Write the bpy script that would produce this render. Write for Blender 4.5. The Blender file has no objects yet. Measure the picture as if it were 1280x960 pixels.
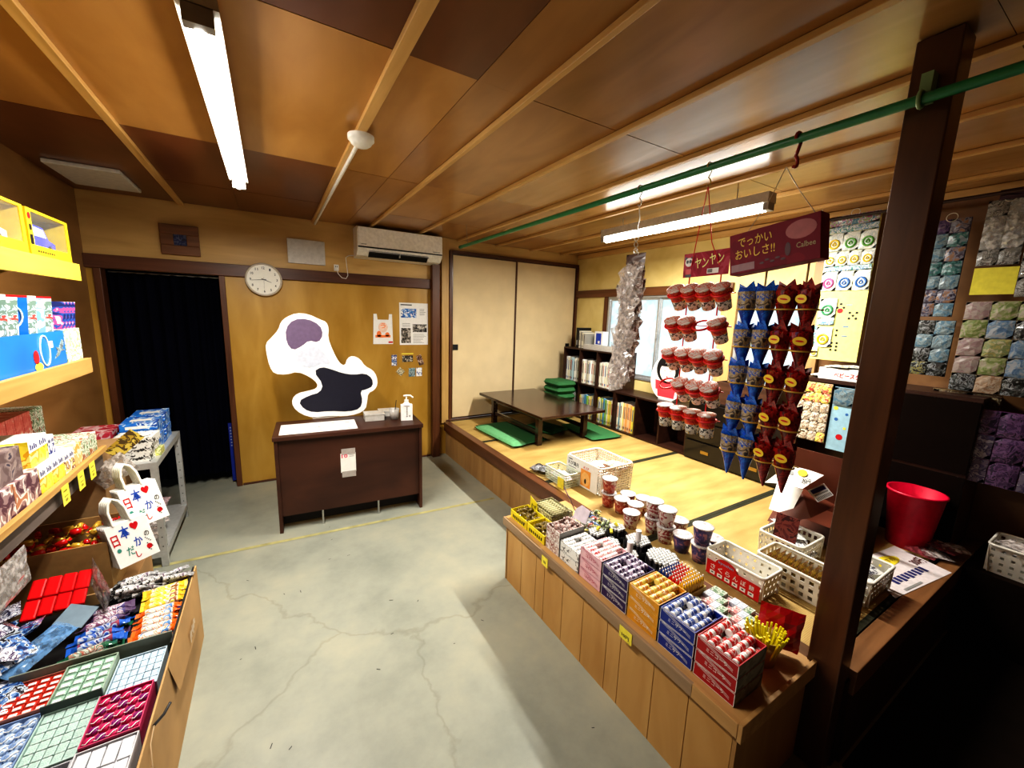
import bpy, math, random
from mathutils import Vector, Matrix, Euler
random.seed(7)
S = bpy.context.scene
COL = S.collection
PI = math.pi

# ------------------------------------------------------------------ materials
MATS = {}
def _new(name):
    m = bpy.data.materials.new(name); m.use_nodes = True
    nt = m.node_tree
    b = nt.nodes.get('Principled BSDF')
    return m, nt, b
def _coords(nt, scale=(1, 1, 1), rot=(0, 0, 0)):
    tc = nt.nodes.new('ShaderNodeTexCoord'); mp = nt.nodes.new('ShaderNodeMapping')
    mp.inputs['Scale'].default_value = scale; mp.inputs['Rotation'].default_value = rot
    nt.links.new(tc.outputs['Object'], mp.inputs['Vector'])
    return mp.outputs['Vector']
def _ramp(nt, stops, const=False):
    r = nt.nodes.new('ShaderNodeValToRGB'); cr = r.color_ramp
    if const: cr.interpolation = 'CONSTANT'
    while len(cr.elements) < len(stops): cr.elements.new(0.5)
    for e, (p, c) in zip(cr.elements, stops):
        e.position = p; e.color = (*c, 1)
    return r
def _bump(nt, b, src, strength, dist=0.002):
    bp = nt.nodes.new('ShaderNodeBump'); bp.inputs['Strength'].default_value = strength; bp.inputs['Distance'].default_value = dist
    nt.links.new(src, bp.inputs['Height']); nt.links.new(bp.outputs['Normal'], b.inputs['Normal'])
def plain(name, c, rough=0.5, metal=0, coat=0, bump=0, bscale=40, alpha=1, trans=0, vary=0.08):
    if name in MATS: return MATS[name]
    m, nt, b = _new(name)
    b.inputs['Roughness'].default_value = rough; b.inputs['Metallic'].default_value = metal
    b.inputs['Coat Weight'].default_value = coat
    n = nt.nodes.new('ShaderNodeTexNoise'); n.inputs['Scale'].default_value = bscale; n.inputs['Detail'].default_value = 3
    nt.links.new(_coords(nt), n.inputs['Vector'])
    r = _ramp(nt, [(0.3, tuple(x * (1 - vary) for x in c)), (0.7, tuple(min(1, x * (1 + vary)) for x in c))])
    nt.links.new(n.outputs['Fac'], r.inputs['Fac']); nt.links.new(r.outputs['Color'], b.inputs['Base Color'])
    if bump: _bump(nt, b, n.outputs['Fac'], bump)
    if alpha < 1: b.inputs['Alpha'].default_value = alpha
    if trans: b.inputs['Transmission Weight'].default_value = trans
    MATS[name] = m; return m
def wood(name, c1, c2, axis=0, rough=0.45, fine=16, big=1.0, coat=0, bump=0.15):
    if name in MATS: return MATS[name]
    m, nt, b = _new(name)
    b.inputs['Roughness'].default_value = rough; b.inputs['Coat Weight'].default_value = coat; b.inputs['Coat Roughness'].default_value = 0.2
    sc = [fine, fine, fine]; sc[axis] = 1.2
    n = nt.nodes.new('ShaderNodeTexNoise'); n.inputs['Scale'].default_value = 1.5 * big; n.inputs['Detail'].default_value = 7; n.inputs['Distortion'].default_value = 0.6
    nt.links.new(_coords(nt, tuple(sc)), n.inputs['Vector'])
    n2 = nt.nodes.new('ShaderNodeTexNoise'); n2.inputs['Scale'].default_value = 1.3; n2.inputs['Detail'].default_value = 3
    nt.links.new(_coords(nt), n2.inputs['Vector'])
    mx = nt.nodes.new('ShaderNodeMath'); mx.operation = 'MULTIPLY_ADD'; mx.inputs[1].default_value = 0.6
    nt.links.new(n.outputs['Fac'], mx.inputs[0])
    m2 = nt.nodes.new('ShaderNodeMath'); m2.operation = 'MULTIPLY'; m2.inputs[1].default_value = 0.4
    nt.links.new(n2.outputs['Fac'], m2.inputs[0]); nt.links.new(m2.outputs[0], mx.inputs[2])
    r = _ramp(nt, [(0.36, c1), (0.62, c2)])
    nt.links.new(mx.outputs[0], r.inputs['Fac']); nt.links.new(r.outputs['Color'], b.inputs['Base Color'])
    if bump: _bump(nt, b, n.outputs['Fac'], bump, 0.001)
    MATS[name] = m; return m
def printed(name, cols, scale=60, rough=0.4, stretch=(1, 1, 1), bump=0, coat=0.0):
    """Printed packaging: random flat patches of a few inks."""
    if name in MATS: return MATS[name]
    m, nt, b = _new(name)
    b.inputs['Roughness'].default_value = rough; b.inputs['Coat Weight'].default_value = coat
    v = nt.nodes.new('ShaderNodeTexNoise'); v.inputs['Scale'].default_value = scale; v.inputs['Detail'].default_value = 2.5; v.inputs['Distortion'].default_value = 1.2
    nt.links.new(_coords(nt, stretch), v.inputs['Vector'])
    k = len(cols)
    r = _ramp(nt, [(0.0 if i == 0 else 0.34 + 0.32 * i / k, c) for i, c in enumerate(cols)], True)
    nt.links.new(v.outputs['Fac'], r.inputs['Fac']); nt.links.new(r.outputs['Color'], b.inputs['Base Color'])
    if bump: _bump(nt, b, v.outputs['Fac'], bump)
    MATS[name] = m; return m
def emit(name, c, s):
    m = bpy.data.materials.new(name); m.use_nodes = True; nt = m.node_tree; nt.nodes.clear()
    e = nt.nodes.new('ShaderNodeEmission'); e.inputs[0].default_value = (*c, 1); e.inputs[1].default_value = s
    o = nt.nodes.new('ShaderNodeOutputMaterial'); nt.links.new(e.outputs[0], o.inputs[0]); return m
def film(name, c, alpha=0.35, rough=0.12):
    if name in MATS: return MATS[name]
    m, nt, b = _new(name)
    b.inputs['Base Color'].default_value = (*c, 1); b.inputs['Roughness'].default_value = rough; b.inputs['Coat Weight'].default_value = 0.6
    n = nt.nodes.new('ShaderNodeTexNoise'); n.inputs['Scale'].default_value = 45; n.inputs['Detail'].default_value = 3
    nt.links.new(_coords(nt), n.inputs['Vector'])
    r = _ramp(nt, [(0.42, (alpha * 0.45,) * 3), (0.62, (min(1, alpha * 1.7),) * 3)])
    nt.links.new(n.outputs['Fac'], r.inputs['Fac']); nt.links.new(r.outputs['Color'], b.inputs['Alpha'])
    _bump(nt, b, n.outputs['Fac'], 0.6, 0.004)
    MATS[name] = m; return m

WHITE = plain('white_plastic', (.80, .79, .75), .35)
PAPER = plain('white_paper', (.82, .81, .78), .6, vary=.03)
BLACK = plain('black_ink', (.012, .012, .014), .4)
NAVY = plain('navy', (.02, .03, .10), .5)
RED = plain('red_ink', (.55, .012, .02), .4)
YEL = plain('yellow_card', (.85, .74, .08), .5)
GREY = plain('grey', (.30, .30, .29), .5)
STEEL = plain('steel', (.6, .6, .6), .3, metal=1)
DARKW = wood('dark_stained_wood', (.030, .012, .008), (.085, .032, .018), 0, .38, coat=.2)
DARKWY = wood('dark_stained_wood_y', (.022, .009, .006), (.060, .024, .014), 1, .4)
DARKWZ = wood('dark_stained_wood_z', (.035, .013, .007), (.11, .042, .018), 2, .35, coat=.3)
KRAFT = plain('kraft_card', (.42, .26, .12), .75, vary=.12, bscale=8)

# ------------------------------------------------------------------ mesh builder
_TXT = {}
def text_geo(s):
    if s in _TXT: return _TXT[s]
    cu = bpy.data.curves.new('t', 'FONT'); cu.body = s; cu.size = 1; cu.align_x = 'CENTER'; cu.align_y = 'CENTER'; cu.resolution_u = 2; cu.offset = 0.012
    o = bpy.data.objects.new('t', cu); COL.objects.link(o)
    dg = bpy.context.evaluated_depsgraph_get()
    me = o.evaluated_get(dg).to_mesh()
    vs = [tuple(v.co) for v in me.vertices]; fs = [tuple(p.vertices) for p in me.polygons]
    o.evaluated_get(dg).to_mesh_clear()
    bpy.data.objects.remove(o); bpy.data.curves.remove(cu)
    if vs:
        xs = [v[0] for v in vs]; ys = [v[1] for v in vs]
        cx, cy = (min(xs) + max(xs)) / 2, (min(ys) + max(ys)) / 2
        w, h = max(xs) - min(xs), max(ys) - min(ys)
        vs = [((v[0] - cx) / w, (v[1] - cy) / h, 0) for v in vs]
        # outward winding +z
        _TXT[s] = (vs, fs, w, h)
    else: _TXT[s] = ([], [], 1, 1)
    return _TXT[s]

def frame(o, x, y):
    x = Vector(x).normalized(); y = Vector(y).normalized(); z = x.cross(y)
    m = Matrix((x, y, z)).transposed().to_4x4(); m.translation = Vector(o); return m
WEST = lambda o: frame(o, (0, -1, 0), (0, 0, 1))     # faces -x (towards the aisle)
SOUTH = lambda o: frame(o, (1, 0, 0), (0, 0, 1))     # faces -y (towards the shop entrance)
EAST = lambda o: frame(o, (0, 1, 0), (0, 0, 1))      # faces +x
UP = lambda o, a=0: Matrix.Translation(o) @ Matrix.Rotation(a, 4, 'Z')

class MB:
    def __init__(s, mat=None):
        s.v = []; s.f = []; s.fm = []; s.sm = []; s.mats = []; s.T = Matrix.Identity(4); s.cur = 0
        if mat: s.m(mat)
    def m(s, mat):
        if mat not in s.mats: s.mats.append(mat)
        s.cur = s.mats.index(mat); return s
    def at(s, T): s.T = T; return s
    def add(s, vs, fs, smooth=False):
        k = len(s.v)
        s.v += [tuple(s.T @ Vector(v)) for v in vs]
        for f in fs: s.f.append(tuple(i + k for i in f)); s.fm.append(s.cur); s.sm.append(smooth)
        return s
    def box(s, x0, y0, z0, x1, y1, z1):
        return s.add([(x0, y0, z0), (x1, y0, z0), (x1, y1, z0), (x0, y1, z0), (x0, y0, z1), (x1, y0, z1), (x1, y1, z1), (x0, y1, z1)],
                     [(0, 3, 2, 1), (4, 5, 6, 7), (0, 1, 5, 4), (1, 2, 6, 5), (2, 3, 7, 6), (3, 0, 4, 7)])
    def cb(s, c, d):
        return s.box(c[0] - d[0] / 2, c[1] - d[1] / 2, c[2] - d[2] / 2, c[0] + d[0] / 2, c[1] + d[1] / 2, c[2] + d[2] / 2)
    def quad(s, a, b, c, d): return s.add([a, b, c, d], [(0, 1, 2, 3)])
    def rect(s, F, u0, v0, u1, v1, off=0.0008):
        o = s.T; s.T = o @ F
        s.add([(u0, v0, off), (u1, v0, off), (u1, v1, off), (u0, v1, off)], [(0, 1, 2, 3)]); s.T = o; return s
    def ell(s, F, u, v, ru, rv, off=0.001, n=20):
        o = s.T; s.T = o @ F
        s.add([(u + ru * math.cos(2 * PI * i / n), v + rv * math.sin(2 * PI * i / n), off) for i in range(n)], [tuple(range(n))]); s.T = o; return s
    def text(s, F, t, u, v, w, h, off=0.0016):
        vs, fs, _, _ = text_geo(t)
        o = s.T; s.T = o @ F
        s.add([(u + a * w, v + b * h, off) for a, b, _ in vs], fs); s.T = o; return s
    def cyl(s, p0, p1, r0, r1=None, n=14, cap=True, smooth=True):
        r1 = r0 if r1 is None else r1
        p0, p1 = Vector(p0), Vector(p1); d = (p1 - p0).normalized()
        a = d.orthogonal().normalized(); b = d.cross(a)
        vs = [tuple(p + (a * math.cos(2 * PI * i / n) + b * math.sin(2 * PI * i / n)) * r) for p, r in ((p0, r0), (p1, r1)) for i in range(n)]
        s.add(vs, [(i, (i + 1) % n, n + (i + 1) % n, n + i) for i in range(n)], smooth)
        if cap:
            s.add(vs[:n], [tuple(reversed(range(n)))]); s.add(vs[n:], [tuple(range(n))])
        return s
    def lathe(s, prof, n=20, ell=1.0):
        vs = []
        for r, z in prof: vs += [(r * math.cos(2 * PI * i / n), r * ell * math.sin(2 * PI * i / n), z) for i in range(n)]
        fs = [(j * n + i, j * n + (i + 1) % n, (j + 1) * n + (i + 1) % n, (j + 1) * n + i) for j in range(len(prof) - 1) for i in range(n)]
        return s.add(vs, fs, True)
    def tube(s, pts, r, n=8, closed=False):
        pts = [Vector(p) for p in pts]; vs = []; L = len(pts); a = None
        for i, p in enumerate(pts):
            q0 = pts[(i - 1) % L] if (closed or i) else p; q1 = pts[(i + 1) % L] if (closed or i < L - 1) else p
            d = (q1 - q0).normalized()
            a = d.orthogonal().normalized() if a is None else (a - d * a.dot(d)).normalized()
            b = d.cross(a)
            vs += [tuple(p + (a * math.cos(2 * PI * k / n) + b * math.sin(2 * PI * k / n)) * r) for k in range(n)]
        m = L if closed else L - 1
        s.add(vs, [(i * n + k, i * n + (k + 1) % n, ((i + 1) % L) * n + (k + 1) % n, ((i + 1) % L) * n + k) for i in range(m) for k in range(n)], True)
        if not closed: s.add(vs[:n], [tuple(reversed(range(n)))]); s.add(vs[-n:], [tuple(range(n))])
        return s
    def ring(s, c, R, r, n=20, axis='z', ell=1.0):
        pts = []
        for i in range(n):
            t = 2 * PI * i / n; x, y = R * math.cos(t), R * ell * math.sin(t)
            pts.append(Vector(c) + Vector((x, y, 0) if axis == 'z' else (0, x, y) if axis == 'x' else (x, 0, y)))
        return s.tube(pts, r, 6, True)
    def prism(s, poly, F, t):
        o = s.T; s.T = o @ F; n = len(poly)
        s.add([(x, y, t) for x, y in poly], [tuple(range(n))]); s.add([(x, y, 0) for x, y in poly], [tuple(reversed(range(n)))])
        s.add([(x, y, 0) for x, y in poly] + [(x, y, t) for x, y in poly], [(i, (i + 1) % n, n + (i + 1) % n, n + i) for i in range(n)])
        s.T = o; return s
    def tray(s, x0, y0, z0, x1, y1, z1, t=.004):
        """an open box with thin walls"""
        s.box(x0, y0, z0, x1, y1, z0 + t)
        s.box(x0, y0, z0 + t, x0 + t, y1, z1); s.box(x1 - t, y0, z0 + t, x1, y1, z1)
        s.box(x0 + t, y0, z0 + t, x1 - t, y0 + t, z1); s.box(x0 + t, y1 - t, z0 + t, x1 - t, y1, z1); return s
    def crumple(s, F, w, h, d, rnd, n=6, m=8):
        """a puffed, creased plastic bag lying in the frame's plane"""
        o = s.T; s.T = o @ F; vs = []
        for side in (1, -1):
            for j in range(m + 1):
                for i in range(n + 1):
                    u, v = i / n, j / m
                    e = max(0, math.sin(PI * u)) ** .6 * max(0, math.sin(PI * v)) ** .6
                    z = side * (d / 2 * e * (.6 + .8 * rnd.random())) 
                    vs.append(((u - .5) * w + rnd.uniform(-.02, .02) * w, (v - .5) * h + rnd.uniform(-.015, .015) * h, z))
        k = (n + 1) * (m + 1); fs = []
        for j in range(m):
            for i in range(n):
                a = j * (n + 1) + i; fs.append((a, a + 1, a + n + 2, a + n + 1)); fs.append((k + a, k + a + n + 1, k + a + n + 2, k + a + 1))
        s.add(vs, fs, False); s.T = o; return s
    def mesh(s, name):
        me = bpy.data.meshes.new(name); me.from_pydata(s.v, [], s.f)
        for m in s.mats: me.materials.append(m)
        me.polygons.foreach_set('material_index', s.fm); me.polygons.foreach_set('use_smooth', s.sm); me.update()
        return me
    def build(s, name, parent=None, world=False, bevel=0, label=None):
        me = s.mesh(name)
        o = bpy.data.objects.new(name, me); COL.objects.link(o)
        if parent is not None:
            o.parent = parent
            if world: me.transform(parent.matrix_basis.inverted())
        if bevel:
            b = o.modifiers.new('bevel', 'BEVEL'); b.width = bevel; b.segments = 2; b.limit_method = 'ANGLE'
        if label: o['label'] = label
        return o

def tag(o, label=None, cat=None, group=None, kind=None):
    if label: o['label'] = label
    if cat: o['category'] = cat
    if group: o['group'] = group
    if kind: o['kind'] = kind
    return o
def thing(name, label, cat, loc=(0, 0, 0), rot=(0, 0, 0), group=None):
    o = bpy.data.objects.new(name, None); o.empty_display_size = .05; COL.objects.link(o)
    o.location = loc; o.rotation_euler = rot
    o.matrix_basis  # settle
    return tag(o, label, cat, group)
def solo(name, mb, label, cat, loc=(0, 0, 0), rot=(0, 0, 0), group=None, bevel=0):
    o = mb.build(name, bevel=bevel); o.location = loc; o.rotation_euler = rot
    return tag(o, label, cat, group)
def dup(root, loc, rot=None, label=None, group=None, scale=None):
    r = root.copy(); COL.objects.link(r); r.location = loc
    if rot is not None: r.rotation_euler = rot
    if scale: r.scale = scale
    if label: r['label'] = label
    if group: r['group'] = group
    for ch in list(root.children):
        c = ch.copy(); COL.objects.link(c); c.parent = r
        for g in list(ch.children):
            d = g.copy(); COL.objects.link(d); d.parent = c
    return r
def struct(name, mb, parent=None, bevel=0):
    o = mb.build(name, parent, bevel=bevel)
    if parent is None: o['kind'] = 'structure'
    return o

# ------------------------------------------------------------------ camera
cam = bpy.data.cameras.new('camera'); co = bpy.data.objects.new('camera', cam); COL.objects.link(co)
YAW, PIT, ROL = math.radians(31.186), math.radians(9.675), math.radians(1.813)
f = Vector((math.sin(YAW) * math.cos(PIT), math.cos(YAW) * math.cos(PIT), -math.sin(PIT)))
r0 = Vector((math.cos(YAW), -math.sin(YAW), 0)); u0 = r0.cross(f)
r = r0 * math.cos(ROL) + u0 * math.sin(ROL); u = -r0 * math.sin(ROL) + u0 * math.cos(ROL)
M = Matrix((r, u, -f)).transposed().to_4x4(); M.translation = (0, 0, 1.55)
co.matrix_world = M
cam.sensor_width = 36; cam.lens = 36 * 498.59 / 1280; cam.clip_start = .02
S.camera = co
FPX = 498.59
def on(px, py, ax, val):
    d = f + r * ((px - 640) / FPX) - u * ((py - 480) / FPX); C = Vector((0, 0, 1.55))
    return C + d * ((val - C[ax]) / d[ax])

XL, XR, YB, YF, ZC = -1.10, 3.37, 4.06, -1.8, 2.32
ZT = .38        # tatami
ZS = .395       # stall top

# ------------------------------------------------------------------ room shell
def floor_mat():
    m, nt, b = _new('painted_concrete')
    b.inputs['Roughness'].default_value = .42
    n = nt.nodes.new('ShaderNodeTexNoise'); n.inputs['Scale'].default_value = 1.6; n.inputs['Detail'].default_value = 8; n.inputs['Roughness'].default_value = .65
    nt.links.new(_coords(nt), n.inputs['Vector'])
    r_ = _ramp(nt, [(.32, (.25, .265, .225)), (.5, (.33, .34, .285)), (.7, (.415, .405, .315))])
    nt.links.new(n.outputs['Fac'], r_.inputs['Fac'])
    v = nt.nodes.new('ShaderNodeTexVoronoi'); v.feature = 'DISTANCE_TO_EDGE'; v.inputs['Scale'].default_value = .38
    n3 = nt.nodes.new('ShaderNodeTexNoise'); n3.inputs['Scale'].default_value = 5; n3.inputs['Detail'].default_value = 5
    nt.links.new(_coords(nt), n3.inputs['Vector'])
    ad = nt.nodes.new('ShaderNodeVectorMath'); ad.operation = 'MULTIPLY_ADD'; ad.inputs[1].default_value = (.25, .25, 0)
    nt.links.new(n3.outputs['Color'], ad.inputs[0]); nt.links.new(_coords(nt), ad.inputs[2]); nt.links.new(ad.outputs[0], v.inputs['Vector'])
    cr = _ramp(nt, [(0.0, (.86, .85, .82)), (.0025, (1, 1, 1))])
    nt.links.new(v.outputs['Distance'], cr.inputs['Fac'])
    mx = nt.nodes.new('ShaderNodeMix'); mx.data_type = 'RGBA'; mx.blend_type = 'MULTIPLY'; mx.inputs[0].default_value = 1
    nt.links.new(r_.outputs['Color'], mx.inputs[6]); nt.links.new(cr.outputs['Color'], mx.inputs[7])
    nt.links.new(mx.outputs[2], b.inputs['Base Color'])
    _bump(nt, b, n.outputs['Fac'], .25, .002)
    return m
fl = MB(floor_mat()); fl.box(XL - .1, YF, -.1, XR + .1, 5.2, 0)
fl.m(plain('yellowed_floor_joint', (.40, .37, .18), .6, vary=.25, bscale=12)).quad((-1.1, 2.945, .0015), (1.56, 2.80, .0015), (1.56, 2.83, .0015), (-1.1, 2.975, .0015))
fl.m(BLACK)
for i in range(26):
    x, y, a = random.uniform(-.25, 1.0), random.uniform(.8, 3.4), random.uniform(0, PI); d = random.uniform(.003, .011)
    fl.at(UP((x, y, .0012), a)).quad((-d, -.0015, 0), (d, -.0015, 0), (d, .0015, 0), (-d, .0015, 0))
fl.at(Matrix.Identity(4)); struct('floor', fl)
w = MB(plain('floor_shade_paint', (.020, .013, .008), .8, vary=.3, bscale=4)); w.box(1.66, YF, .0003, XR - .001, .38, .004); struct('floor_shade_slab', w)  # thin slab added; its near-black colour paints shade onto the floor

PLYW = wood('golden_plywood_wall', (.40, .225, .030), (.54, .335, .075), 2, .4, fine=4, coat=.15)
PLYU = wood('plywood_frieze', (.48, .30, .10), (.66, .45, .18), 0, .45, fine=5)
PLYR = wood('cream_plywood', (.66, .52, .20), (.78, .65, .30), 0, .5, fine=3)
PLYB = wood('brown_plywood', (.17, .085, .034), (.27, .145, .062), 0, .4, fine=4)
RAIL = wood('brown_rail', (.075, .028, .014), (.15, .06, .028), 0, .4)
RAILY = wood('brown_rail_y', (.10, .042, .018), (.20, .085, .036), 1, .4)
JAMB = wood('brown_jamb', (.085, .032, .014), (.17, .068, .028), 2, .4)
LPOST = wood('light_post', (.48, .30, .10), (.62, .42, .17), 2, .45)

w = MB(PLYW)
w.box(XL - .1, YB, 0, -1.04, YB + .1, 1.80)
w.box(-.30, YB, 0, 1.66, YB + .1, 1.80)
w.m(PLYU).box(XL - .1, YB, 1.80, 1.66, YB + .1, ZC + .05).box(1.66, YB, 2.19, XR + .1, YB + .1, ZC + .05)
w.box(1.66, YB, 0, XR + .1, YB + .1, .36)
struct('wall_back', w)
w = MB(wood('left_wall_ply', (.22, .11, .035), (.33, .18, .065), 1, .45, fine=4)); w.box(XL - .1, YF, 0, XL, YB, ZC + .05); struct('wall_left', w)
w = MB(PLYR)
WY0, WY1, WZ0, WZ1 = 2.08, 3.46, .92, 1.80       # window_1
VY0, VY1 = 1.42, 1.94                            # window_2
w.box(XR, VY0, 0, XR + .1, YB, WZ0)
w.box(XR, VY0, WZ1, XR + .1, YB, ZC + .05)
w.box(XR, WY1, WZ0, XR + .1, YB, WZ1).box(XR, VY1, WZ0, XR + .1, WY0, WZ1)
w.m(PLYB).box(XR, YF, 0, XR + .1, VY0, ZC + .05)
struct('wall_right', w)
w = MB(PLYB); w.box(XL - .1, YF - .1, 0, XR + .1, YF, ZC + .05); struct('wall_front', w)

# ceiling panels of varnished plywood
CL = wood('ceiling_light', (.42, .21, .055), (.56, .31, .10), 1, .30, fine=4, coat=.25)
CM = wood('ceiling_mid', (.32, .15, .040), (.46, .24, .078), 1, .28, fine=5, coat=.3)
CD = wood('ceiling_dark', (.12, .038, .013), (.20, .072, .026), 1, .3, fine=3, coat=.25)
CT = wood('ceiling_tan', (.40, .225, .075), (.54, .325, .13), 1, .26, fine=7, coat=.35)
c = MB(CL)
cols = [(XL - .1, -.53), (-.53, -.16), (-.16, .38), (.38, .64), (.64, .83), (.83, 1.29), (1.29, 1.74), (1.74, 2.2), (2.2, 2.65), (2.65, XR + .1)]
rows = [(YF - .1, .35), (.35, 1.34), (1.34, 2.52), (2.52, 3.4), (3.4, YB + .1)]
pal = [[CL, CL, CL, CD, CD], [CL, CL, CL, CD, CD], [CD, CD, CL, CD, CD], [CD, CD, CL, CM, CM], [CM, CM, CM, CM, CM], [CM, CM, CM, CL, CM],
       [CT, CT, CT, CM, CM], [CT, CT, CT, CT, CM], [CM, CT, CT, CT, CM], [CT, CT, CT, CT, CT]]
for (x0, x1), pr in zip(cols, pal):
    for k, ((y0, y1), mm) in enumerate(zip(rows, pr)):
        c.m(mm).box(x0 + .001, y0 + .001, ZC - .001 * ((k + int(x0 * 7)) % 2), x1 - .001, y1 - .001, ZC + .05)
c.m(CD).box(XL - .1, YF - .1, ZC + .05, XR + .1, YB + .1, ZC + .09)
struct('ceiling', c)
BAT = wood('batten_wood', (.55, .33, .11), (.72, .48, .20), 1, .4)
n = 1
for x, wd in ((-.53, .035), (.38, .04), (.83, .022), (1.29, .028), (1.74, .028), (2.2, .028), (2.65, .028), (3.1, .028)):
    b = MB(BAT); b.box(x - wd / 2, YF, ZC - .022, x + wd / 2, YB - .001, ZC - .0012); struct('trim_%d' % n, b, bevel=.002); n += 1
def trim(mat, *bx):
    global n
    b = MB(mat); b.box(*bx); o = struct('trim_%d' % n, b, bevel=.003); n += 1; return o
trim(BAT, XR - .03, YF, ZC - .055, XR - .001, YB - .03, ZC - .003)            # cornice over the right wall
trim(RAIL, XL, YB - .03, 1.797, 1.435, YB - .001, 1.892)                      # rail over door and plywood
trim(RAILY, XR - .03, 2.0, 1.80, XR - .001, YB - .03, 1.885)                  # rail over windows
trim(JAMB, -1.06, YB - .02, 0, -1.02, YB + .09, 1.797)
trim(JAMB, -.335, YB - .02, 0, -.295, YB + .09, 1.797)
trim(JAMB, 1.435, YB - .07, 0, 1.515, YB - .001, ZC - .002)                   # dark post by the air conditioner
trim(LPOST, 1.55, YB - .03, .36, 1.63, YB - .001, ZC - .002)
trim(JAMB, 1.635, YB - .035, .385, 1.665, YB + .05, 2.20)
trim(RAIL, 1.665, YB - .035, 2.175, XR - .001, YB + .05, 2.205)
trim(JAMB, XR - .03, YB - .04, .385, XR - .001, YB - .001, 2.175)
trim(JAMB, XR - .02, 3.47, .86, XR - .001, 3.52, 1.80)
trim(wood('window_post', (.45, .28, .11), (.6, .4, .18), 2), XR - .035, VY1 + .005, .86, XR - .001, WY0 - .005, 1.798)
trim(wood('window_post2', (.40, .24, .10), (.55, .35, .16), 2), XR - .035, VY0 - .10, .40, XR - .001, VY0 - .005, 1.99)
o = trim(RAIL, -.29, YB - .012, 0, 1.43, YB - .001, .018); o.name = 'baseboard_back'
# windows
ALU = plain('aluminium_sash', (.55, .57, .58), .35, metal=.6)
def pane_mat():
    m = bpy.data.materials.new('frosted_pane'); m.use_nodes = True; nt = m.node_tree; nt.nodes.clear()
    t = nt.nodes.new('ShaderNodeBsdfTranslucent'); t.inputs[0].default_value = (.85, .9, .9, 1)
    g = nt.nodes.new('ShaderNodeBsdfGlossy'); g.inputs['Roughness'].default_value = .25
    x = nt.nodes.new('ShaderNodeMixShader'); x.inputs[0].default_value = .06
    nn = nt.nodes.new('ShaderNodeTexNoise'); nn.inputs['Scale'].default_value = 9; nt.links.new(_coords(nt), nn.inputs['Vector'])
    rr = _ramp(nt, [(.4, (.62, .80, .84)), (.6, (.84, .90, .90))]); nt.links.new(nn.outputs['Fac'], rr.inputs['Fac']); nt.links.new(rr.outputs['Color'], t.inputs[0])
    o_ = nt.nodes.new('ShaderNodeOutputMaterial'); nt.links.new(t.outputs[0], x.inputs[1]); nt.links.new(g.outputs[0], x.inputs[2]); nt.links.new(x.outputs[0], o_.inputs[0]); return m
PANE = pane_mat()
def window(i, y0, y1, splits):
    b = MB(ALU); t = .022
    b.box(XR - .012, y0, WZ0, XR + .05, y0 + t, WZ1).box(XR - .012, y1 - t, WZ0, XR + .05, y1, WZ1)
    b.box(XR - .012, y0 + t, WZ0, XR + .05, y1 - t, WZ0 + t).box(XR - .012, y0 + t, WZ1 - t, XR + .05, y1 - t, WZ1)
    root = struct('window_%d' % i, b)
    ys = [y0 + t] + splits + [y1 - t]
    for k in range(len(ys) - 1):
        sx = XR + (.004 if k % 2 else .024); a, e = ys[k], ys[k + 1]
        q = MB(ALU); s_ = .022
        q.box(sx, a, WZ0 + t, sx + .016, a + s_, WZ1 - t).box(sx, e - s_, WZ0 + t, sx + .016, e, WZ1 - t)
        q.box(sx, a + s_, WZ0 + t, sx + .016, e - s_, WZ0 + t + .03).box(sx, a + s_, WZ1 - t - .022, sx + .016, e - s_, WZ1 - t)
        sa = struct('sash', q, root)
        p = MB(PANE); p.quad((sx + .008, a + s_, WZ0 + t + .03), (sx + .008, a + s_, WZ1 - t - .022), (sx + .008, e - s_, WZ1 - t - .022), (sx + .008, e - s_, WZ0 + t + .03))
        struct('pane', p, sa)
    if len(ys) > 2:
        l = MB(GREY); l.box(XR - .008, ys[1] - .012, 1.36, XR + .004, ys[1] + .012, 1.42); struct('latch', l, root)
window(1, WY0, WY1, [2.755]); window(2, VY0, VY1, [])

# dark room behind the doorway
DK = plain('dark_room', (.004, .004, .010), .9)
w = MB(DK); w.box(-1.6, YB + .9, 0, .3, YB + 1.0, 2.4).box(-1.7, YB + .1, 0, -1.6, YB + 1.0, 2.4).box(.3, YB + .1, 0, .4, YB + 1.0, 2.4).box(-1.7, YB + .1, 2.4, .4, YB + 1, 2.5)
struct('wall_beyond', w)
cu = MB(plain('navy_curtain_cloth', (.0014, .0018, .009), .85, vary=.3, bscale=5))
vs = []; N = 60
for j, z in enumerate((.10, .9, 1.78)):
    for i in range(N + 1):
        x = -1.015 + .67 * i / N; vs.append((x, YB + .14 + .018 * math.sin(i * .9) + .006 * math.sin(i * 2.3), z))
cu.add(vs, [(j * (N + 1) + i, j * (N + 1) + i + 1, (j + 1) * (N + 1) + i + 1, (j + 1) * (N + 1) + i) for j in range(2) for i in range(N)], True)
t_ = thing('door_curtain', 'dark navy curtain hanging in the open doorway', 'curtain', (-.68, YB + .14, .10)); cu.build('cloth', t_, True)
q = MB(STEEL); q.cyl((-1.02, YB + .14, 1.785), (-.335, YB + .14, 1.785), .006); q.build('curtain_rod', t_, True)
st = MB(plain('bright_blue_strip', (.01, .03, .30), .6)); st.box(-.372, YB + .095, .02, -.34, YB + .099, .55)
st.m(plain('pale_lettering', (.3, .35, .5), .6))
for k in range(7): st.box(-.362, YB + .0935, .34 + k * .027, -.351, YB + .0945, .352 + k * .027)
solo('banner_strip', st, 'narrow bright blue strip beside the doorway jamb', 'banner')

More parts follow.
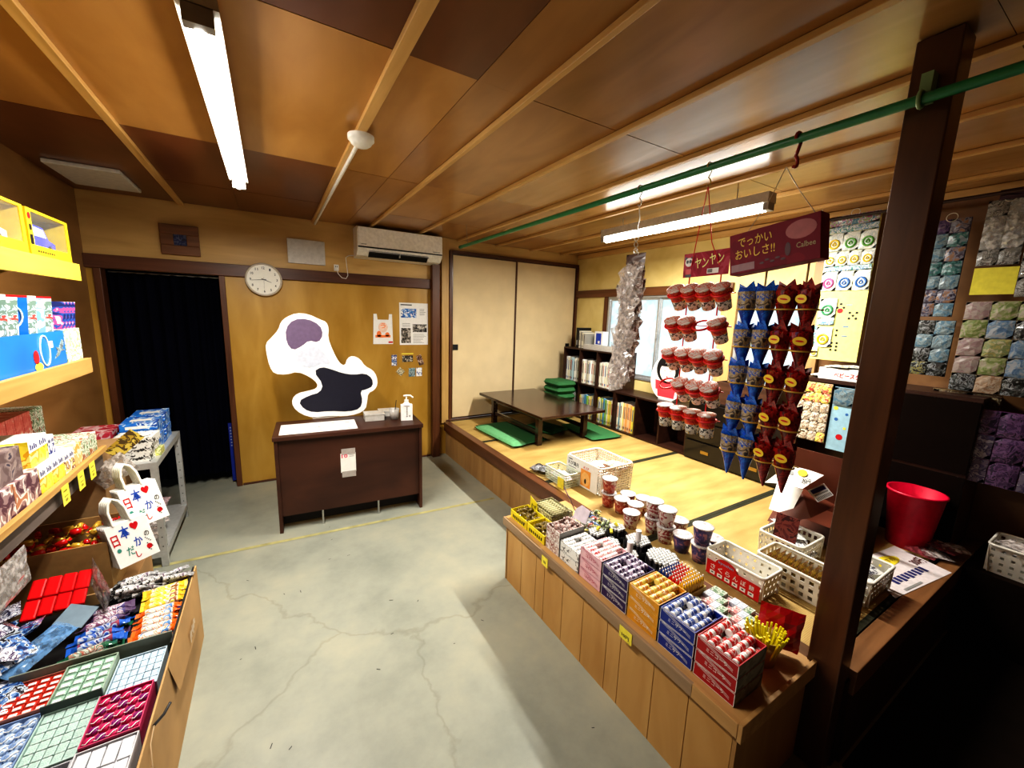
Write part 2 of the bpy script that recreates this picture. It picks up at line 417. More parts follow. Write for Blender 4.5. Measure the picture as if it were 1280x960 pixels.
# ------------------------------------------------------------------ sliding closet doors, raised floor
FUS = plain('fusuma_paper', (.74, .61, .39), .75, vary=.05, bscale=5)
for i, (x0, x1, dy, hx) in enumerate(((1.667, 2.475, .012, 1.715), (2.455, 3.338, .0, 3.25))):
    b = MB(FUS); b.box(x0 + .012, YB - .02 + dy, .41, x1 - .012, YB - .004 + dy, 2.165)
    root = struct('door_%d' % (i + 1), b)
    q = MB(DARKWZ); y0, y1 = YB - .026 + dy, YB - .002 + dy
    q.box(x0, y0, .395, x0 + .014, y1, 2.175).box(x1 - .014, y0, .395, x1, y1, 2.175).box(x0 + .014, y0, .395, x1 - .014, y1, .41).box(x0 + .014, y0, 2.16, x1 - .014, y1, 2.175)
    struct('door_frame', q, root)
    h = MB(BLACK); h.box(hx - .028, y0 - .002, 1.165, hx + .028, y0 + .006, 1.225); struct('door_handle', h, root)
trim(RAIL, 1.60, YB - .04, .381, XR - .001, YB - .03 + .0, .396)

RISER = wood('riser_boards', (.36, .20, .075), (.50, .31, .13), 2, .5, fine=6)
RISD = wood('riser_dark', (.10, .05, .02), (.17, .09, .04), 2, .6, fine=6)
b = MB(RISER)
y = .50
while y < YB - .02:
    y2 = min(y + .152, YB - .005); b.box(1.605, y + .0015, 0, 1.62, y2 - .0015, .30); y = y2
b.m(plain('platform_end_shaded', (.05, .026, .012), .7)).box(1.62, .40, 0, XR - .002, YB - .005, .345)  # end face and its boards below coloured dark to paint in shade
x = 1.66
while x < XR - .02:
    x2 = min(x + .2, XR - .005); b.m(wood('platform_end_shaded_boards', (.06, .032, .014), (.10, .055, .025), 2)).box(x + .001, .39, 0, x2 - .001, .399, .30); x = x2
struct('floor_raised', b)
trim(wood('platform_sill_y', (.085, .032, .014), (.16, .065, .028), 1, .35, coat=.2), 1.56, .505, .29, 1.635, YB - .07, .384)
trim(wood('platform_sill_x', (.16, .075, .03), (.28, .14, .06), 0, .35, coat=.2), 1.65, .385, .29, XR - .002, .455, .384)
def tatami_mat():
    m, nt, b_ = _new('tatami_weave'); b_.inputs['Roughness'].default_value = .62
    wv = nt.nodes.new('ShaderNodeTexWave'); wv.inputs['Scale'].default_value = 55; wv.bands_direction = 'Y'; wv.inputs['Distortion'].default_value = 1.5
    nt.links.new(_coords(nt), wv.inputs['Vector'])
    n_ = nt.nodes.new('ShaderNodeTexNoise'); n_.inputs['Scale'].default_value = 2.5; n_.inputs['Detail'].default_value = 6
    nt.links.new(_coords(nt, (1, 4, 1)), n_.inputs['Vector'])
    r_ = _ramp(nt, [(.3, (.42, .27, .085)), (.7, (.60, .44, .17))]); nt.links.new(n_.outputs['Fac'], r_.inputs['Fac'])
    r2 = _ramp(nt, [(0, (.82, .82, .8)), (1, (1, 1, 1))]); nt.links.new(wv.outputs['Fac'], r2.inputs['Fac'])
    mx = nt.nodes.new('ShaderNodeMix'); mx.data_type = 'RGBA'; mx.blend_type = 'MULTIPLY'; mx.inputs[0].default_value = 1
    nt.links.new(r_.outputs['Color'], mx.inputs[6]); nt.links.new(r2.outputs['Color'], mx.inputs[7]); nt.links.new(mx.outputs[2], b_.inputs['Base Color'])
    _bump(nt, b_, wv.outputs['Fac'], .3, .001); return m
TAT = tatami_mat(); HERI = plain('mat_border_cloth', (.030, .030, .012), .8, vary=.2)
mats_ = [(3.20, YB - .045, 'tatami mat at the sliding doors, under the back of the low table'), (2.18, 3.20, 'long tatami mat under the front of the low table and green cushions'),
         (1.31, 2.18, 'bare tatami mat in front of the low bookshelf, second from the dark post'), (.46, 1.31, 'tatami mat nearest the dark post, carrying the brown carton and baskets')]
for y0, y1, lb in mats_:
    t_ = thing('tatami_mat', lb, 'tatami mat', (2.4, (y0 + y1) / 2, .346), group='tatami mats on the raised floor')
    MB(TAT).box(1.637, y0 + .024, .3462, XR - .03, y1 - .024, ZT).build('woven_surface', t_, True)
    for a, e in ((y0 + .001, y0 + .024), (y1 - .024, y1 - .001)):
        MB(HERI).box(1.637, a, .3462, XR - .03, e, ZT + .0006).build('cloth_border', t_, True)

# post and green pole
b = MB(wood('post_wood', (.05, .020, .010), (.15, .062, .026), 2, .32, fine=9, coat=.35, bump=.3)); b.box(1.55, .405, 0, 1.645, .498, ZC - .004); solo('wooden_post', b, 'thick dark brown wooden post at the corner of the raised floor', 'post', bevel=.004)
PX, PZ = 1.50, 2.143
t_ = thing('hanging_pole', 'long green pole hung under the ceiling beside the dark post', 'pole', (PX, 1.5, PZ))
GREEN = plain('green_pole_plastic', (.025, .23, .09), .35, coat=.3)
MB(GREEN).cyl((PX, -1.2, PZ), (PX, 3.42, PZ), .0135, n=16).build('tube', t_, True)
q = MB(plain('green_cap', (.02, .14, .06), .4)); q.cyl((PX, 3.42, PZ), (PX, 3.45, PZ), .0155, n=16); q.build('end_cap', t_, True)
q = MB(plain('pale_green_clip', (.25, .38, .2), .4)); q.ring((PX, .452, PZ), .019, .005, axis='y'); q.box(PX + .014, .44, PZ, PX + .0495, .464, PZ + .07); q.build('clip', t_, True)
q = MB(plain('wire', (.4, .36, .3), .4, metal=.6)); q.tube([(PX, 3.32, PZ - .016), (PX + .018, 3.32, PZ), (PX + .008, 3.32, PZ + .05), (PX, 3.32, ZC - .003)], .0022); q.build('hanger_wire', t_, True)

def s_hook(mat, loc, h, r_, thick, label, twist=0):
    """an S hook hung over the pole: its upper bend grips the pole, lower bend opens below"""
    pts = []
    for i in range(11):
        a = PI * 1.05 - PI * 1.15 * i / 10; pts.append((r_ * math.cos(a), 0, r_ * math.sin(a)))
    for i in range(1, 12):
        a = PI * .5 - PI * 1.25 * i / 11 + .4; pts.append((r_ * .9 * math.cos(a) - r_ * .2, 0, -h + r_ * .9 * math.sin(a)))
    b = MB(mat).tube(pts, thick)
    return solo('s_hook', b, label, 'hook', loc, (0, 0, twist), group='hooks on the green pole')
WIRE = plain('white_wire', (.7, .68, .6), .35, metal=.3)
s_hook(WIRE, (PX, 1.39, PZ), .055, .0175, .0024, 'pale wire hook on the green pole above the brown snack strip')
s_hook(plain('yellow_wire', (.75, .6, .2), .35), (PX, 1.045, PZ), .055, .0175, .0024, 'thin yellow wire hook on the green pole above the cup rack')
s_hook(plain('red_hook', (.35, .03, .025), .35, coat=.4), (PX, .738, PZ), .07, .018, .0052, 'thick red S hook on the green pole above the maroon box sign')

# ------------------------------------------------------------------ ceiling fittings
TUBE = emit('lit_tube', (1.0, .97, .90), 14)
def fluorescent(name, label, x, y0, y1, z, top, dark_end=False, tilt=0):
    t = thing(name, label, 'ceiling light', (x, (y0 + y1) / 2, z), group='fluorescent ceiling lights')
    h = MB(plain('light_housing', (.62, .60, .55), .4))
    prof = [(-.042, 0), (.042, 0), (.036, .055), (-.036, .055)]
    h.prism(prof, frame((x, y1, z + .014), (1, 0, 0), (0, 0, 1)) , y1 - y0)
    h.build('housing', t, True)
    MB(TUBE).cyl((x, y0 + .03, z - .008), (x, y1 - .03, z - .008), .021, n=14).build('tube', t, True)
    for yy in (y0, y1 - .03):
        q = MB(plain('socket', (.35, .34, .33), .4)); q.box(x - .03, yy, z - .024, x + .03, yy + .03, z + .016); q.build('tube_socket', t, True)
    for yy in (y0 + .2, y1 - .2):
        q = MB(STEEL); q.cyl((x, yy, z + .0695), (x, yy, top), .003); q.build('suspension_rod', t, True)
    return t
LZ = 2.19; _a, _b = on(757, 300, 2, LZ), on(962, 256, 2, LZ); LX = (_a.x + _b.x) / 2; LY0, LY1 = _b.y, _a.y
fluorescent('fluorescent_light', 'lit fluorescent tube light above the aisle, pointing at the doorway wall', -.10, 1.26, 2.76, 2.205, ZC - .0005)
fluorescent('fluorescent_light', 'lit fluorescent tube light hung over the tatami by the windows', LX, LY0, LY1, LZ, ZC - .0005)
t_ = thing('smoke_detector', 'round white smoke detector on a ceiling batten', 'smoke detector', (.385, 1.965, ZC - .022))
q = MB(WHITE); q.lathe([(0, -.045), (.03, -.043), (.042, -.034), (.05, -.02), (.055, -.018), (.055, 0)], 28); q.build('cover', t_)
q = MB(GREY); q.ring((0, 0, -.036), .034, .0015, 28); q.build('vent_ring', t_)
q = MB(WHITE); q.cyl((.385, 2.02, ZC - .031), (.385, YB - .005, ZC - .031), .009, n=10)
solo('cable_conduit', q, 'white cable conduit running from smoke detector to back wall', 'conduit')
q = MB(plain('vent_white', (.66, .64, .58), .5)); q.box(-1.02, 3.33, ZC - .025, -.70, 3.80, ZC - .0015)
solo('ceiling_panel', q, 'white rectangular access panel on the ceiling near the doorway', 'panel', bevel=.006)

# ------------------------------------------------------------------ back wall fittings
Y0 = YB - .001
t_ = thing('air_conditioner', 'white wall air conditioner with open black louvre', 'air conditioner', (1.06, Y0, 2.04))
x0, x1 = .70, 1.49
q = MB(plain('ac_shell', (.90, .88, .82), .35))
prof = [(0, 2.03), (-.14, 2.045), (-.19, 2.085), (-.20, 2.12), (-.195, 2.27), (-.17, 2.292), (0, 2.295)]
q.prism(prof, frame((x0, Y0, 0), (0, 1, 0), (0, 0, 1)), x1 - x0); q.build('body', t_, True, bevel=.004)
q = MB(plain('ac_front', (.92, .90, .85), .25, coat=.3)); q.box(x0 + .006, Y0 - .207, 2.122, x1 - .006, Y0 - .1985, 2.285); q.build('front_panel', t_, True, bevel=.003)
q = MB(BLACK); q.box(x0 + .004, Y0 - .2035, 2.110, x1 - .004, Y0 - .15, 2.1205); q.build('shadow_gap', t_, True)
q = MB(plain('ac_dark', (.006, .008, .01), .3)); q.add([(x0 + .10, Y0 - .192, 2.088), (x1 - .14, Y0 - .192, 2.088), (x1 - .14, Y0 - .135, 2.038), (x0 + .10, Y0 - .135, 2.038)], [(0, 3, 2, 1)])
q.build('air_outlet', t_, True)
q = MB(plain('ac_flap', (.02, .022, .025), .3)); q.box(x0 + .10, Y0 - .205, 2.072, x1 - .14, Y0 - .150, 2.076); q.m(WHITE).box(1.07, Y0 - .205, 2.05, 1.076, Y0 - .17, 2.085); q.build('louvre', t_, True)
q = MB(GREY); F = SOUTH((0, Y0 - .2085, 0)); q.rect(F, x0 + .03, 2.135, x0 + .075, 2.141).rect(F, x1 - .1, 2.132, x1 - .03, 2.138); q.build('badge_lettering', t_, True)

t_ = thing('wall_clock', 'round white wall clock above the plywood wall', 'clock', (-.025, Y0 - .031, 1.785))
F = SOUTH((0, 0, 0))
q = MB(plain('clock_rim', (.52, .46, .36), .35)); q.at(Matrix.Rotation(PI / 2, 4, 'X')).lathe([(0, -.03), (.13, -.03), (.135, -.02), (.135, .005), (.128, .012), (.12, .006)], 40); q.build('case', t_)
q = MB(plain('clock_face', (.82, .81, .72), .4, vary=.02)); q.ell(F, 0, 0, .121, .121, .004, 40)
q.m(BLACK)
for k in range(12):
    a = PI / 2 - (k + 1) * PI / 6; q.text(F, str(k + 1), .095 * math.cos(a), .095 * math.sin(a), .020 if k > 8 else .011, .020, .006)
q.build('face', t_)
def hand(L, wd, hours):
    a = PI / 2 - hours * PI / 6; d = Vector((math.cos(a), math.sin(a))); p = Vector((-d.y, d.x)) * wd
    return [tuple(-d * .018 + p), tuple(-d * .018 - p), tuple(d * L - p * .4), tuple(d * L + p * .4)]
for nm, L, wd, hr in (('hour_hand', .058, .003, 3.75), ('minute_hand', .095, .002, 8.8), ('second_hand', .098, .0007, 6.0)):
    q = MB(BLACK); pl = hand(L, wd, hr); q.prism([pl[1], pl[2], pl[3], pl[0]], F @ Matrix.Translation((0, 0, .008 + (.002 if nm[0] == 'm' else .004 if nm[0] == 's' else 0))), .001); q.build(nm, t_)

q = MB(plain('blank_board', (.62, .60, .56), .35)); q.box(.162, Y0 - .02, 1.942, .455, Y0, 2.145); solo('blank_board', q, 'blank pale grey board on the frieze left of the air conditioner', 'board', bevel=.003)
t_ = thing('picture_frame', 'square brown wooden frame with small blue picture above doorway', 'picture frame', (-.55, Y0, 1.93))
FR = wood('frame_wood', (.15, .065, .028), (.26, .12, .05), 0)
q = MB(FR); A, Bx, zA, zB = -.67, -.435, 1.93, 2.15
q.box(A, Y0 - .03, zA, Bx, Y0 - .012, zA + .07).box(A, Y0 - .03, zB - .07, Bx, Y0 - .012, zB).box(A, Y0 - .03, zA + .07, A + .078, Y0 - .012, zB - .07).box(Bx - .078, Y0 - .03, zA + .07, Bx, Y0 - .012, zB - .07)
q.box(A + .015, Y0 - .012, zA + .015, Bx - .015, Y0, zB - .015); q.build('frame', t_, True, bevel=.004)
q = MB(printed('blue_picture', [(.01, .012, .04), (.02, .03, .12), (.10, .12, .2)], 40)); q.box(A + .078, Y0 - .018, zA + .07, Bx - .078, Y0 - .0125, zB - .07); q.build('picture', t_, True)
t_ = thing('wall_outlet', 'small white wall outlet with dangling cord beside air conditioner', 'outlet', (.545, Y0, 1.92))
q = MB(WHITE); q.box(.525, Y0 - .014, 1.905, .565, Y0, 1.96); q.m(BLACK).box(.536, Y0 - .0148, 1.935, .541, Y0 - .014, 1.948).box(.549, Y0 - .0148, 1.935, .554, Y0 - .014, 1.948); q.build('plate', t_, True)
q = MB(WHITE); q.box(.535, Y0 - .03, 1.912, .556, Y0 - .0145, 1.93); q.build('plug', t_, True)
q = MB(WHITE); q.tube([(.545, Y0 - .035, 1.915), (.553, Y0 - .038, 1.88), (.585, Y0 - .036, 1.845), (.62, Y0 - .036, 1.84), (.637, Y0 - .034, 1.87), (.632, Y0 - .02, 1.96), (.628, Y0 - .01, 2.03), (.655, Y0 - .006, 2.05), (.70, Y0 - .006, 2.056)], .0032); q.build('cord', t_, True)

# shopping-bag sheet, poster, photo cards
def poly_t(mb, F, pts, off): o_ = mb.T; mb.T = o_ @ F; mb.add([(a, b_, off) for a, b_ in pts], [tuple(range(len(pts)))]); mb.T = o_
F = SOUTH((0, Y0, 0))
q = MB(PAPER); q.prism([(.852, 1.235), (1.045, 1.235), (1.04, 1.53), (1.01, 1.53), (1.005, 1.475), (.90, 1.475), (.892, 1.53), (.862, 1.53)], SOUTH((0, Y0, 0)), .003)
ORG = plain('orange_print', (.85, .22, .05), .5)
q.m(plain('pale_orange', (.85, .62, .5), .6)).ell(F, .95, 1.40, .045, .05, .0036)
q.m(ORG).text(F, 'う', .95, 1.415, .05, .05, .0042)
q.rect(F, .875, 1.30, 1.02, 1.325, .0036).ell(F, .91, 1.335, .022, .03, .0036).ell(F, .99, 1.33, .02, .022, .0036)
q.m(RED).rect(F, 1.0, 1.246, 1.042, 1.262, .004)
solo('bag_sample', q, 'white carrier bag with orange print pinned flat to the plywood', 'carrier bag')
t_ = thing('wall_poster', 'white information poster with photographs on the plywood', 'poster', (1.26, Y0, 1.22))
q = MB(PAPER); q.box(1.112, Y0 - .003, 1.225, 1.408, Y0, 1.648)
q.m(BLACK); F2 = SOUTH((0, Y0 - .003, 0))
q.rect(F2, 1.125, 1.622, 1.24, 1.632)
for zz in (1.44, 1.425, 1.41): q.rect(F2, 1.14, zz, 1.22, zz + .003)
for k in range(9): q.rect(F2, 1.25, 1.245 + k * .011, 1.25 + random.uniform(.08, .14), 1.247 + k * .011)
for k in range(5): q.rect(F2, 1.32, 1.53 + k * .014, 1.385 - random.uniform(0, .02), 1.533 + k * .014)
q.build('sheet', t_, True)
for (a, b_, c_, d_), cc in zip(((1.128, 1.50, 1.285, 1.59), (1.245, 1.355, 1.395, 1.435), (1.128, 1.245, 1.225, 1.395)),
        ([(.9, .9, .85), (.02, .08, .35), (.05, .25, .6), (.7, .75, .8)], [(.01, .01, .01), (.2, .18, .15), (.6, .56, .5)], [(.01, .01, .01), (.15, .13, .1), (.5, .45, .4)])):
    q = MB(printed('poster_photo%d' % len(MATS), cc, 30)); q.rect(F2, a, b_, c_, d_, .001); q.build('photograph', t_, True)
cards = [(1.027, 1.08, 1.015, 1.125, 0, 'blue and white photo card taped to the plywood'), (1.135, 1.245, 1.05, 1.115, 0, 'dark photo card with pale lettering under the yellow tape'),
         (1.295, 1.35, 1.01, 1.12, -.35, 'brown photo card taped aslant under the poster'), (1.08, 1.15, .92, .985, .7, 'tilted sepia photo card taped to the plywood'),
         (1.20, 1.27, .895, .985, 0, 'grey blue photo card in the lower row under the poster'), (1.28, 1.34, .895, .985, 0, 'white photo card with blue drawing under the poster')]
ccs = [[(.85, .85, .85), (.04, .04, .2), (.25, .4, .6)], [(.02, .02, .02), (.06, .05, .04), (.6, .55, .45)], [(.05, .03, .02), (.25, .12, .08), (.6, .5, .4)],
       [(.3, .25, .12), (.7, .65, .5), (.1, .1, .06)], [(.1, .2, .25), (.4, .5, .5), (.05, .06, .08)], [(.85, .86, .88), (.85, .86, .88), (.05, .1, .3)]]
for (a, b_, c_, d_, rot, lb), cc in zip(cards, ccs):
    q = MB(printed('card%d' % len(MATS), cc, 45)); w_, h_ = (b_ - a) / 2, (d_ - c_) / 2
    q.box(-w_, -.002, -h_, w_, 0, h_); solo('photo_card', q, lb, 'card', ((a + b_) / 2, Y0, (c_ + d_) / 2), (0, rot, 0), group='photo cards below the poster')
q = MB(plain('yellow_tape', (.8, .7, .1), .5)); q.box(1.13, Y0 - .0015, 1.128, 1.25, Y0, 1.14); solo('tape', q, 'strip of yellow tape above the dark photo card', 'tape')

# ------------------------------------------------------------------ desk with its objects
DZ = .70; DR = math.radians(-4.2)
dk = thing('reception_desk', 'dark brown laminate desk standing before the plywood wall', 'desk', (-.03, 3.01, 0), (0, 0, DR))
DF = wood('desk_laminate', (.040, .014, .008), (.085, .030, .016), 0, .45, fine=3, coat=.08)
W_ = 1.0; D_ = .42
MB(DF).box(-.008, -.012, DZ - .03, W_ + .008, D_, DZ).build('desk_top', dk, bevel=.003)
for xx in (0, W_ - .022): MB(DF).box(xx, 0, 0, xx + .022, D_ - .01, DZ - .0305).build('side_panel', dk, bevel=.002)
MB(DF).box(.0225, .02, .115, W_ - .0225, .038, DZ - .031).build('front_panel', dk)
MB(plain('recess', (.015, .008, .006), .6)).box(.0225, .10, .02, W_ - .0225, .115, .35).build('kick_panel', dk)
for xx in (.27, .66): MB(STEEL).box(xx, .03, .0, xx + .012, .055, .114).build('support_leg', dk)
MW = dk.matrix_basis.copy()
def desk_pt(px, py, z=DZ): p = on(px, py, 2, z); return p
# sheet of paper on the desk
p0 = MW.inverted() @ Vector((0, 3.05, 0))
q = MB(PAPER); q.box(.03, .03, .001, .535, .30, .0025)
q.m(BLACK)
for k in range(14):
    a = random.uniform(.25, .5); q.box(a, random.uniform(.05, .27), .0025, a + random.uniform(.012, .03), 0, .003) if False else q.rect(Matrix.Identity(4), a, .06 + .014 * k, a + random.uniform(.01, .03), .067 + .014 * k, .0029)
solo('paper_sheet', q, 'large white printed sheet lying on the desk', 'paper', (-.03, 3.01, DZ), (0, 0, DR))
CLR = plain('cloudy_plastic', (.62, .60, .56), .25, alpha=.75)
def lidded_box(loc, w_, d_, h_, label):
    t = thing('plastic_box', label, 'box', loc, (0, 0, DR), group='clear plastic boxes on the desk')
    q = MB(CLR); q.tray(-w_ / 2, -d_ / 2, 0.001, w_ / 2, d_ / 2, h_ - .012, .003); q.build('box_body', t, bevel=.001)
    q = MB(WHITE); q.box(-w_ / 2 + .006, -d_ / 2 + .006, .006, w_ / 2 - .006, d_ / 2 - .006, h_ * .55); q.build('contents', t)
    q = MB(CLR); q.box(-w_ / 2 - .003, -d_ / 2 - .003, h_ - .0118, w_ / 2 + .003, d_ / 2 + .003, h_); q.build('lid', t, bevel=.002)
lidded_box((.665, 3.215, DZ), .145, .12, .058, 'clear plastic box nearest the white sheet on the desk')
lidded_box((.785, 3.31, DZ), .12, .10, .05, 'clear plastic box behind the plastic tumbler on the desk')
t_ = thing('plastic_tumbler', 'cloudy plastic tumbler with a pen beside the hand pump bottle', 'tumbler', (.815, 3.165, DZ))
q = MB(CLR); q.lathe([(0, .001), (.032, .001), (.040, .085), (.038, .085), (.031, .005), (0, .005)], 20); q.build('cup', t_)
q = MB(BLACK); q.cyl((0, .005, .008), (.022, .02, .15), .003, n=8); q.build('pen', t_)
t_ = thing('sanitizer_bottle', 'white pump bottle of hand sanitiser on the desk corner', 'bottle', (.895, 3.10, DZ), (0, 0, -.2))
q = MB(plain('bottle_white', (.88, .88, .86), .35)); q.prism([(-.045, -.03), (.045, -.03), (.045, .03), (-.045, .03)], Matrix.Translation((0, 0, .001)), .125)
q.lathe([(.04, .125), (.02, .138), (.016, .15), (0, .15)], 20)
q.build('bottle_body', t_, bevel=.012)
q = MB(WHITE); q.cyl((0, 0, .148), (0, 0, .165), .017).cyl((0, 0, .165), (0, 0, .19), .006).tube([(-.022, 0, .196), (0, 0, .2), (.03, 0, .198), (.052, 0, .180)], .007, 8); q.build('pump', t_)
q = MB(GREY); F = SOUTH((0, -.0305, 0))
for k in range(6): q.rect(F, -.004, .03 + .014 * k, .006, .04 + .014 * k)
q.rect(F, .018, .03, .026, .045); q.build('print', t_)
# sign taped on the desk front
t_ = thing('counter_sign', 'small white sign with red number taped to the desk front', 'sign', (.43, 2.995, .33), (0, 0, DR))
q = MB(PAPER); q.box(-.052, 0.0, .05, .052, .0015, .195)
q.m(plain('pink_red', (.75, .04, .12), .5)).text(SOUTH((0, 0, 0)), '10', -.024, .175, .040, .028)
q.m(GREY); q.rect(SOUTH((0, 0, 0)), .008, .167, .04, .17).rect(SOUTH((0, 0, 0)), .008, .177, .04, .18); q.build('sheet', t_)
TP = plain('clear_tape', (.55, .5, .47), .2, alpha=.7)
for zz in (.012, .185): MB(TP).box(-.045, -.001, zz, .05, -.0002, zz + .045).build('tape', t_)

# cut-out standee: a plain contoured board
pts = [(358, 398), (370, 393), (385, 394), (400, 401), (408, 404), (411, 412), (410, 424), (416, 440), (424, 455), (431, 459), (434, 449), (441, 446), (450, 450), (456, 459), (466, 464), (471, 472), (472, 482), (468, 489), (460, 493), (459, 503), (457, 513), (447, 519), (430, 522), (412, 521), (392, 524), (376, 519), (366, 510), (365, 500), (372, 493), (386, 490), (396, 487), (397, 481), (388, 473), (372, 466), (358, 470), (343, 469), (337, 460), (333, 443), (332, 431), (340, 423), (348, 414), (351, 404)]
SY = 3.40
pp = [on(x, y, 1, SY) for x, y in pts]
def smooth_loop(P, it=1):
    for _ in range(it):
        P = [q_ for i in range(len(P)) for q_ in ((P[i] * .75 + P[(i + 1) % len(P)] * .25), (P[i] * .25 + P[(i + 1) % len(P)] * .75))]
    return P
loop = smooth_loop([Vector((p.x, p.z)) for p in pp])
mz = min(p.y for p in loop); loop = [Vector((p.x, p.y - mz + DZ + .004)) for p in loop]
t_ = thing('standee', 'white edged cut-out display board standing on the desk', 'display board', (.30, SY, DZ + .004), (0, 0, 0))
q = MB(plain('board_white', (.88, .87, .85), .5, vary=.02)); q.prism([(p.x, p.y) for p in loop], SOUTH((0, SY, 0)), .006); q.build('board', t_, True)
def blob(L, mat, off, s=1.0):
    P = smooth_loop([Vector((on(x, y, 1, SY).x, on(x, y, 1, SY).z)) for x, y in L]); q = MB(mat)
    q.add([(p.x, SY - .006 - off, p.y - mz + DZ + .004) for p in P], [tuple(range(len(P)))]); return q
blob([(392, 466), (402, 460), (414, 463), (428, 468), (442, 470), (456, 468), (465, 474), (466, 484), (458, 488), (450, 490), (453, 502), (450, 512), (436, 516), (412, 515), (392, 517), (380, 513), (373, 503), (386, 496), (400, 492), (404, 482)], plain('navy_print', (.014, .014, .028), .5), .001).build('dark_print', t_, True)
blob([(358, 430), (357, 412), (367, 401), (384, 400), (400, 408), (404, 420), (398, 430), (386, 427), (378, 434), (366, 440)], plain('mauve_print', (.16, .11, .19), .5), .001).build('mauve_print', t_, True)
blob([(366, 446), (380, 438), (396, 434), (408, 446), (414, 458), (402, 456), (390, 462), (376, 460)], plain('pale_blue_print', (.55, .58, .66), .5), .001).build('pale_print', t_, True)
q = MB(PAPER); q.box(.24, SY, DZ + .004, .42, SY + .12, DZ + .008); q.prism([(0, 0), (.11, 0), (0, .3)], frame((.33, SY + .001, DZ + .008), (0, 1, 0), (0, 0, 1)), .004); q.build('stand_foot', t_, True)
# ------------------------------------------------------------------ low table, cushions, bookshelf
t_ = thing('low_table', 'long dark lacquered low table standing on the tatami', 'table', (2.33, 3.33, ZT))
TB = wood('lacquered_table', (.020, .007, .005), (.050, .019, .012), 1, .16, fine=5, coat=.5)
MB(TB).box(-.37, -.61, .285, .37, .61, .313).build('table_top', t_, bevel=.005)
for sx in (-1, 1):
    for sy in (-1, 1): MB(TB).box(sx * .27 - .025, sy * .43 - .025, 0.001, sx * .27 + .025, sy * .43 + .025, .2845).build('leg', t_, bevel=.003)
for sx in (-1, 1): MB(TB).box(sx * .27 - .011, -.404, .235, sx * .27 + .011, .404, .2845).build('apron', t_); MB(TB).box(sx * .27 - .012, -.404, .10, sx * .27 + .012, .404, .135).build('stretcher', t_)
for sy in (-1, 1): MB(TB).box(-.244, sy * .43 - .011, .235, .244, sy * .43 + .011, .2845).build('apron', t_)
GC = plain('green_cushion_cloth', (.045, .18, .065), .8, bump=.3, bscale=260, vary=.15)
def cushion_mb(w_, d_, h_):
    q = MB(GC); n_ = 12; vs = []
    for sd in (1, -1):
        for j in range(n_ + 1):
            for i in range(n_ + 1):
                a, b_ = i / n_ * 2 - 1, j / n_ * 2 - 1
                e = max(0, (1 - abs(a) ** 6) * (1 - abs(b_) ** 6)) ** (.5 if h_ < .07 else .22)
                vs.append((a * w_ / 2 * (1 - .03 * b_ * b_), b_ * d_ / 2 * (1 - .03 * a * a), h_ / 2 + sd * h_ / 2 * e * (.9 + .1 * math.cos(3 * a) * math.cos(3 * b_))))
    k = (n_ + 1) ** 2; fs = []
    for j in range(n_):
        for i in range(n_):
            a = j * (n_ + 1) + i; fs += [(a, a + 1, a + n_ + 2, a + n_ + 1), (k + a, k + a + n_ + 1, k + a + n_ + 2, k + a + 1)]
    return q.add(vs, fs, True)
g = 'green floor cushions'
o = solo('floor_cushion', cushion_mb(.40, .76, .045), 'flat green cushion on the tatami at the aisle side of the low table', 'cushion', (1.99, 3.30, ZT), (0, 0, .04), g)
o = solo('floor_cushion', cushion_mb(.16, .74, .05), 'folded pale green cushion edge lying nearest the platform sill', 'cushion', (1.845, 3.26, ZT + .0), (0, 0, .06), g)
o.data.materials[0] = plain('pale_green_cloth', (.16, .42, .20), .8, vary=.1)
solo('floor_cushion', cushion_mb(.38, .60, .04), 'flat green cushion between the low table and bookshelf', 'cushion', (2.80, 3.02, ZT), (0, 0, -.10), g)
solo('floor_cushion', cushion_mb(.30, .40, .05), 'green cushion under the far side of the low table', 'cushion', (2.42, 3.28, ZT), (0, 0, .25), g)
for k in range(6):
    solo('folded_cushion', cushion_mb(.27, .34, .08), 'green cushion in the pile between closet door and bookshelf, number %s from the bottom' % ['one', 'two', 'three', 'four', 'five', 'six'][k], 'cushion', (2.90 + random.uniform(-.008, .008), 3.70, ZT + .074 * k), (0, 0, random.uniform(-.04, .04)), 'piled green cushions')

def shelf_unit(name, label, y0, cols_, zs):
    """open cube shelf against the window wall; first column nearest the closet"""
    t = thing(name, label, 'bookshelf', (3.21, y0 - .29 * cols_ / 2, zs[0]))
    xa, xb = 3.07, XR - .006; th = .014
    for z in zs: MB(DARKWY).box(xa, y0 - .29 * cols_ - th / 2, z, xb, y0 + th / 2, z + .016).build('shelf_board', t, True)
    for c_ in range(cols_ + 1):
        for a, b_ in zip(zs[:-1], zs[1:]): MB(DARKWY).box(xa + .001, y0 - .29 * c_ - th / 2, a + .0161, xb - .001, y0 - .29 * c_ + th / 2, b_ - .0001).build('upright', t, True)
    MB(DARKW).box(xb - .0009, y0 - .29 * cols_, zs[0] + .017, xb + .004, y0, zs[-1] - .001).build('back_board', t, True)
    return t
shelf_unit('bookshelf', 'tall dark two-row bookshelf in the corner by the sliding doors', 3.86, 3, [.3815, .785, 1.185])
shelf_unit('bookshelf', 'low dark one-row bookshelf under the window', 2.974, 3, [.3815, .785])
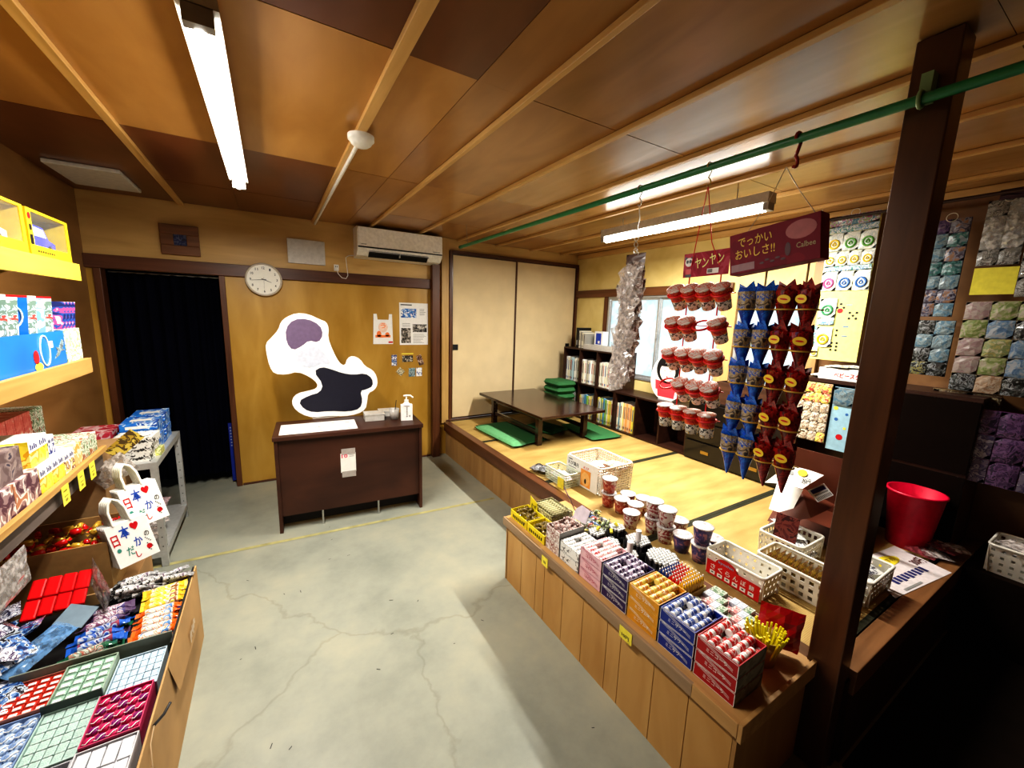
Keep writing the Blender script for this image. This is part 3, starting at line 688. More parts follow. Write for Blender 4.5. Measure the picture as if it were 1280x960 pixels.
# books
def book_mb(col, h_, th, d_, mark):
    q = MB(col); q.box(0, 0, 0, d_, th, h_)
    q.m(PAPER).box(.004, .0015, h_ - .002, d_ + .0005, th - .0015, h_ + .0005)
    q.m(mark); F = WEST((0, th, 0)); q.rect(F, th * .3, h_ * .45, th * .7, h_ * .88).rect(F, th * .25, h_ * .08, th * .75, h_ * .16)
    return q
BK = {k: plain('book_' + k, c_, .45, vary=.04) for k, c_ in dict(cream=(.78, .74, .60), white=(.82, .82, .78), ice=(.45, .58, .62), yellow=(.80, .68, .12), orange=(.80, .38, .12), blue=(.10, .32, .55), green=(.25, .45, .12), peach=(.80, .55, .32), grey=(.38, .36, .32)).items()}
MARK = {k: plain('mark_' + k, c_, .5) for k, c_ in dict(ink=(.12, .12, .11), blue=(.05, .12, .35), red=(.5, .1, .05)).items()}
def fill(y0, z, cols_, hh, label, cat, group, fillw=.27, lean=0):
    y = y0 - .012
    k = 0
    while y > y0 - fillw:
        cn = cols_[k % len(cols_)]; k += 1
        th = random.uniform(.016, .030); h_ = hh * random.uniform(.93, 1.0); d_ = random.uniform(.15, .17)
        y -= th + .0015
        if y < y0 - fillw: break
        o = book_mb(BK[cn], h_, th, d_, MARK[random.choice(['ink', 'ink', 'blue', 'red'])]).build('book')
        o.location = (3.105 + random.uniform(-.01, .01), y, z); 
        tag(o, label, cat, group)
up, lo = 1.185 - .384, .3975 + .0005
UPZ = .785 + .0165
fill(3.86, UPZ, ['white', 'cream', 'cream', 'ice', 'ice', 'ice', 'white'], .285, 'upright cream or ice blue book, upper row beside the sliding doors', 'book', 'books in the upper left compartment', .262)
fill(3.57, UPZ, ['white', 'cream', 'white', 'grey', 'cream', 'white'], .280, 'upright cream book in the middle compartment of the upper shelf row', 'book', 'books in the upper middle compartment', .255)
fill(3.28, UPZ, ['cream', 'white', 'cream', 'white', 'cream'], .285, 'upright cream book in the upper compartment behind the hanging strip', 'book', 'books in the upper right compartment', .20)
fill(3.86, lo, ['white', 'grey', 'white', 'ice'], .27, 'upright pale book in the lower compartment nearest the sliding doors', 'book', 'books in the lower first compartment', .25)
fill(3.57, lo, ['yellow', 'cream', 'ice', 'blue', 'green', 'yellow', 'cream'], .28, 'colourful thin book in the second lower compartment', 'book', 'books in the lower second compartment', .26)
fill(3.28, lo, ['yellow', 'cream', 'green', 'yellow', 'blue', 'green', 'cream', 'yellow'], .29, 'yellow, green or blue book in the third lower compartment', 'book', 'books in the lower third compartment', .262)
fill(2.974, lo, ['cream', 'blue', 'cream', 'yellow', 'peach', 'orange', 'peach', 'peach', 'orange', 'yellow', 'cream'], .30, 'orange, peach or blue book in the compartment left of the empty ones', 'book', 'books in the lower fourth compartment', .262)
# things on the tall shelf
TZ = 1.185 + .0165
q = MB(BLACK); q.box(3.14, 3.70, TZ, 3.34, 3.735, TZ + .235); q.m(GREY).box(3.139, 3.705, TZ + .03, 3.14, 3.73, TZ + .09); solo('file_box', q, 'tall black file box standing on the bookshelf', 'file', bevel=.003)
for k in range(4):
    o = book_mb(BK['grey' if k % 2 else 'cream'], .20 - .01 * k, .022, .17, MARK['ink']).build('book'); o.location = (3.15, 3.67 - .027 * k, TZ)
    tag(o, 'grey or cream book standing on top of the bookshelf beside the black file', 'book', 'books on top of the bookshelf')
q = MB(PAPER); q.box(3.19, 3.335, TZ, 3.27, 3.47, TZ + .205); q.m(plain('royal_blue', (.02, .06, .42), .45)); q.rect(WEST((3.19, 3.47, TZ)), .025, .06, .11, .185); q.m(WHITE).rect(WEST((3.19, 3.47, TZ)), .06, .07, .09, .10, .0015)
solo('card_box', q, 'white and blue box standing on top of the bookshelf', 'box')
t_ = thing('clear_tray', 'clear plastic tray of small things at the edge of the bookshelf top', 'tray', (3.14, 3.30, TZ))
MB(CLR).tray(-.055, -.23, 0, .03, .23, .055, .003).build('tray_body', t_)
q = MB(printed('tray_bits', [(.5, .5, .48), (.2, .2, .2), (.8, .8, .78)], 60)); q.box(-.045, -.22, .0045, .022, .22, .035); q.build('contents', t_)
q = MB(plain('cap_cloth', (.10, .11, .15), .7)); q.lathe([(.07, 0), (.075, .03), (.06, .075), (.03, .1), (0, .108)], 20); solo('felt_hat', q, 'dark blue-grey hat on the bookshelf by the window', 'hat', (3.24, 3.08, TZ))
# doll board
t_ = thing('doll_board', 'egg shaped board painted as a doll in red dress under the window', 'display board', (3.17, 2.42, .8015))
B_ = []
for i in range(36):
    a = 2 * PI * i / 36; B_.append((.185 * math.cos(a) * (1 - .12 * math.sin(a)), .225 + .225 * math.sin(a)))
F = WEST((0, 0, 0)); q = MB(PAPER); q.prism(B_, F, .006); q.build('board', t_)
F = F @ Matrix.Translation((0, 0, .006))
q = MB(BLACK); q.ell(F, 0, .30, .125, .135, .001); q.build('painted_hair', t_)
q = MB(plain('doll_skin', (.85, .78, .68), .5)); q.ell(F, .0, .275, .085, .088, .002); q.m(BLACK).rect(F, -.075, .325, .075, .355, .003); q.rect(F, -.045, .285, -.02, .290, .003).rect(F, .02, .285, .045, .290, .003).rect(F, -.002, .25, .001, .275, .003); q.m(RED).ell(F, 0, .228, .009, .010, .003); q.build('painted_face', t_)
q = MB(plain('doll_red', (.65, .06, .08), .5)); q.prism([(-.12, .10), (.12, .10), (.13, .19), (.08, .185), (0, .17), (-.08, .185), (-.13, .19)], F, .001); q.prism([(-.09, .035), (.09, .035), (.10, .1), (-.10, .1)], F, .001); q.build('painted_dress', t_)
q = MB(plain('doll_foot', (.35, .33, .32), .5)); q.box(-.01, -.08, 0, .05, .08, .012); q.build('stand_foot', t_)

# black drawer chest
CH = plain('black_lacquer', (.010, .007, .006), .3, coat=.4)
t_ = thing('drawer_chest', 'low black chest of drawers behind the hanging snack racks', 'chest of drawers', (3.2, 1.62, .3815))
x0 = 3.04
MB(CH).box(x0 + .02, 1.30, .3815, XR - .006, 2.09, .90).build('carcass', t_, True, bevel=.004)
for k in range(3):
    z0 = .40 + .165 * k
    for a, b_ in ((1.31, 1.69), (1.70, 2.08)):
        d_ = MB(CH).box(x0, a, z0, x0 + .0195, b_, z0 + .15).build('drawer', t_, True, bevel=.003)
        h = MB(plain('brass', (.45, .30, .08), .35, metal=.8)); h.box(x0 - .006, (a + b_) / 2 - .035, z0 + .06, x0 - .0005, (a + b_) / 2 + .035, z0 + .085); hh = h.build('handle', d_); hh.data.transform(Matrix.Translation(-Vector(t_.location)))
q = MB(wood('brown_crate', (.05, .022, .012), (.10, .045, .025), 1)); q.tray(3.08, 1.42, .9015, 3.33, 1.88, 1.08, .012); solo('wooden_crate', q, 'dark brown open crate on the black chest of drawers', 'crate')

# ------------------------------------------------------------------ hanging cup rack
RW = plain('red_wire', (.70, .03, .03), .35)
CUPW = plain('cup_white', (.80, .78, .72), .45)
def cup_proto(name, label, group, body, lidm, rt=.034, rb=.025, h=.085, band=None, art=None):
    t = thing(name, label, 'cup', (0, 0, 0), (0, 0, 0), group)
    q = MB(body); q.lathe([(0, .0005), (rb, .0005), (rb + (rt - rb) * .46, h * .46)], 20)
    if band: q.m(band)
    q.lathe([(rb + (rt - rb) * .46, h * .46), (rt, h - .004)], 20)
    if art:
        q.m(art)
        for a0 in (PI * .95, PI * 1.45):
            for dz, da, r_ in ((.25, 0, .011), (.44, -.25, .006), (.44, .25, .006)):
                vs = []
                for i in range(10):
                    a = 2 * PI * i / 10; zz = h * dz + r_ * math.sin(a); rr = rb + (rt - rb) * zz / h + .0008; th = a0 + da + r_ * math.cos(a) / rr
                    vs.append((rr * math.cos(th), rr * math.sin(th), zz))
                q.add(vs, [tuple(range(10))])
    q.build('cup_body', t)
    q = MB(lidm); q.lathe([(rt, h - .004), (rt + .003, h - .003), (rt + .003, h + .002), (rt, h + .0035), (0, h + .0025)], 20); q.build('lid', t)
    return t
LIDP = printed("lid_print", [(.62, .56, .53), (.58, .16, .10), (.68, .62, .58)], 40)
REDC = printed('red_cup_print', [(.62, .045, .015), (.75, .16, .03), (.52, .02, .02)], 50, coat=.3)
rack = thing('cup_rack', 'red wire rack of snack cups hanging from the green pole', 'display rack', (PX, 1.045, 1.60))
RZ = [1.665, 1.535, 1.405, 1.275, 1.155]; RY = [1.140, 1.073, 1.006, .939]
for yy in (1.112, .972): MB(RW).cyl((PX + .036, yy, 1.10), (PX + .036, yy, 1.755), .0028, n=8).build('upright_rod', rack, True)
for z in RZ:
    for yy in RY:
        q = MB(RW); q.T = Matrix.Translation((PX, yy, z)) @ Euler(((.06, -.60, 0) if z > 1.2 else (-.02, -.12, 0))).to_matrix().to_4x4(); q.ring((0, 0, .002), .0355, .0042, 24); q.build('ring', rack, True)
    MB(RW).cyl((PX + .036, 1.175, z), (PX + .036, .905, z), .0022, n=8).build('cross_bar', rack, True)
q = MB(RW); q.tube([(PX + .036, 1.112, 1.75), (PX + .01, 1.08, 1.86), (PX, 1.045, 2.075)], .0018); q.tube([(PX + .036, .972, 1.75), (PX + .01, 1.01, 1.86), (PX, 1.045, 2.075)], .0018); q.build('hanging_wire', rack, True)
cp = cup_proto('snack_cup', 'x', 'snack cups hanging in the red rack', printed('cup_art', [(.82, .80, .74), (.80, .78, .72), (.015, .015, .015), (.82, .80, .74), (.75, .50, .06)], 38), LIDP, .033, .025, .095, band=REDC, art=None)
first = True
ords = ['top', 'second', 'middle', 'fourth', 'bottom']
for ri, z in enumerate(RZ):
    for ci, yy in enumerate(RY):
        if (ri, ci) in ((1, 2), (3, 0)): continue
        tilt = 0.30 if ri < 4 else 0.02
        lb = '%s snack cup with foil lid in the %s row of the red wire rack' % (['red first', 'red second', 'red third', 'red fourth'][ci] , ords[ri])
        loc = (PX + .0, yy + .012 - math.sin(tilt) * .05, z - .062); rot = (-tilt * .9, tilt * .5, random.uniform(-.3, .3))
        rot = (.06 + random.uniform(-.06, .06), -.60, 0) if ri < 4 else (-.02, -.12, 0)
        loc = Vector((PX, yy, z)) - Euler(rot).to_matrix() @ Vector((0, 0, .070))
        if first: cp.location = loc; cp.rotation_euler = rot; cp['label'] = lb; first = False
        else: dup(cp, loc, rot, lb)
t_ = thing('header_card', 'small maroon header card with yellow lettering above the cup rack', 'sign', (PX + .03, 1.04, 1.735), (math.radians(-1), 0, 0))
MAR = printed('maroon_card', [(.30, .012, .035), (.38, .02, .05), (.46, .06, .10)], 14, .7)
q = MB(MAR); q.box(-.001, -.10, 0, .001, .10, .097); q.build('card', t_)
F = WEST((-.001, 0, 0)); q = MB(plain('pale_yellow_ink', (.85, .80, .30), .5)); q.text(F, 'ヤン', -.016, .054, .060, .042).text(F, 'ヤン', .048, .064, .060, .044); q.build('lettering', t_)
q = MB(PAPER); q.ell(F, -.075, .062, .018, .018).rect(F, .01, .008, .06, .028); q.m(BLACK).ell(F, -.082, .064, .006, .007, .002).ell(F, -.068, .064, .006, .007, .002).ell(F, -.09, .078, .006, .006, .0008).ell(F, -.06, .078, .006, .006, .0008)
for k in range(9): q.rect(F, .014 + k * .0022, .012, .0152 + k * .0022, .025, .002)
q.rect(F, -.088, .0, -.062, .035); q.m(RED).rect(F, -.088, .012, -.062, .034, .0015); q.build('picture', t_)

# ------------------------------------------------------------------ hanging cone rack and box sign
YW = plain('yellow_ring', (.65, .42, .08), .4); BAM = wood('bamboo_stick', (.50, .33, .10), (.66, .46, .17), 2)
rack = thing('cone_rack', 'rack of sticks and yellow rings hung under the maroon box', 'display rack', (PX, .74, 1.35))
CZ = [1.60, 1.465, 1.33, 1.195, 1.065]; CY = [.835, .770, .705, .640]
for yy in (.803, .672): MB(BAM).cyl((PX + .04, yy, 1.02), (PX + .04, yy, 1.79), .0035, n=8).build('stick', rack, True)
for z in CZ:
    for yy in CY: MB(YW).ring((PX, yy, z), .031, .0028, 24).build('ring', rack, True)
    MB(YW).cyl((PX + .034, .868, z), (PX + .034, .607, z), .0022, n=8).build('cross_bar', rack, True)
def cone_proto(label, m1, m2, lab):
    t = thing('snack_cone_bag', label, 'snack bag', (0, 0, 0))
    rnd = random.Random(len(label) + (5 if lab else 2)); vs = []; n_ = 16
    prof = [(-.098, .003, .003), (-.075, .009, .009), (-.04, .017, .017), (-.005, .0265, .026), (.015, .031, .027), (.04, .033, .021), (.062, .033, .012)]
    for z, rx, ry in prof:
        for i in range(n_):
            a = 2 * PI * i / n_; k = 1 + rnd.uniform(-.05, .05); vs.append((rx * .8 * math.cos(a) * k if z > .03 else ry * math.cos(a) * k, rx * math.sin(a) * k, z))
    fs = [(j * n_ + i, j * n_ + (i + 1) % n_, (j + 1) * n_ + (i + 1) % n_, (j + 1) * n_ + i) for j in range(len(prof) - 1) for i in range(n_)]
    b1 = [f_ for k, f_ in enumerate(fs) if k < 3 * n_]; b2 = [f_ for k, f_ in enumerate(fs) if k >= 3 * n_]
    q = MB(m1); q.add(vs, b1, True); q.m(m2).add(vs, b2, False); q.build('bag_body', t)
    q = MB(m1)   # the two torn-open leaves of the bag mouth
    q.add([(-.012, -.034, .058), (-.004, .034, .058), (-.008, .026, .082), (-.018, .006, .070), (-.026, -.026, .098)], [(0, 1, 2, 3, 4)])
    q.add([(.012, -.032, .058), (.010, .034, .058), (.016, .036, .095), (.012, .0, .072), (.018, -.03, .084)], [(0, 1, 2, 3, 4)]); q.build('open_flap', t)
    if lab:
        q = MB(lab); q.at(Matrix.Translation((-.0345, -.004, .032)) @ Matrix.Rotation(.15, 4, 'X')).ell(WEST((0, 0, 0)), 0, 0, .020, .0145, .001); q.m(RED).ell(WEST((0, 0, 0)), 0, 0, .012, .003, .002); q.build('label_oval', t)
    return t
BLUEB = printed('blue_bag', [(.02, .10, .50), (.02, .16, .62), (.01, .05, .30)], 35, .25, coat=.5)
TANB = printed('tan_blue_bag', [(.06, .05, .06), (.32, .23, .12), (.42, .34, .22), (.03, .10, .45), (.5, .45, .36)], 42, .3, coat=.4)
REDB = printed('dark_red_bag', [(.20, .008, .008), (.32, .015, .012), (.10, .006, .006)], 30, .22, coat=.6)
pb = cone_proto('x', BLUEB, TANB, None); pr = cone_proto('y', REDB, REDB, plain('oval_yellow', (.80, .58, .05), .4))
used = {0: 0, 1: 0}
for ri, z in enumerate(CZ):
    for ci, yy in enumerate(CY):
        k = 0 if ci < 2 else 1; p = (pb, pr)[k]
        lb = '%s in the %s row of the hanging cone rack' % (['outer blue cone bag', 'inner blue cone bag', 'inner dark red cone bag', 'outer dark red cone bag'][ci], ords[ri])
        loc = (PX, yy, z + .002); rot = (random.uniform(-.1, .05), random.uniform(-.06, .02), random.uniform(-.35, .25))
        if not used[k]: p.location = loc; p.rotation_euler = rot; p['label'] = lb; p['group'] = 'cone shaped snack bags in the hanging rack'; used[k] = 1
        else: dup(p, loc, rot, lb, 'cone shaped snack bags in the hanging rack')
t_ = thing('box_sign', 'maroon carton sign with yellow Japanese lettering hanging above cone rack', 'sign', (PX + .02, .765, 1.742), (math.radians(-7), 0, 0))
q = MB(printed('maroon_carton', [(.20, .010, .028), (.24, .014, .032)], 6, .7)); q.box(-.03, -.145, 0, .03, .145, .145); q.build('carton', t_, bevel=.002)
F = WEST((-.03, 0, 0)); q = MB(plain('gold_ink', (.78, .52, .10), .6)); q.text(F, 'でっかい', -.055, .110, .115, .034).text(F, 'おいしさ!!', -.055, .068, .135, .034); q.build('lettering', t_)
q = MB(plain('logo_ink', (.42, .30, .16), .5)); q.text(F, 'Calbee', .105, .055, .055, .018); q.build('logo', t_)
q = MB(plain('dim_grey_panel', (.36, .22, .24), .6)); q.rect(F, -.138, .008, -.055, .034); q.m(plain('snack_shade', (.38, .10, .10), .5)).ell(F, .09, .105, .045, .03).m(plain('deep_maroon', (.08, .006, .012), .5)).ell(F, .052, .05, .009, .022)
for k in range(5): q.ell(F, -.03 + k * .017, .022 + .008 * (k % 2), .008, .004)
q.build('picture', t_)
q = MB(plain('wire2', (.5, .4, .3), .4)); q.tube([(0, .10, .146), (0, .02, .24), (0, -.03, .33)], .0014).tube([(0, -.12, .146), (0, -.07, .24), (0, -.03, .33)], .0014); q.build('hanging_wire', t_)

# ------------------------------------------------------------------ hanging strip of small snack bags
t_ = thing('snack_strip', 'long hanging bunch of clear crinkled bags of brown snacks', 'snack bags', (PX, 1.39, 1.86))
HC = film('crinkled_film', (.62, .56, .53), .6)
BROWN = printed('brown_snack', [(.18, .10, .08), (.42, .33, .30), (.68, .62, .58), (.30, .20, .17)], 50, .3, coat=.5)
q = MB(WIRE); q.tube([(PX, 1.39, 2.07), (PX + .01, 1.39, 2.02), (PX, 1.39, 1.97)], .002)
for k in range(4): q.ring((PX, 1.39, 1.955 - .028 * k), .012, .0022, 12, axis='x' if k % 2 else 'y')
q.tube([(PX, 1.39, 1.875), (PX + .0, 1.37, 1.86), (PX, 1.375, 1.83), (PX, 1.40, 1.835)], .0024); q.build('hanger', t_, True)
rnd = random.Random(3)
q = MB(plain('strip_header', (.12, .075, .065), .35, coat=.4)); q.crumple(WEST((PX, 1.385, 1.82)), .115, .075, .01, rnd); q.build('header_film', t_, True)
for k in range(30):
    fz = k / 29; z = 1.77 - .50 * fz; w_ = .03 + .012 * math.sin(k)
    cy = 1.385 + .035 * fz + (.026 if k % 2 else -.026); cx = PX + rnd.uniform(-.022, .022)
    q = MB(BROWN if k % 3 else HC); q.crumple(WEST((cx, cy, z)) @ Matrix.Rotation(rnd.uniform(-.5, .5), 4, 'Y') @ Matrix.Rotation(rnd.uniform(-.6, .6), 4, 'Z'), .082, .095, .03, rnd, 5, 6); q.build('snack_pouch', t_, True)
for k in range(14):
    z = 1.76 - .52 * k / 13; q = MB(HC); q.crumple(WEST((PX - .02, 1.385 + .035 * k / 13 + rnd.uniform(-.035, .035), z)) @ Matrix.Rotation(rnd.uniform(-1, 1), 4, 'Z'), .095, .09, .02, rnd, 5, 5); q.build('clear_film', t_, True)
q = MB(plain('strip_header', (.12, .075, .065))); q.add([(PX, 1.44, 1.32), (PX, 1.49, 1.235), (PX, 1.40, 1.26), (PX - .006, 1.40, 1.33)], [(0, 1, 2, 3)]); q.build('brown_tag', t_, True)

# ------------------------------------------------------------------ hanging toy cards by the right wall
def pack_mat(name, cols_):
    k = 1 if name in ('packet_pale', 'packet_blueprint', 'packet_header', 'pk_sunny', 'pk_lace') else .62  # weak light painted in: packets outside this list get dimmer, greyer colours
    return printed(name, [tuple(sum(c) / 3 * .3 * k + v * .7 * k for v in c) for c in cols_] if k < 1 else cols_, 38, .35, coat=.25)
def toy_sheet(name, label, x, y1, y0, z1, z0, backc, cells, hook=True, lean=0, d_=.012):
    """cells: list of (u0, v0, u1, v1, material, blob material or None), fractions of the card; u runs left to right"""
    t = thing(name, label, 'toy card', (x, (y0 + y1) / 2, z0))
    W2, H2 = y1 - y0, z1 - z0; F = WEST((0, 0, 0))
    q = MB(backc); q.box(-.001, -W2 / 2, 0, .001, W2 / 2, H2); q.build('backing_card', t)
    for (a, b_, c_, e, m_, bl) in cells:
        q = MB(m_); g_ = F @ Matrix.Translation(((a + c_ - 1) / 2 * W2, (b_ + e) / 2 * H2, .0085))
        q.crumple(g_, (c_ - a) * W2 * .96, (e - b_) * H2 * .96, .010, rnd, 4, 5)
        if bl:
            q.m(bl); uu, vv, bw, bh = (a + c_ - 1) / 2 * W2, (b_ + e) / 2 * H2, (c_ - a) * W2 * .36, (e - b_) * H2 * .28
            q.at(F @ Matrix.Translation((uu, vv - bh * .35, .012)))
            q.ring((0, 0, 0), bw * .8, min(bw, bh) * .22, 14, ell=bh / bw); q.tube([(-bw * .3, -bh * .2, .004), (0, bh * .4, .004), (bw * .3, -bh * .2, .004)], min(bw, bh) * .12); q.ring((0, 0, .002), bw * .3, min(bw, bh) * .1, 10, ell=bh / bw)
            q.at(Matrix.Identity(4))
        q.build('toy_packet', t)
    if hook:
        q = MB(WIRE); q.ring((-.01, 0, H2 + .008), .022, .002, axis='x'); q.build('hook', t)
    return t
PKW = pack_mat('packet_pale', [(.72, .74, .66), (.55, .62, .60), (.80, .80, .74)])
PKB = pack_mat('packet_blueprint', [(.70, .74, .72), (.15, .32, .52), (.75, .78, .74), (.1, .3, .3)])
BLB = {k: plain('toy_' + k, c_, .35, coat=.3) for k, c_ in dict(green=(.10, .35, .04), yellow=(.75, .55, .02), blue=(.04, .16, .45), pink=(.65, .10, .30), dgreen=(.05, .28, .12)).items()}
cells = [(.0, .93, 1, 1.0, pack_mat('packet_header', [(.10, .22, .30), (.6, .65, .6), (.35, .10, .25), (.30, .42, .2)]), None), (0, .885, 1, .93, PKB, None)]
def row(v0, v1, n_, cl, u0=0, u1=1):
    for k in range(n_):
        cells.append((u0 + (u1 - u0) * k / n_, v0, u0 + (u1 - u0) * (k + 1) / n_, v1, PKW, BLB[cl[k % len(cl)]]))
row(.76, .885, 3, ['yellow', 'green', 'green']); row(.66, .76, 4, ['yellow'] * 4); cells.append((0, .625, 1, .66, PKB, None)); row(.49, .625, 3, ['pink', 'blue', 'blue'])
row(.30, .44, 1, ['dgreen'], .05, .42); cells.append((.05, .25, .42, .30, PKB, None)); row(.09, .235, 1, ['yellow'], .05, .42); row(.02, .09, 1, ['yellow'], 0, .16); cells.append((.0, .1, .08, .24, PKB, None))
ts = toy_sheet('toy_card', 'tall hanging card of green, yellow and blue clay toy packets with black dots', 3.20, 1.305, 1.045, 2.25, 1.325, plain('lemon_card', (.80, .78, .25), .5), cells)
F = WEST((-.001, 0, 0))
for (u_, v_) in ((.0, .40), (.02, .375), (-.02, .375), (0, .215), (0, .18), (-.02, .125), (-.02, .1), (-.02, .075), (.012, .125), (.012, .1), (.012, .075), (.06, .34), (.10, .34), (.08, .32), (.06, .30), (.10, .30)): MB(BLACK).ell(F, u_ * .9, v_ * .92, .0075, .0075, .001, 12).build('printed_dot', ts)
MB(RED).ell(F, .0, .325, .016, .016, .001).build('printed_dot', ts)
for u_, v_ in ((.03, .36), (.03, .22), (.03, .16)): MB(BLB['blue']).rect(F, u_, v_, u_ + .03, v_ + .006).build('printed_mark', ts)
rc = random.Random(11)
def rand_cells(nc, nr, mats__, v0=0, v1=1, u0=0, u1=1):
    out = []
    for j in range(nr):
        for i in range(nc): out.append((u0 + (u1 - u0) * i / nc, v0 + (v1 - v0) * j / nr, u0 + (u1 - u0) * (i + 1) / nc, v0 + (v1 - v0) * (j + 1) / nr, rc.choice(mats__), None))
    return out
pm = [pack_mat('pk_purple', [(.08, .05, .20), (.20, .10, .35), (.3, .25, .4)]), pack_mat('pk_teal', [(.03, .15, .16), (.05, .30, .28), (.3, .4, .45)]), pack_mat('pk_magenta', [(.35, .06, .22), (.5, .25, .4), (.15, .1, .3)]), pack_mat('pk_orange', [(.45, .22, .10), (.3, .3, .4), (.1, .08, .15)]), pack_mat('pk_sky', [(.10, .30, .45), (.3, .45, .5), (.2, .3, .35)])]
pdark = pack_mat('pk_dark', [(.015, .018, .016), (.10, .12, .11), (.35, .38, .40), (.02, .02, .02)]); pdy = pack_mat('pk_dark2', [(.02, .025, .02), (.2, .24, .22), (.45, .40, .05), (.03, .03, .04)])
toy_sheet('toy_card', 'narrow purple and teal toy packet card just right of the dark post', 3.20, .815, .665, 2.14, 1.62, plain('indigo_card', (.05, .04, .12), .5), rand_cells(2, 7, pm))
toy_sheet('toy_card', 'narrow card of shiny dark packets hanging below the purple and teal one', 3.21, .80, .645, 1.60, 1.29, plain('dark_card', (.04, .045, .045), .5), rand_cells(2, 4, [pdark, pdy, pm[4]]), hook=False)
pg = pack_mat('pk_silver', [(.30, .30, .27), (.45, .45, .42), (.16, .16, .14), (.55, .55, .50)])
toy_sheet('toy_card', 'grey clear blister packets on the hanging card above the yellow one', 3.18, .615, .47, 2.20, 1.88, plain('grey_card', (.26, .25, .22), .5), rand_cells(2, 4, [pg, pg, film('blister', (.5, .5, .48), .6)]))
toy_sheet('toy_card', 'longer second strip of grey clear blister packets right of the first', 3.16, .46, .28, 2.19, 1.72, plain('grey_card2', (.24, .24, .22), .5), rand_cells(2, 5, [pg, pg]))
q = MB(plain('bright_yellow_card', (.62, .56, .06), .5)); q.box(-.001, -.075, 0, .001, .075, .135); solo('price_card', q, 'blank bright yellow card hanging under the grey blister packets', 'card', (3.18, .54, 1.735))
pp2 = [pack_mat('pk_olive', [(.50, .45, .10), (.30, .38, .12), (.6, .55, .3)]), pack_mat('pk_peach', [(.55, .35, .18), (.6, .45, .3), (.45, .25, .12)]), pack_mat('pk_lime', [(.25, .35, .06), (.4, .45, .15), (.5, .45, .3)]), pack_mat('pk_blue2', [(.08, .22, .42), (.2, .35, .5), (.4, .45, .5)]), pdark, pack_mat('pk_pink', [(.45, .28, .28), (.5, .4, .35)])]
toy_sheet('toy_card', 'wide card of yellow, blue and black toy packets, middle of the far right display', 3.17, .615, .25, 1.70, 1.23, plain('tan_card', (.45, .36, .22), .5), rand_cells(4, 5, pp2), hook=False)
pbz = pack_mat('pk_bronze', [(.22, .14, .05), (.38, .27, .10), (.50, .42, .22), (.12, .07, .03)])
toy_sheet('toy_card', 'shiny bronze packets hanging below the yellow and blue toy card', 3.19, .675, .42, 1.225, .90, plain('bronze_card', (.25, .17, .07), .5), rand_cells(2, 2, [pbz]), hook=False)
pv = [pack_mat('pk_violet', [(.10, .03, .16), (.22, .08, .28), (.04, .02, .08)]), pack_mat('pk_violet2', [(.20, .16, .26), (.08, .05, .18), (.4, .36, .42)])]
toy_sheet('toy_card', 'violet toy packets hanging lowest on the far right display', 3.08, .50, .20, 1.16, .78, plain('violet_card', (.16, .05, .16), .5), rand_cells(3, 3, pv), hook=False)
q = MB(DARKWY); q.cyl((3.14, -.2, 2.225), (3.14, 1.36, 2.225), .009); q.m(STEEL).cyl((3.14, -.15, 2.225), (3.14, -.15, ZC - .023), .004).cyl((3.14, 1.34, 2.225), (3.14, 1.34, ZC - .023), .004); solo('hanging_rail', q, 'dark rail under the ceiling holding the hanging toy cards', 'rail')
q = MB(plain('dark_cloth', (.05, .02, .035), .7)); q.crumple(WEST((3.17, .50, 2.22)), .16, .05, .05, rnd); solo('bag_topper', q, 'dark maroon folded bag top at the far right display', 'bag')
# ------------------------------------------------------------------ right hand display: stand, carton, baskets, bucket
t_ = thing('display_stand', 'dark wooden display stand against the right wall behind the post', 'stand', (3.2, .86, ZT))
xs = 3.05
MB(DARKWY).box(xs, .46, 1.19, XR - .006, 1.27, 1.212).build('top_board', t_, True)
MB(DARKWY).box(xs, .46, .79, XR - .006, 1.27, .805).build('shelf_board', t_, True)
for yy in (.46, .86, 1.25): MB(DARKWZ).box(xs + .002, yy, ZT + .002, XR - .008, yy + .018, .789).build('side_panel', t_, True); MB(DARKWZ).box(xs + .002, yy, .806, XR - .008, yy + .018, 1.189).build('side_panel', t_, True)
MB(DARKW).box(XR - .0059, .46, ZT + .002, XR - .002, 1.27, 1.189).build('back_board', t_, True)
for za_, zb_ in ((ZT + .003, .788), (.807, 1.188)): MB(plain('stand_front_dark', (.010, .005, .003), .9)).box(xs - .006, .462, za_, xs + .001, .858, zb_).build('front_panel', t_, True)  # near-black panels added to keep the shelf openings dark
t_ = thing('snack_carton', 'flat white snack carton with red Japanese lettering on the display stand', 'box', (3.2, 1.05, 1.2125))
q = MB(PAPER); q.box(3.06, .92, 1.2125, 3.33, 1.185, 1.285); q.build('carton', t_, True, bevel=.002)
F = WEST((3.06, 1.05, 1.2125)); q = MB(RED); q.text(F, 'ベビースター', .03, .034, .16, .032); q.build('lettering', t_, True)
PR1 = printed('bw_print', [(.82, .82, .78), (.75, .75, .72), (.10, .10, .10), (.8, .8, .76)], 45)
for k in range(3):
    q = MB(PR1); q.crumple(Matrix.Translation((3.13 + .05 * k, 1.10 - .05 * k, 1.296)) @ Matrix.Rotation(.3 * k, 4, 'Z'), .16, .13, .016, rnd); solo('snack_packet', q, 'black and white printed snack packet lying on the white carton', 'snack packet', group='packets on the white carton')
q = MB(PR1); q.crumple(Matrix.Translation((3.14, 1.215, 1.226)), .12, .07, .02, rnd); solo('snack_packet', q, 'black and white printed packet on the stand left of the white carton', 'snack packet')
sheet_b = [pack_mat('pk_sunny', [(.80, .70, .12), (.85, .80, .30), (.60, .10, .08), (.8, .7, .4)]), pack_mat('pk_lace', [(.70, .66, .56), (.42, .30, .20), (.75, .72, .60), (.30, .22, .18)])]
cl_ = []
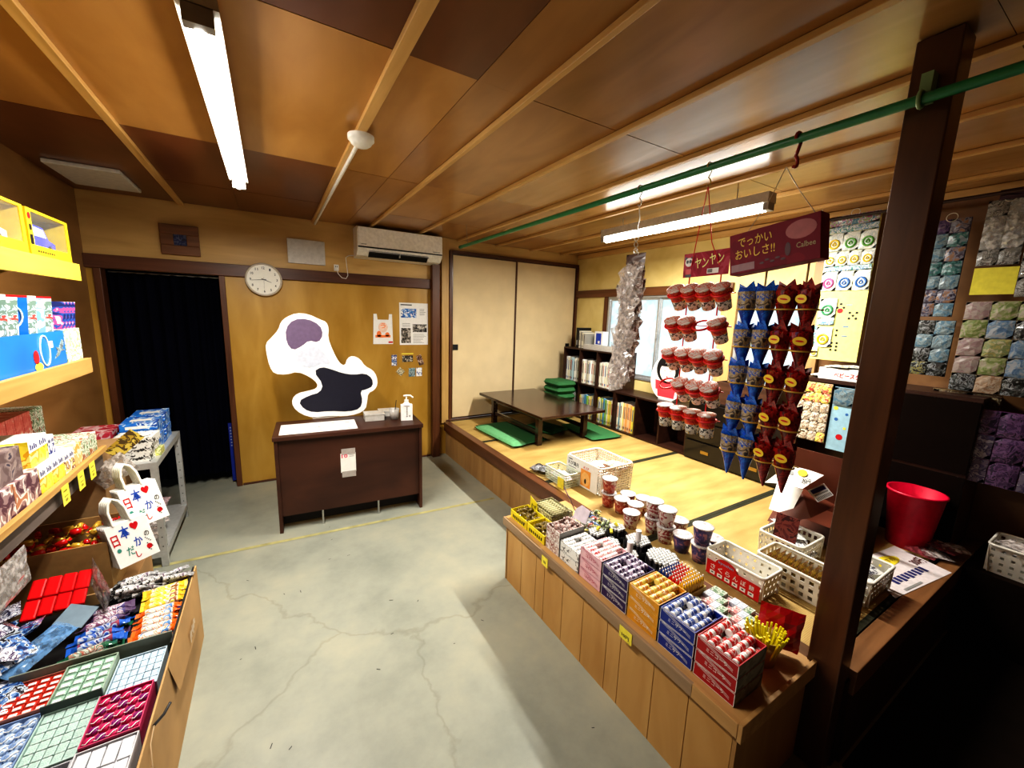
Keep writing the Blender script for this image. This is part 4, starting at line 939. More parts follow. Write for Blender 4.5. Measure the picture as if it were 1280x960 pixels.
for j in range(6):
    for i in range(4): cl_.append((i / 4, j / 6, (i + 1) / 4, (j + 1) / 6, sheet_b[0] if j > 3 or (i == 3 and j == 0) else sheet_b[1], None))
toy_sheet('sticker_sheet', 'yellow and brown patterned packet sheet hanging on the display stand front', 3.035, 1.275, 1.085, 1.185, .80, plain('cream_card', (.70, .62, .36), .5), cl_, hook=False)
ts = toy_sheet('sticker_sheet', 'pale blue packet sheet with red and blue dots beside the yellow patterned one', 3.04, 1.075, .97, 1.175, .77, plain('pale_blue_card', (.36, .58, .70), .5), [(0, .72, 1, 1, pm[4], None)], hook=False)
F = WEST((-.001, 0, 0))
for m_, a, b_, r_ in ((RED, .01, .09, .018), (BLB['blue'], -.02, .2, .01), (BLB['blue'], .03, .24, .008), (YEL, -.03, .27, .012), (YEL, .03, .15, .008)): MB(m_).ell(F, a, b_, r_, r_).build('printed_dot', ts)
q = MB(DARKWY); q.box(3.05, .42, 1.0, 3.1, .47, 1.05)

CART = plain('red_brown_carton', (.125, .030, .012), .55, vary=.2, bscale=4)
t_ = thing('brown_carton', 'large red brown carton with slanting open flap on the tatami', 'carton', (2.78, .93, ZT))
cx0, cx1, cy0, cy1, cz = 2.60, 2.98, .74, 1.12, .845
q = MB(CART)
q.box(cx0, cy0 + .04, .60, cx0 + .006, cy1, cz).box(cx0, cy0, ZT + .002, cx0 + .006, cy1, ZT + .06)
q.box(cx0, cy0, ZT + .06, cx0 + .006, cy0 + .01, .60).box(cx0, cy1 - .01, ZT + .06, cx0 + .006, cy1, .60)
q.box(cx0 + .006, cy0, ZT + .002, cx1, cy0 + .006, .60).box(cx0 + .006, cy1 - .006, ZT + .002, cx1, cy1, .60).box(cx1, cy0, ZT + .002, cx1 + .006, cy1, .60)
q.box(cx0 + .006, cy0 + .006, ZT + .002, cx1, cy1 - .006, ZT + .008)
q.build('carton_body', t_, True)
P_ = lambda px, py, xx: tuple(on(px, py, 0, xx))
q = MB(CART); a, b_, c_, d_ = P_(1000, 608, 2.595), P_(1046, 632, 2.595), P_(1013, 648, 2.33), P_(960, 655, 2.26); q.add([a, b_, c_, d_], [(0, 3, 2, 1)]); q.build('open_flap', t_, True)
q = MB(CART); a, b_, c_, d_ = P_(978, 622, 2.594), P_(1000, 612, 2.594), P_(966, 654, 2.28), P_(960, 655, 2.26); q.add([(cx0, cy0, ZT + .06), (cx0, cy1, ZT + .06), (cx0 - .14, cy1 - .03, ZT + .02), (cx0 - .14, cy0 + .02, ZT + .02)], [(0, 3, 2, 1)]); q.build('lower_flap', t_, True)
def paper_quad(name, label, cat, pts_, texts=None, n_=8, bend=.0, mat=PAPER):
    a, b_, c_, d_ = [Vector(p) for p in pts_]      # bl, br, tr, tl
    o_ = (a + b_ + c_ + d_) / 4; X = ((b_ - a) + (c_ - d_)).normalized(); N_ = X.cross((d_ - a)).normalized(); Yv = N_.cross(X)
    F = frame(o_, X, Yv); inv = F.inverted(); vs = []; fs = []
    for i in range(n_ + 1):
        for A_, B2 in ((a, b_), (d_, c_)):
            p = inv @ (A_.lerp(B2, i / n_)); vs.append((p.x, p.y, p.z + bend * math.sin(PI * i / n_)))
    for i in range(n_): fs.append((2 * i, 2 * i + 2, 2 * i + 3, 2 * i + 1))
    q = MB(mat); q.add(vs, fs)
    w_ = ((b_ - a).length + (c_ - d_).length) / 2; h_ = ((d_ - a).length + (c_ - b_).length) / 2
    I = Matrix.Identity(4)
    for it in (texts or []):
        k = it[0]; q.m(it[-1]); off = bend * 1.0 + .0015
        if k == 't': q.text(I, it[1], it[2] * w_, it[3] * h_, it[4] * w_, it[5] * h_, off + .0008)
        if k == 'e': q.ell(I, it[1] * w_, it[2] * h_, it[3] * w_, it[4] * h_, off)
        if k == 'r': q.rect(I, it[1] * w_, it[2] * h_, it[3] * w_, it[4] * h_, off)
    o = q.build(name); o.matrix_basis = F; return tag(o, label, cat)
INKB = plain('ink_blue', (.03, .035, .16), .5)
paper_quad('price_sign', 'curved white price sign with yellow oval lying on the brown carton flap', 'sign', [P_(956, 603, 2.28), P_(1003, 611, 2.33), P_(1030, 594, 2.56), P_(984, 582, 2.50)],
    [('e', .18, .22, .13, .15, plain('sign_yellow', (.85, .72, .05), .5)), ('t', '30円', .32, -.1, .22, .22, BLACK), ('r', -.35, .05, -.05, .2, GREY), ('r', .0, -.25, .3, -.2, GREY), ('r', -.25, -.2, -.02, -.16, GREY)], bend=.008)
paper_quad('price_tag', 'small printed tag on the brown carton flap beside the curved sign', 'tag', [P_(1022, 628, 2.42), P_(1042, 619, 2.55), P_(1030, 604, 2.56), P_(1009, 613, 2.42)],
    [('r', -.4, .1, .4, .4, INKB), ('r', -.4, -.1, .4, 0, GREY)] + [('r', -.42 + .08 * k, -.45, -.38 + .08 * k, -.2, BLACK) for k in range(11)])
q = MB(PAPER); q.add([P_(961, 636, 2.36), P_(987, 645, 2.36), P_(1004, 612, 2.50), P_(972, 602, 2.50)], [(0, 1, 2, 3)]); solo('white_sheet', q, 'blank white card leaning against the brown carton on the tatami', 'card')

def lattice(mb, F, w_, h_, nx, ny, fx, fy, t, v0=0):
    """wall with rectangular holes"""
    cw, ch = w_ / nx, h_ / ny; o = mb.T; mb.T = o @ F
    for i in range(nx + 1):
        a = (i * cw - cw * (1 - fx) / 2); b_ = a + cw * (1 - fx); a = max(0, a); b_ = min(w_, b_); mb.box(a, v0, 0, b_, v0 + h_, t)
    for j in range(ny + 1):
        a = (j * ch - ch * (1 - fy) / 2); b_ = a + ch * (1 - fy); a = max(0, a); b_ = min(h_, b_)
        for i in range(nx):
            mb.box(i * cw + cw * (1 - fx) / 2, v0 + a, 0.0001, (i + 1) * cw - cw * (1 - fx) / 2, v0 + b_, t - .0001)
    mb.T = o; return mb
BSK = plain('basket_plastic', (.78, .76, .68), .4, vary=.04)
def basket(label, cx, cy, wx, wy, h_, z, rot=0, nx=7, ny=3, fx=.5, fy=.5, mat=None, group='plastic baskets of the stall', taper=.012):
    t = thing('plastic_basket', label, 'basket', (cx, cy, z), (0, 0, rot), group); mat = mat or BSK
    q = MB(mat); X, Y_ = wx / 2, wy / 2; z0 = .004; hh = h_ - .016
    q.box(-X + taper, -Y_ + taper, .0005, X - taper, Y_ - taper, z0)
    for (o_, xd, L, k) in (((-X, Y_, z0), (0, -1, 0), wy, int(nx * wy / max(wx, wy) + .5)), ((-X, -Y_, z0), (1, 0, 0), wx, int(nx * wx / max(wx, wy) + .5)), ((X, -Y_, z0), (0, 1, 0), wy, int(nx * wy / max(wx, wy) + .5)), ((X, Y_, z0), (-1, 0, 0), wx, int(nx * wx / max(wx, wy) + .5))):
        nrm = Vector(xd).cross(Vector((0, 0, 1)))
        F = frame(Vector(o_) - nrm * (taper + .002), xd, Vector((0, 0, 1)) + nrm * (taper / hh)); 
        lattice(q, F, L, hh, k, ny, fx, fy, .002)
    q.build('basket_body', t)
    q = MB(mat); rr = min(X, Y_) * .22; pts = []
    for (sx, sy, a0) in ((1, 1, 0), (-1, 1, PI / 2), (-1, -1, PI), (1, -1, PI * 1.5)):
        for i in range(5): a = a0 + PI / 2 * i / 4; pts.append((sx * (X - rr) + rr * math.cos(a), sy * (Y_ - rr) + rr * math.sin(a), h_ - .008))
    q.tube(pts, .0065, 8, True); q.build('rim', t)
    return t
# holed basket with red label
b1 = basket('white holed basket with red Japanese label on the tatami edge', 1.775, .86, .15, .26, .125, ZT + .001, 0, 8, 3, .32, .34)
b1.location.z = ZT + .001
t_ = b1; F = WEST((-.0775, 0, 0)); q = MB(plain('label_red', (.60, .012, .015), .45)); q.box(-.0785, -.120, .008, -.0775, .120, .078); q.ell(WEST((-.0785, 0, 0)), -.03, .076, .05, .034, .0002, 24)
q.build('red_label', t_)
q = MB(PAPER); Fl = WEST((-.0792, 0, 0))
for k, ch in enumerate('さくらんぼ餅'): q.text(Fl, ch, -.088 + .035 * k, .054, .022, .024, .0006); q.rect(Fl, -.10 + .035 * k, .016, -.076 + .035 * k, .034, .0006)
q.m(plain('label_blue', (.35, .42, .6), .5)).text(Fl, 'kyoshin', -.03, .088, .07, .017, .0012); q.m(BLACK)
for k in range(6): q.ell(Fl, -.088 + .035 * k, .026, .006, .003, .001, 8)
q.build('lettering', t_)
q = MB(printed('cherry_mochi', [(.78, .74, .66), (.70, .62, .56), (.35, .08, .08), (.8, .77, .7)], 30)); q.crumple(Matrix.Translation((1.775, .92, ZT + .05)), .10, .12, .02, rnd); solo('sweet_packet', q, 'flat pale sweet packet lying inside the red labelled basket', 'sweet packet')
# other baskets
basket('white basket of yellow snack packets left of the dark post', 1.975, .705, .17, .31, .125, ZT + .001, 0, 9, 3, .5, .5)
basket('white basket holding pouches and a maroon card behind the dark post', 2.225, .865, .23, .20, .125, ZT + .001, .0, 9, 3, .55, .55)
basket('white basket with silver pouches just right of the dark post', 2.205, .575, .26, .16, .125, ZT + .001, .0, 8, 3, .3, .3)
YP = printed('yellow_brown_packet', [(.62, .48, .10), (.30, .16, .05), (.70, .58, .22), (.12, .07, .03), (.55, .2, .08)], 40, .3, coat=.4)
for k in range(11):
    q = MB(YP); q.crumple(Matrix.Rotation(PI / 2 * .94, 4, 'Y'), .085, .13, .014, rnd, 5, 5); solo('snack_packet', q, 'upright yellow and brown snack packet in the basket left of the dark post', 'snack packet', (1.975, .83 - .023 * k, ZT + .075), (0, 0, PI / 2), 'yellow snack packets in one basket')
SILV = printed('silver_pouch', [(.72, .72, .70), (.80, .80, .78), (.10, .10, .12), (.6, .6, .6)], 22, .25, coat=.5)
for k in range(4):
    q = MB(SILV); q.crumple(Matrix.Identity(4), .12, .09, .02, rnd, 5, 5); solo('silver_pouch', q, 'white and silver pouch in the basket behind the dark post', 'pouch', (2.20 + .03 * k, .80 + .04 * k, ZT + .06 + .022 * k), (0, 0, .4 * k), 'silver pouches behind the post')
for k in range(3):
    q = MB(SILV); q.crumple(Matrix.Identity(4), .11, .09, .02, rnd, 5, 5); solo('silver_pouch', q, 'white and silver pouch in the basket right of the dark post', 'pouch', (2.16 + .05 * k, .57, ZT + .055 + .02 * k), (0, 0, .5 * k), 'silver pouches right of the post')
q = MB(printed('maroon_pack', [(.14, .02, .025), (.25, .06, .05), (.06, .01, .015)], 25, .4)); q.box(-.002, -.05, 0, .002, .05, .15); solo('maroon_card', q, 'upright maroon printed card standing in a white basket', 'card', (2.135, .86, ZT + .085), (0, .12, .1))
# bucket
t_ = thing('red_bucket', 'bright red plastic bucket on the tatami right of the dark post', 'bucket', (2.93, .60, ZT + .001))
q = MB(plain('bucket_red', (.60, .004, .045), .4)); q.lathe([(0, 0), (.085, 0), (.115, .295), (.122, .30), (.122, .31), (.110, .31), (.082, .006), (0, .006)], 32); q.build('bucket_body', t_)
q = MB(plain('ledge_wood', (.018, .009, .005), .7)); q.box(2.93, .02, .0045, XR - .004, .3835, ZT); solo('side_ledge', q, 'dark wooden ledge along the right wall under the far right basket', 'ledge', bevel=.003)
basket('white holed basket of wrapped sweets on the dark side ledge, far right', 3.07, .225, .22, .20, .15, ZT + .001, .0, 7, 4, .4, .4)
for k in range(3):
    q = MB((SILV, film('milky_film', (.7, .66, .64), .7), HC)[k]); q.crumple(Matrix.Identity(4), .15, .12, .03, rnd, 6, 6); solo('sweet_bag', q, 'crinkled bag of sweets piled in the far right basket', 'sweet bag', (3.07 - .02 * k, .225, ZT + .09 + .03 * k), (0, 0, .6 * k), 'bags in the far right basket')
for k in range(4):
    q = MB((film('maroon_film', (.25, .06, .07), .7), HC)[k % 2]); q.crumple(Matrix.Identity(4), .16, .12, .03, rnd, 6, 6); solo('sweet_bag', q, 'dark crinkled bag lying beside the far right basket', 'sweet bag', (2.88 + .03 * k, .52 - .02 * k, ZT + .022 + .03 * (k // 2)), (.05, 0, .7 * k), 'dark bags by the far right basket')
pA = [tuple(on(px, py, 2, ZT + .006)) for px, py in ((1119, 748), (1190, 716), (1118, 682), (1072, 700))]
paper_quad('price_sign', 'white price sign with yellow oval at the platform edge right of the post', 'sign', [pA[0], pA[1], pA[2], pA[3]],
    [('e', .0, .20, .24, .12, plain('sign_yellow2', (.75, .62, .04), .5)), ('t', 'おすすめ', .0, .20, .3, .1, plain('sign_brown', (.2, .1, .02), .5)), ('t', '300円', .36, -.02, .2, .17, plain('sign_dark', (.12, .03, .03), .5)), *[('r', -.40 + .075 * k, -.26 + .02 * (k % 2), -.35 + .075 * k, -.12, INKB) for k in range(9)], ('r', -.35, .30, -.2, .42, BLACK), ('r', -.45, -.4, -.1, -.36, GREY)], mat=plain('sign_paper', (.72, .66, .66), .6))
q = MB(plain('thin_box', (.40, .27, .12), .6)); q.box(2.56, .40, 0, 2.68, .48, .006)

# ------------------------------------------------------------------ the sweet stall
SW = wood('stall_boards', (.46, .25, .075), (.60, .37, .14), 2, .5, fine=5)
SE = wood('stall_end', (.34, .18, .06), (.46, .27, .10), 2, .5, fine=5)
st = thing('sweet_stall', 'low wooden stall counter of tan boards holding the boxed sweets', 'counter', (1.33, 1.17, 0))
q = MB(SW); yy = .50; k = 0
ws = [.15, .14, .16, .075, .15, .145, .15, .075, .14, .155]
while yy < 1.84:
    y2 = min(yy + ws[k % 10], 1.845); k += 1; q.box(1.118, yy + .0015, 0, 1.130, y2 - .0015, .352); yy = y2
q.m(BLACK).box(1.130, .503, .0, 1.134, 1.845, .352); q.build('front_boards', st, True)
MB(SE).box(1.118, .488, 0, 1.552, .500, .352).build('end_panel', st, True)
MB(SE).box(1.118, 1.8452, 0, 1.552, 1.857, .352).build('end_panel', st, True)
TOPW = wood('stall_top', (.42, .24, .09), (.58, .36, .15), 1, .5)
MB(TOPW).box(1.108, .4805, .353, 1.557, 1.865, ZS - .001).build('top_board', st, True, bevel=.002)
q = MB(wood('worn_trim', (.26, .17, .10), (.40, .28, .17), 1, .55)); q.box(1.094, .63, .352, 1.107, 1.86, ZS + .004); q.m(TOPW).box(1.094, .481, .352, 1.107, .6295, ZS + .008); q.build('edge_trim', st, True, bevel=.0015)
MB(TOPW).box(1.094, .467, .345, 1.557, .480, ZS + .012).build('edge_trim', st, True, bevel=.0015)
q = MB(TOPW)
for (px, py, wv) in ((681, 702, .050), (782, 794, .062)):
    p = on(px, py, 0, 1.093); q = MB(YEL); q.box(1.0915, p.y - wv / 2, p.z - .024, 1.0930, p.y + wv / 2, p.z + .024)
    F = WEST((1.0915, p.y, p.z)); q.m(BLACK)
    if wv > .055: q.text(F, '10円', .0, -.006, .036, .016, .0006)
    else: q.rect(F, -.01, -.008, .01, -.005).rect(F, -.01, -.001, .01, .002)
    solo('price_tag', q, 'yellow price tag on the stall edge below the %s boxes' % ('yellow and blue' if wv > .055 else 'black and white printed'), 'price tag')

def roll_proto(name, label, group, m_wrap, m_end, m_band, r_=.0122, L=.047, cat='sweet roll'):
    q = MB(m_end); q.cyl((-L / 2, 0, 0), (-L * .34, 0, 0), r_, n=12, cap=True); q.cyl((L * .34, 0, 0), (L / 2, 0, 0), r_, n=12)
    q.m(m_wrap).cyl((-L * .34, 0, 0), (L * .34, 0, 0), r_ * 1.01, n=12, cap=False)
    q.m(m_band).cyl((-L * .05, 0, 0), (0, 0, 0), r_ * 1.03, n=12, cap=False)
    o = solo(name, q, label, cat, group=group); return o
def stack(y0, y1, n_, mat, edge, txt, tcol, label, roll=None, z0=ZS, bh=.048, x0=1.14, dx=.155, inside=None, open_back=.0, band=None):
    W2 = y1 - y0
    grp = 'stacked sweet boxes, ' + label.split(',')[0]
    for k in range(n_):
        z = z0 + bh * k + .0006 * (k + 1)
        top = k == n_ - 1
        pos = ['bottom', 'middle', 'top'][k if n_ == 3 else (0 if k == 0 else 2)]
        t = thing('sweet_box', '%s, %s of its stack' % (label, pos), 'box', (x0 + dx / 2, (y0 + y1) / 2, z))
        q = MB(mat)
        zt = bh - .0008
        if top: q.tray(-dx / 2, -W2 / 2 + .001, 0, dx / 2, W2 / 2 - .001, zt, .003)
        else: q.box(-dx / 2, -W2 / 2 + .001, 0, dx / 2, W2 / 2 - .001, zt - .001)
        q.m(edge); F = WEST((-dx / 2, 0, 0)); e = .002; w2 = W2 / 2 - .001
        q.rect(F, -w2, 0, w2, e, .0004).rect(F, -w2, zt - e - .001, w2, zt - .001, .0004).rect(F, -w2, 0, -w2 + e, zt - .001, .0004).rect(F, w2 - e, 0, w2, zt - .001, .0004)
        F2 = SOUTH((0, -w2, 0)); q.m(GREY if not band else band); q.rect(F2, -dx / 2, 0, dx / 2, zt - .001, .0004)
        q.build('box_body', t)
        if txt:
            q = MB(tcol); q.text(F, txt, 0.0, bh * .45, W2 * .5, bh * .28, .001)
            for s_ in (0, 1, 2):   # curved swash lines
                pl = [(-w2 + .01 + i * W2 * .08, bh * (.85 - .6 * (i / 10) ** 1.3) + .004 * s_, .0009) for i in range(11)]
                for i in range(10):
                    (a, b_, _), (c_, d_, _) = pl[i], pl[i + 1]; o_ = q.T; q.T = F; q.add([(a, b_, .0009), (c_, d_, .0009), (c_, d_ + .0013, .0009), (a, b_ + .0013, .0009)], [(0, 1, 2, 3)]); q.T = o_
            q.build('lettering', t)
        if top and roll is not None:
            nl = int((W2 - .008) / .0255); nc = 3
            for lay in range(2):
                for i in range(nl):
                    for c_ in range(nc):
                        yy = y0 + .0045 + .0125 + (W2 - .034) * i / (nl - 1)
                        if lay and (i * 3 + c_ * 2) % 7 == 4: continue
                        yield_loc = (x0 + .0285 + .049 * c_ + random.uniform(-.0008, .0008), yy, z + .0158 + .0243 * lay)
                        rt = (random.uniform(0, 6), 0, random.uniform(-.03, .03))
                        if roll.get('placed'):
                            o = roll.copy(); COL.objects.link(o); o.location = yield_loc; o.rotation_euler = rt
                        else: roll.location = yield_loc; roll.rotation_euler = rt; roll['placed'] = 1
RWH = plain('roll_white', (.82, .80, .78), .4)
def RL(lbl, grp, wr, en, bd): return roll_proto('sweet_roll', lbl, grp, wr, en, bd)
cR = printed('roll_red', [(.55, .02, .03), (.65, .03, .02), (.75, .60, .58)], 60, .3, coat=.4)
cB = printed('roll_blue', [(.04, .08, .30), (.08, .14, .42), (.6, .68, .8)], 60, .3, coat=.4)
cP = printed('roll_purple', [(.04, .02, .07), (.10, .06, .14), (.6, .52, .65)], 60, .3, coat=.4)
cY = printed('roll_yellow', [(.80, .50, .05), (.60, .22, .04), (.85, .76, .45)], 60, .3, coat=.4)
cK = printed('roll_pink', [(.70, .10, .12), (.82, .70, .68), (.80, .6, .6)], 60, .3, coat=.4)
cW = printed('roll_white2', [(.80, .80, .78), (.35, .36, .36), (.82, .82, .8)], 70, .4)
boxR, boxB = plain('box_red', (.42, .012, .016), .45, vary=.1, bscale=8), plain('box_blue', (.012, .035, .28), .45)
boxP, boxY = plain('box_purple', (.035, .018, .10), .45), plain('box_amber', (.68, .32, .02), .45)
boxK = plain('box_pink', (.76, .50, .54), .5); boxW = printed('box_bw', [(.80, .80, .78), (.76, .76, .74), (.82, .82, .8), (.18, .18, .18)], 45)
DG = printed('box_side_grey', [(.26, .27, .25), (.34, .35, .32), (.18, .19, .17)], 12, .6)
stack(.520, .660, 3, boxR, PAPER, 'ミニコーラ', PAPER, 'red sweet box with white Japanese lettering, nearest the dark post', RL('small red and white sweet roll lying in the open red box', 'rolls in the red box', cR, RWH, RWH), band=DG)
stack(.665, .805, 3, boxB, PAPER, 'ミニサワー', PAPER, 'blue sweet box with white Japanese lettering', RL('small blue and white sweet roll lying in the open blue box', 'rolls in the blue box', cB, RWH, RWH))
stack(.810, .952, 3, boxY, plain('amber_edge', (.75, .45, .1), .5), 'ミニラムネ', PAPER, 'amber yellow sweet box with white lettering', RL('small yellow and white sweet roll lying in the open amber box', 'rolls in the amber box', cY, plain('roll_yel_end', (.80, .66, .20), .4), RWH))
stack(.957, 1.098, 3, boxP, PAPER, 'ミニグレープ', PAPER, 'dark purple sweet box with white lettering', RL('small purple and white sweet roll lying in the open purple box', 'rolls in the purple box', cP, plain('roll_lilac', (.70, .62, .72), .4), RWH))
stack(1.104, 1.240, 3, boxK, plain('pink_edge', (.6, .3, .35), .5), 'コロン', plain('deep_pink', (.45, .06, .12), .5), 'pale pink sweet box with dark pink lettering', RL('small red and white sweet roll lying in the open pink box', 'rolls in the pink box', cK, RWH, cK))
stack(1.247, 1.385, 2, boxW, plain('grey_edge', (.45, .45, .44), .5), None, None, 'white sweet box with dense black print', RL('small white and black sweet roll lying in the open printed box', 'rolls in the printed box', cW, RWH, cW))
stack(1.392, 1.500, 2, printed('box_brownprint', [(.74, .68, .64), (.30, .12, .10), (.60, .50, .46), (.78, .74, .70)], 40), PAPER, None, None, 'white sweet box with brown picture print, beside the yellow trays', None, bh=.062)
# loose bag pieces in the brown print box
rb = random.Random(5)
BP = printed('brown_white_wrap', [(.70, .64, .60), (.30, .14, .12), (.55, .42, .38), (.78, .74, .72)], 70, .3, coat=.3)
def candy_mb(m, L=.03, w=.016, twist=True):
    q = MB(m); q.at(Matrix.Rotation(PI / 2, 4, 'Y')); q.lathe([(0, -L * .36), (w * .45, -L * .30), (w * .52, 0), (w * .45, L * .30), (0, L * .36)], 10, .75)
    q.at(Matrix.Identity(4))
    for s_ in (-1, 1): q.add([(s_ * L * .33, 0, 0), (s_ * L * .55, -w * .4, w * .15), (s_ * L * .60, 0, -w * .1), (s_ * L * .55, w * .4, w * .15)], [(0, 1, 2, 3)] if s_ > 0 else [(3, 2, 1, 0)])
    return q
def heap(proto, n_, x0, x1, y0, y1, z0, z1, r3=False, first_too=True):
    for k in range(n_):
        fr = k / max(1, n_ - 1)
        loc = (rb.uniform(x0, x1), rb.uniform(y0, y1), z0 + (z1 - z0) * fr); rot = (rb.uniform(-.4, .4), rb.uniform(-.4, .4), rb.uniform(0, PI))
        if k == 0: proto.location = loc; proto.rotation_euler = rot
        else: o = proto.copy(); COL.objects.link(o); o.location = loc; o.rotation_euler = rot
heap(solo('wrapped_sweet', candy_mb(BP, .04, .026), 'brown and white wrapped sweet heaped in the brown printed box', 'sweet', group='sweets in the brown printed box'), 26, 1.16, 1.28, 1.41, 1.485, ZS + .09, ZS + .128)
q = MB(plain('lilac_lid', (.66, .60, .66), .5)); q.prism([(-.05, 0), (.05, 0), (.05, .07), (-.02, .08), (-.05, .05)], frame((1.31, 1.45, ZS + .12), (0, -1, .1), (.45, 0, 1)), .002); solo('name_card', q, 'raised pale lilac card behind the brown printed box', 'card')
# yellow trays with dark sweets
YT = plain('tray_yellow', (.80, .66, .03), .5, vary=.15, bscale=20)
DKC = printed('dark_gold_wrap', [(.10, .06, .03), (.30, .22, .06), (.04, .03, .02), (.50, .40, .12)], 60, .3, coat=.4)
cd = solo('wrapped_sweet', candy_mb(DKC, .045, .024), 'dark brown and gold wrapped sweet heaped in the yellow trays', 'sweet', group='sweets in the yellow trays')
for i, (a, b_) in enumerate(((1.508, 1.665), (1.672, 1.842))):
    q = MB(YT); q.tray(1.135, a, 0, 1.255, b_, .05, .003); q.m(BLACK); F = WEST((1.135, (a + b_) / 2, 0))
    for k in range(7): q.rect(F, -.06 + .018 * k, .012, -.05 + .018 * k, .03)
    o = solo('yellow_tray', q, 'yellow card tray of dark sweets, %s' % ('at the far corner of the stall' if i else 'next to the brown printed box'), 'tray', (0, 0, ZS + .0006))
fst = True
for k in range(44):
    i = k % 2; a, b_ = ((1.515, 1.655), (1.68, 1.835))[i]
    loc = (rb.uniform(1.15, 1.24), rb.uniform(a + .01, b_ - .01), ZS + .016 + .032 * k / 44); rot = (rb.uniform(-.4, .4), rb.uniform(-.4, .4), rb.uniform(0, PI))
    if fst: cd.location = loc; cd.rotation_euler = rot; fst = False
    else: o = cd.copy(); COL.objects.link(o); o.location = loc; o.rotation_euler = rot
# second row at the far end: olive box of bars, purple card, mixed tray
q = MB(printed('olive_print', [(.30, .28, .12), (.55, .52, .30), (.12, .10, .06), (.70, .66, .45)], 35)); q.tray(0, 0, 0, .15, .20, .065, .003); solo('olive_box', q, 'open olive printed box of flat bars behind the yellow trays', 'box', (1.27, 1.63, ZS + .0006))
q = MB(printed('olive_bar', [(.40, .38, .20), (.58, .55, .36), (.20, .18, .08)], 50, .3)); q.box(-.055, -.008, -.012, .055, .008, .012)
br = solo('flat_bar', q, 'olive striped flat bar standing in the olive printed box', 'bar', (1.345, 1.65, ZS + .053), group='bars in the olive box')
for k in range(1, 9): o = br.copy(); COL.objects.link(o); o.location = (1.345, 1.65 + .0195 * k, ZS + .053)
q = MB(YT); q.prism([(-.04, 0), (.04, 0), (.03, .09), (-.04, .11)], frame((1.262, 1.79, ZS + .0006), (0, -1, 0), (0, 0, 1)), .0015); q.m(BLACK).text(frame((1.2605, 1.79, ZS + .0006), (0, -1, 0), (0, 0, 1)), 'むぎ', .0, .055, .05, .035); solo('name_card', q, 'yellow card with black lettering standing in the yellow trays', 'card')
t_ = thing('display_card', 'purple edged card with green lettering tilted before the white basket', 'card', (1.40, 1.60, ZS + .10), (0, -.45, -.45))
q = MB(plain('card_purple', (.10, .04, .22), .5)); q.box(0, -.075, 0, .002, .075, .11); q.build('card', t_)
F = WEST((0, 0, 0)); q = MB(printed('card_art', [(.55, .12, .25), (.8, .5, .1), (.8, .72, .68)], 18)); q.rect(F, -.06, .012, .06, .10, .0008); q.build('picture', t_)
q = MB(plain('card_green', (.08, .35, .06), .5)); q.text(F, 'ガム', 0, .058, .075, .04, .002); q.m(RED).rect(F, -.06, .0, .03, .014, .0015).rect(F, -.04, .085, .03, .1, .0015); q.build('lettering', t_)
MIX = [('green', printed('wrap_green', [(.10, .22, .05), (.65, .66, .50), (.30, .36, .12), (.1, .1, .1)], 60, .3, coat=.3)), ('black', printed('wrap_black', [(.03, .03, .03), (.6, .58, .5), (.12, .1, .08)], 60, .3, coat=.3)),
       ('silver', printed('wrap_silver', [(.55, .55, .55), (.7, .7, .68), (.15, .15, .18)], 60, .3, coat=.3)), ('yellow', printed('wrap_yel', [(.65, .55, .08), (.8, .74, .4), (.2, .15, .05)], 60, .3, coat=.3)),
       ('blue', printed('wrap_blue', [(.06, .22, .60), (.5, .6, .8), (.05, .1, .4)], 60, .3, coat=.3)), ('red', printed('wrap_red', [(.55, .04, .03), (.7, .4, .35), (.3, .02, .02)], 60, .3, coat=.3))]
q = MB(plain('tray_grey', (.35, .35, .33), .5)); q.tray(0, 0, 0, .235, .21, .04, .003); solo('mixed_tray', q, 'grey tray of mixed wrapped gums in the middle of the stall', 'tray', (1.32, 1.41, ZS + .0006))
for k, (nm, m_) in enumerate(MIX):
    pr_ = solo('wrapped_gum', candy_mb(m_, .05, .02), 'small %s wrapped gum in the grey tray behind the purple card' % nm, 'sweet', group='%s gums in the grey tray' % nm)
    heap(pr_, 13 if k < 4 else 4, 1.335, 1.54, 1.425, 1.605, ZS + .03 + .001 * k, ZS + .075)

# round tubs of upright sticks
STK = {}
TOPBW = printed('stick_top_bw', [(.85, .85, .83), (.015, .015, .015), (.82, .82, .80), (.015, .015, .015), (.85, .85, .83)], 95)
def tub(label, cx, cy, r_, h_, z, srad, side, grp, caps=None, col=(.02, .02, .02)):
    t = thing('candy_tub', label, 'tub', (cx, cy, z), group=None)
    q = MB(plain('tub_side', col, .3, coat=.4)); q.lathe([(0, .0), (r_ * .92, .0), (r_, h_ * .72), (r_ - .002, h_ * .72), (r_ * .9, .004), (0, .004)], 28); q.build('tub_body', t)
    q = MB(side); q.cyl((0, 0, 0), (0, 0, h_ - .006), srad * .95, n=8, cap=False); q.m(TOPBW if caps is None else caps); q.cyl((0, 0, h_ - .010), (0, 0, h_), srad * .99, n=10, cap=True)
    pr_ = solo('candy_stick', q, grp[0], 'candy stick', group=grp[1]); fst = True
    s_ = srad * 2; nn = int(r_ / s_) + 1
    for j in range(-nn, nn + 1):
        for i in range(-nn, nn + 1):
            x = (i + .5 * (j % 2)) * s_; y = j * s_ * .87
            if x * x + y * y > (r_ - srad * 1.1) ** 2: continue
            d_ = .005 * (1 - (x * x + y * y) / r_ ** 2)
            loc = (cx + x * .97, cy + y * .97, z + .0045 + d_)
            if fst: pr_.location = loc; fst = False
            else: o = pr_.copy(); COL.objects.link(o); o.location = loc
SB = plain('stick_dark', (.05, .045, .05), .4)
zt = ZS + .0006
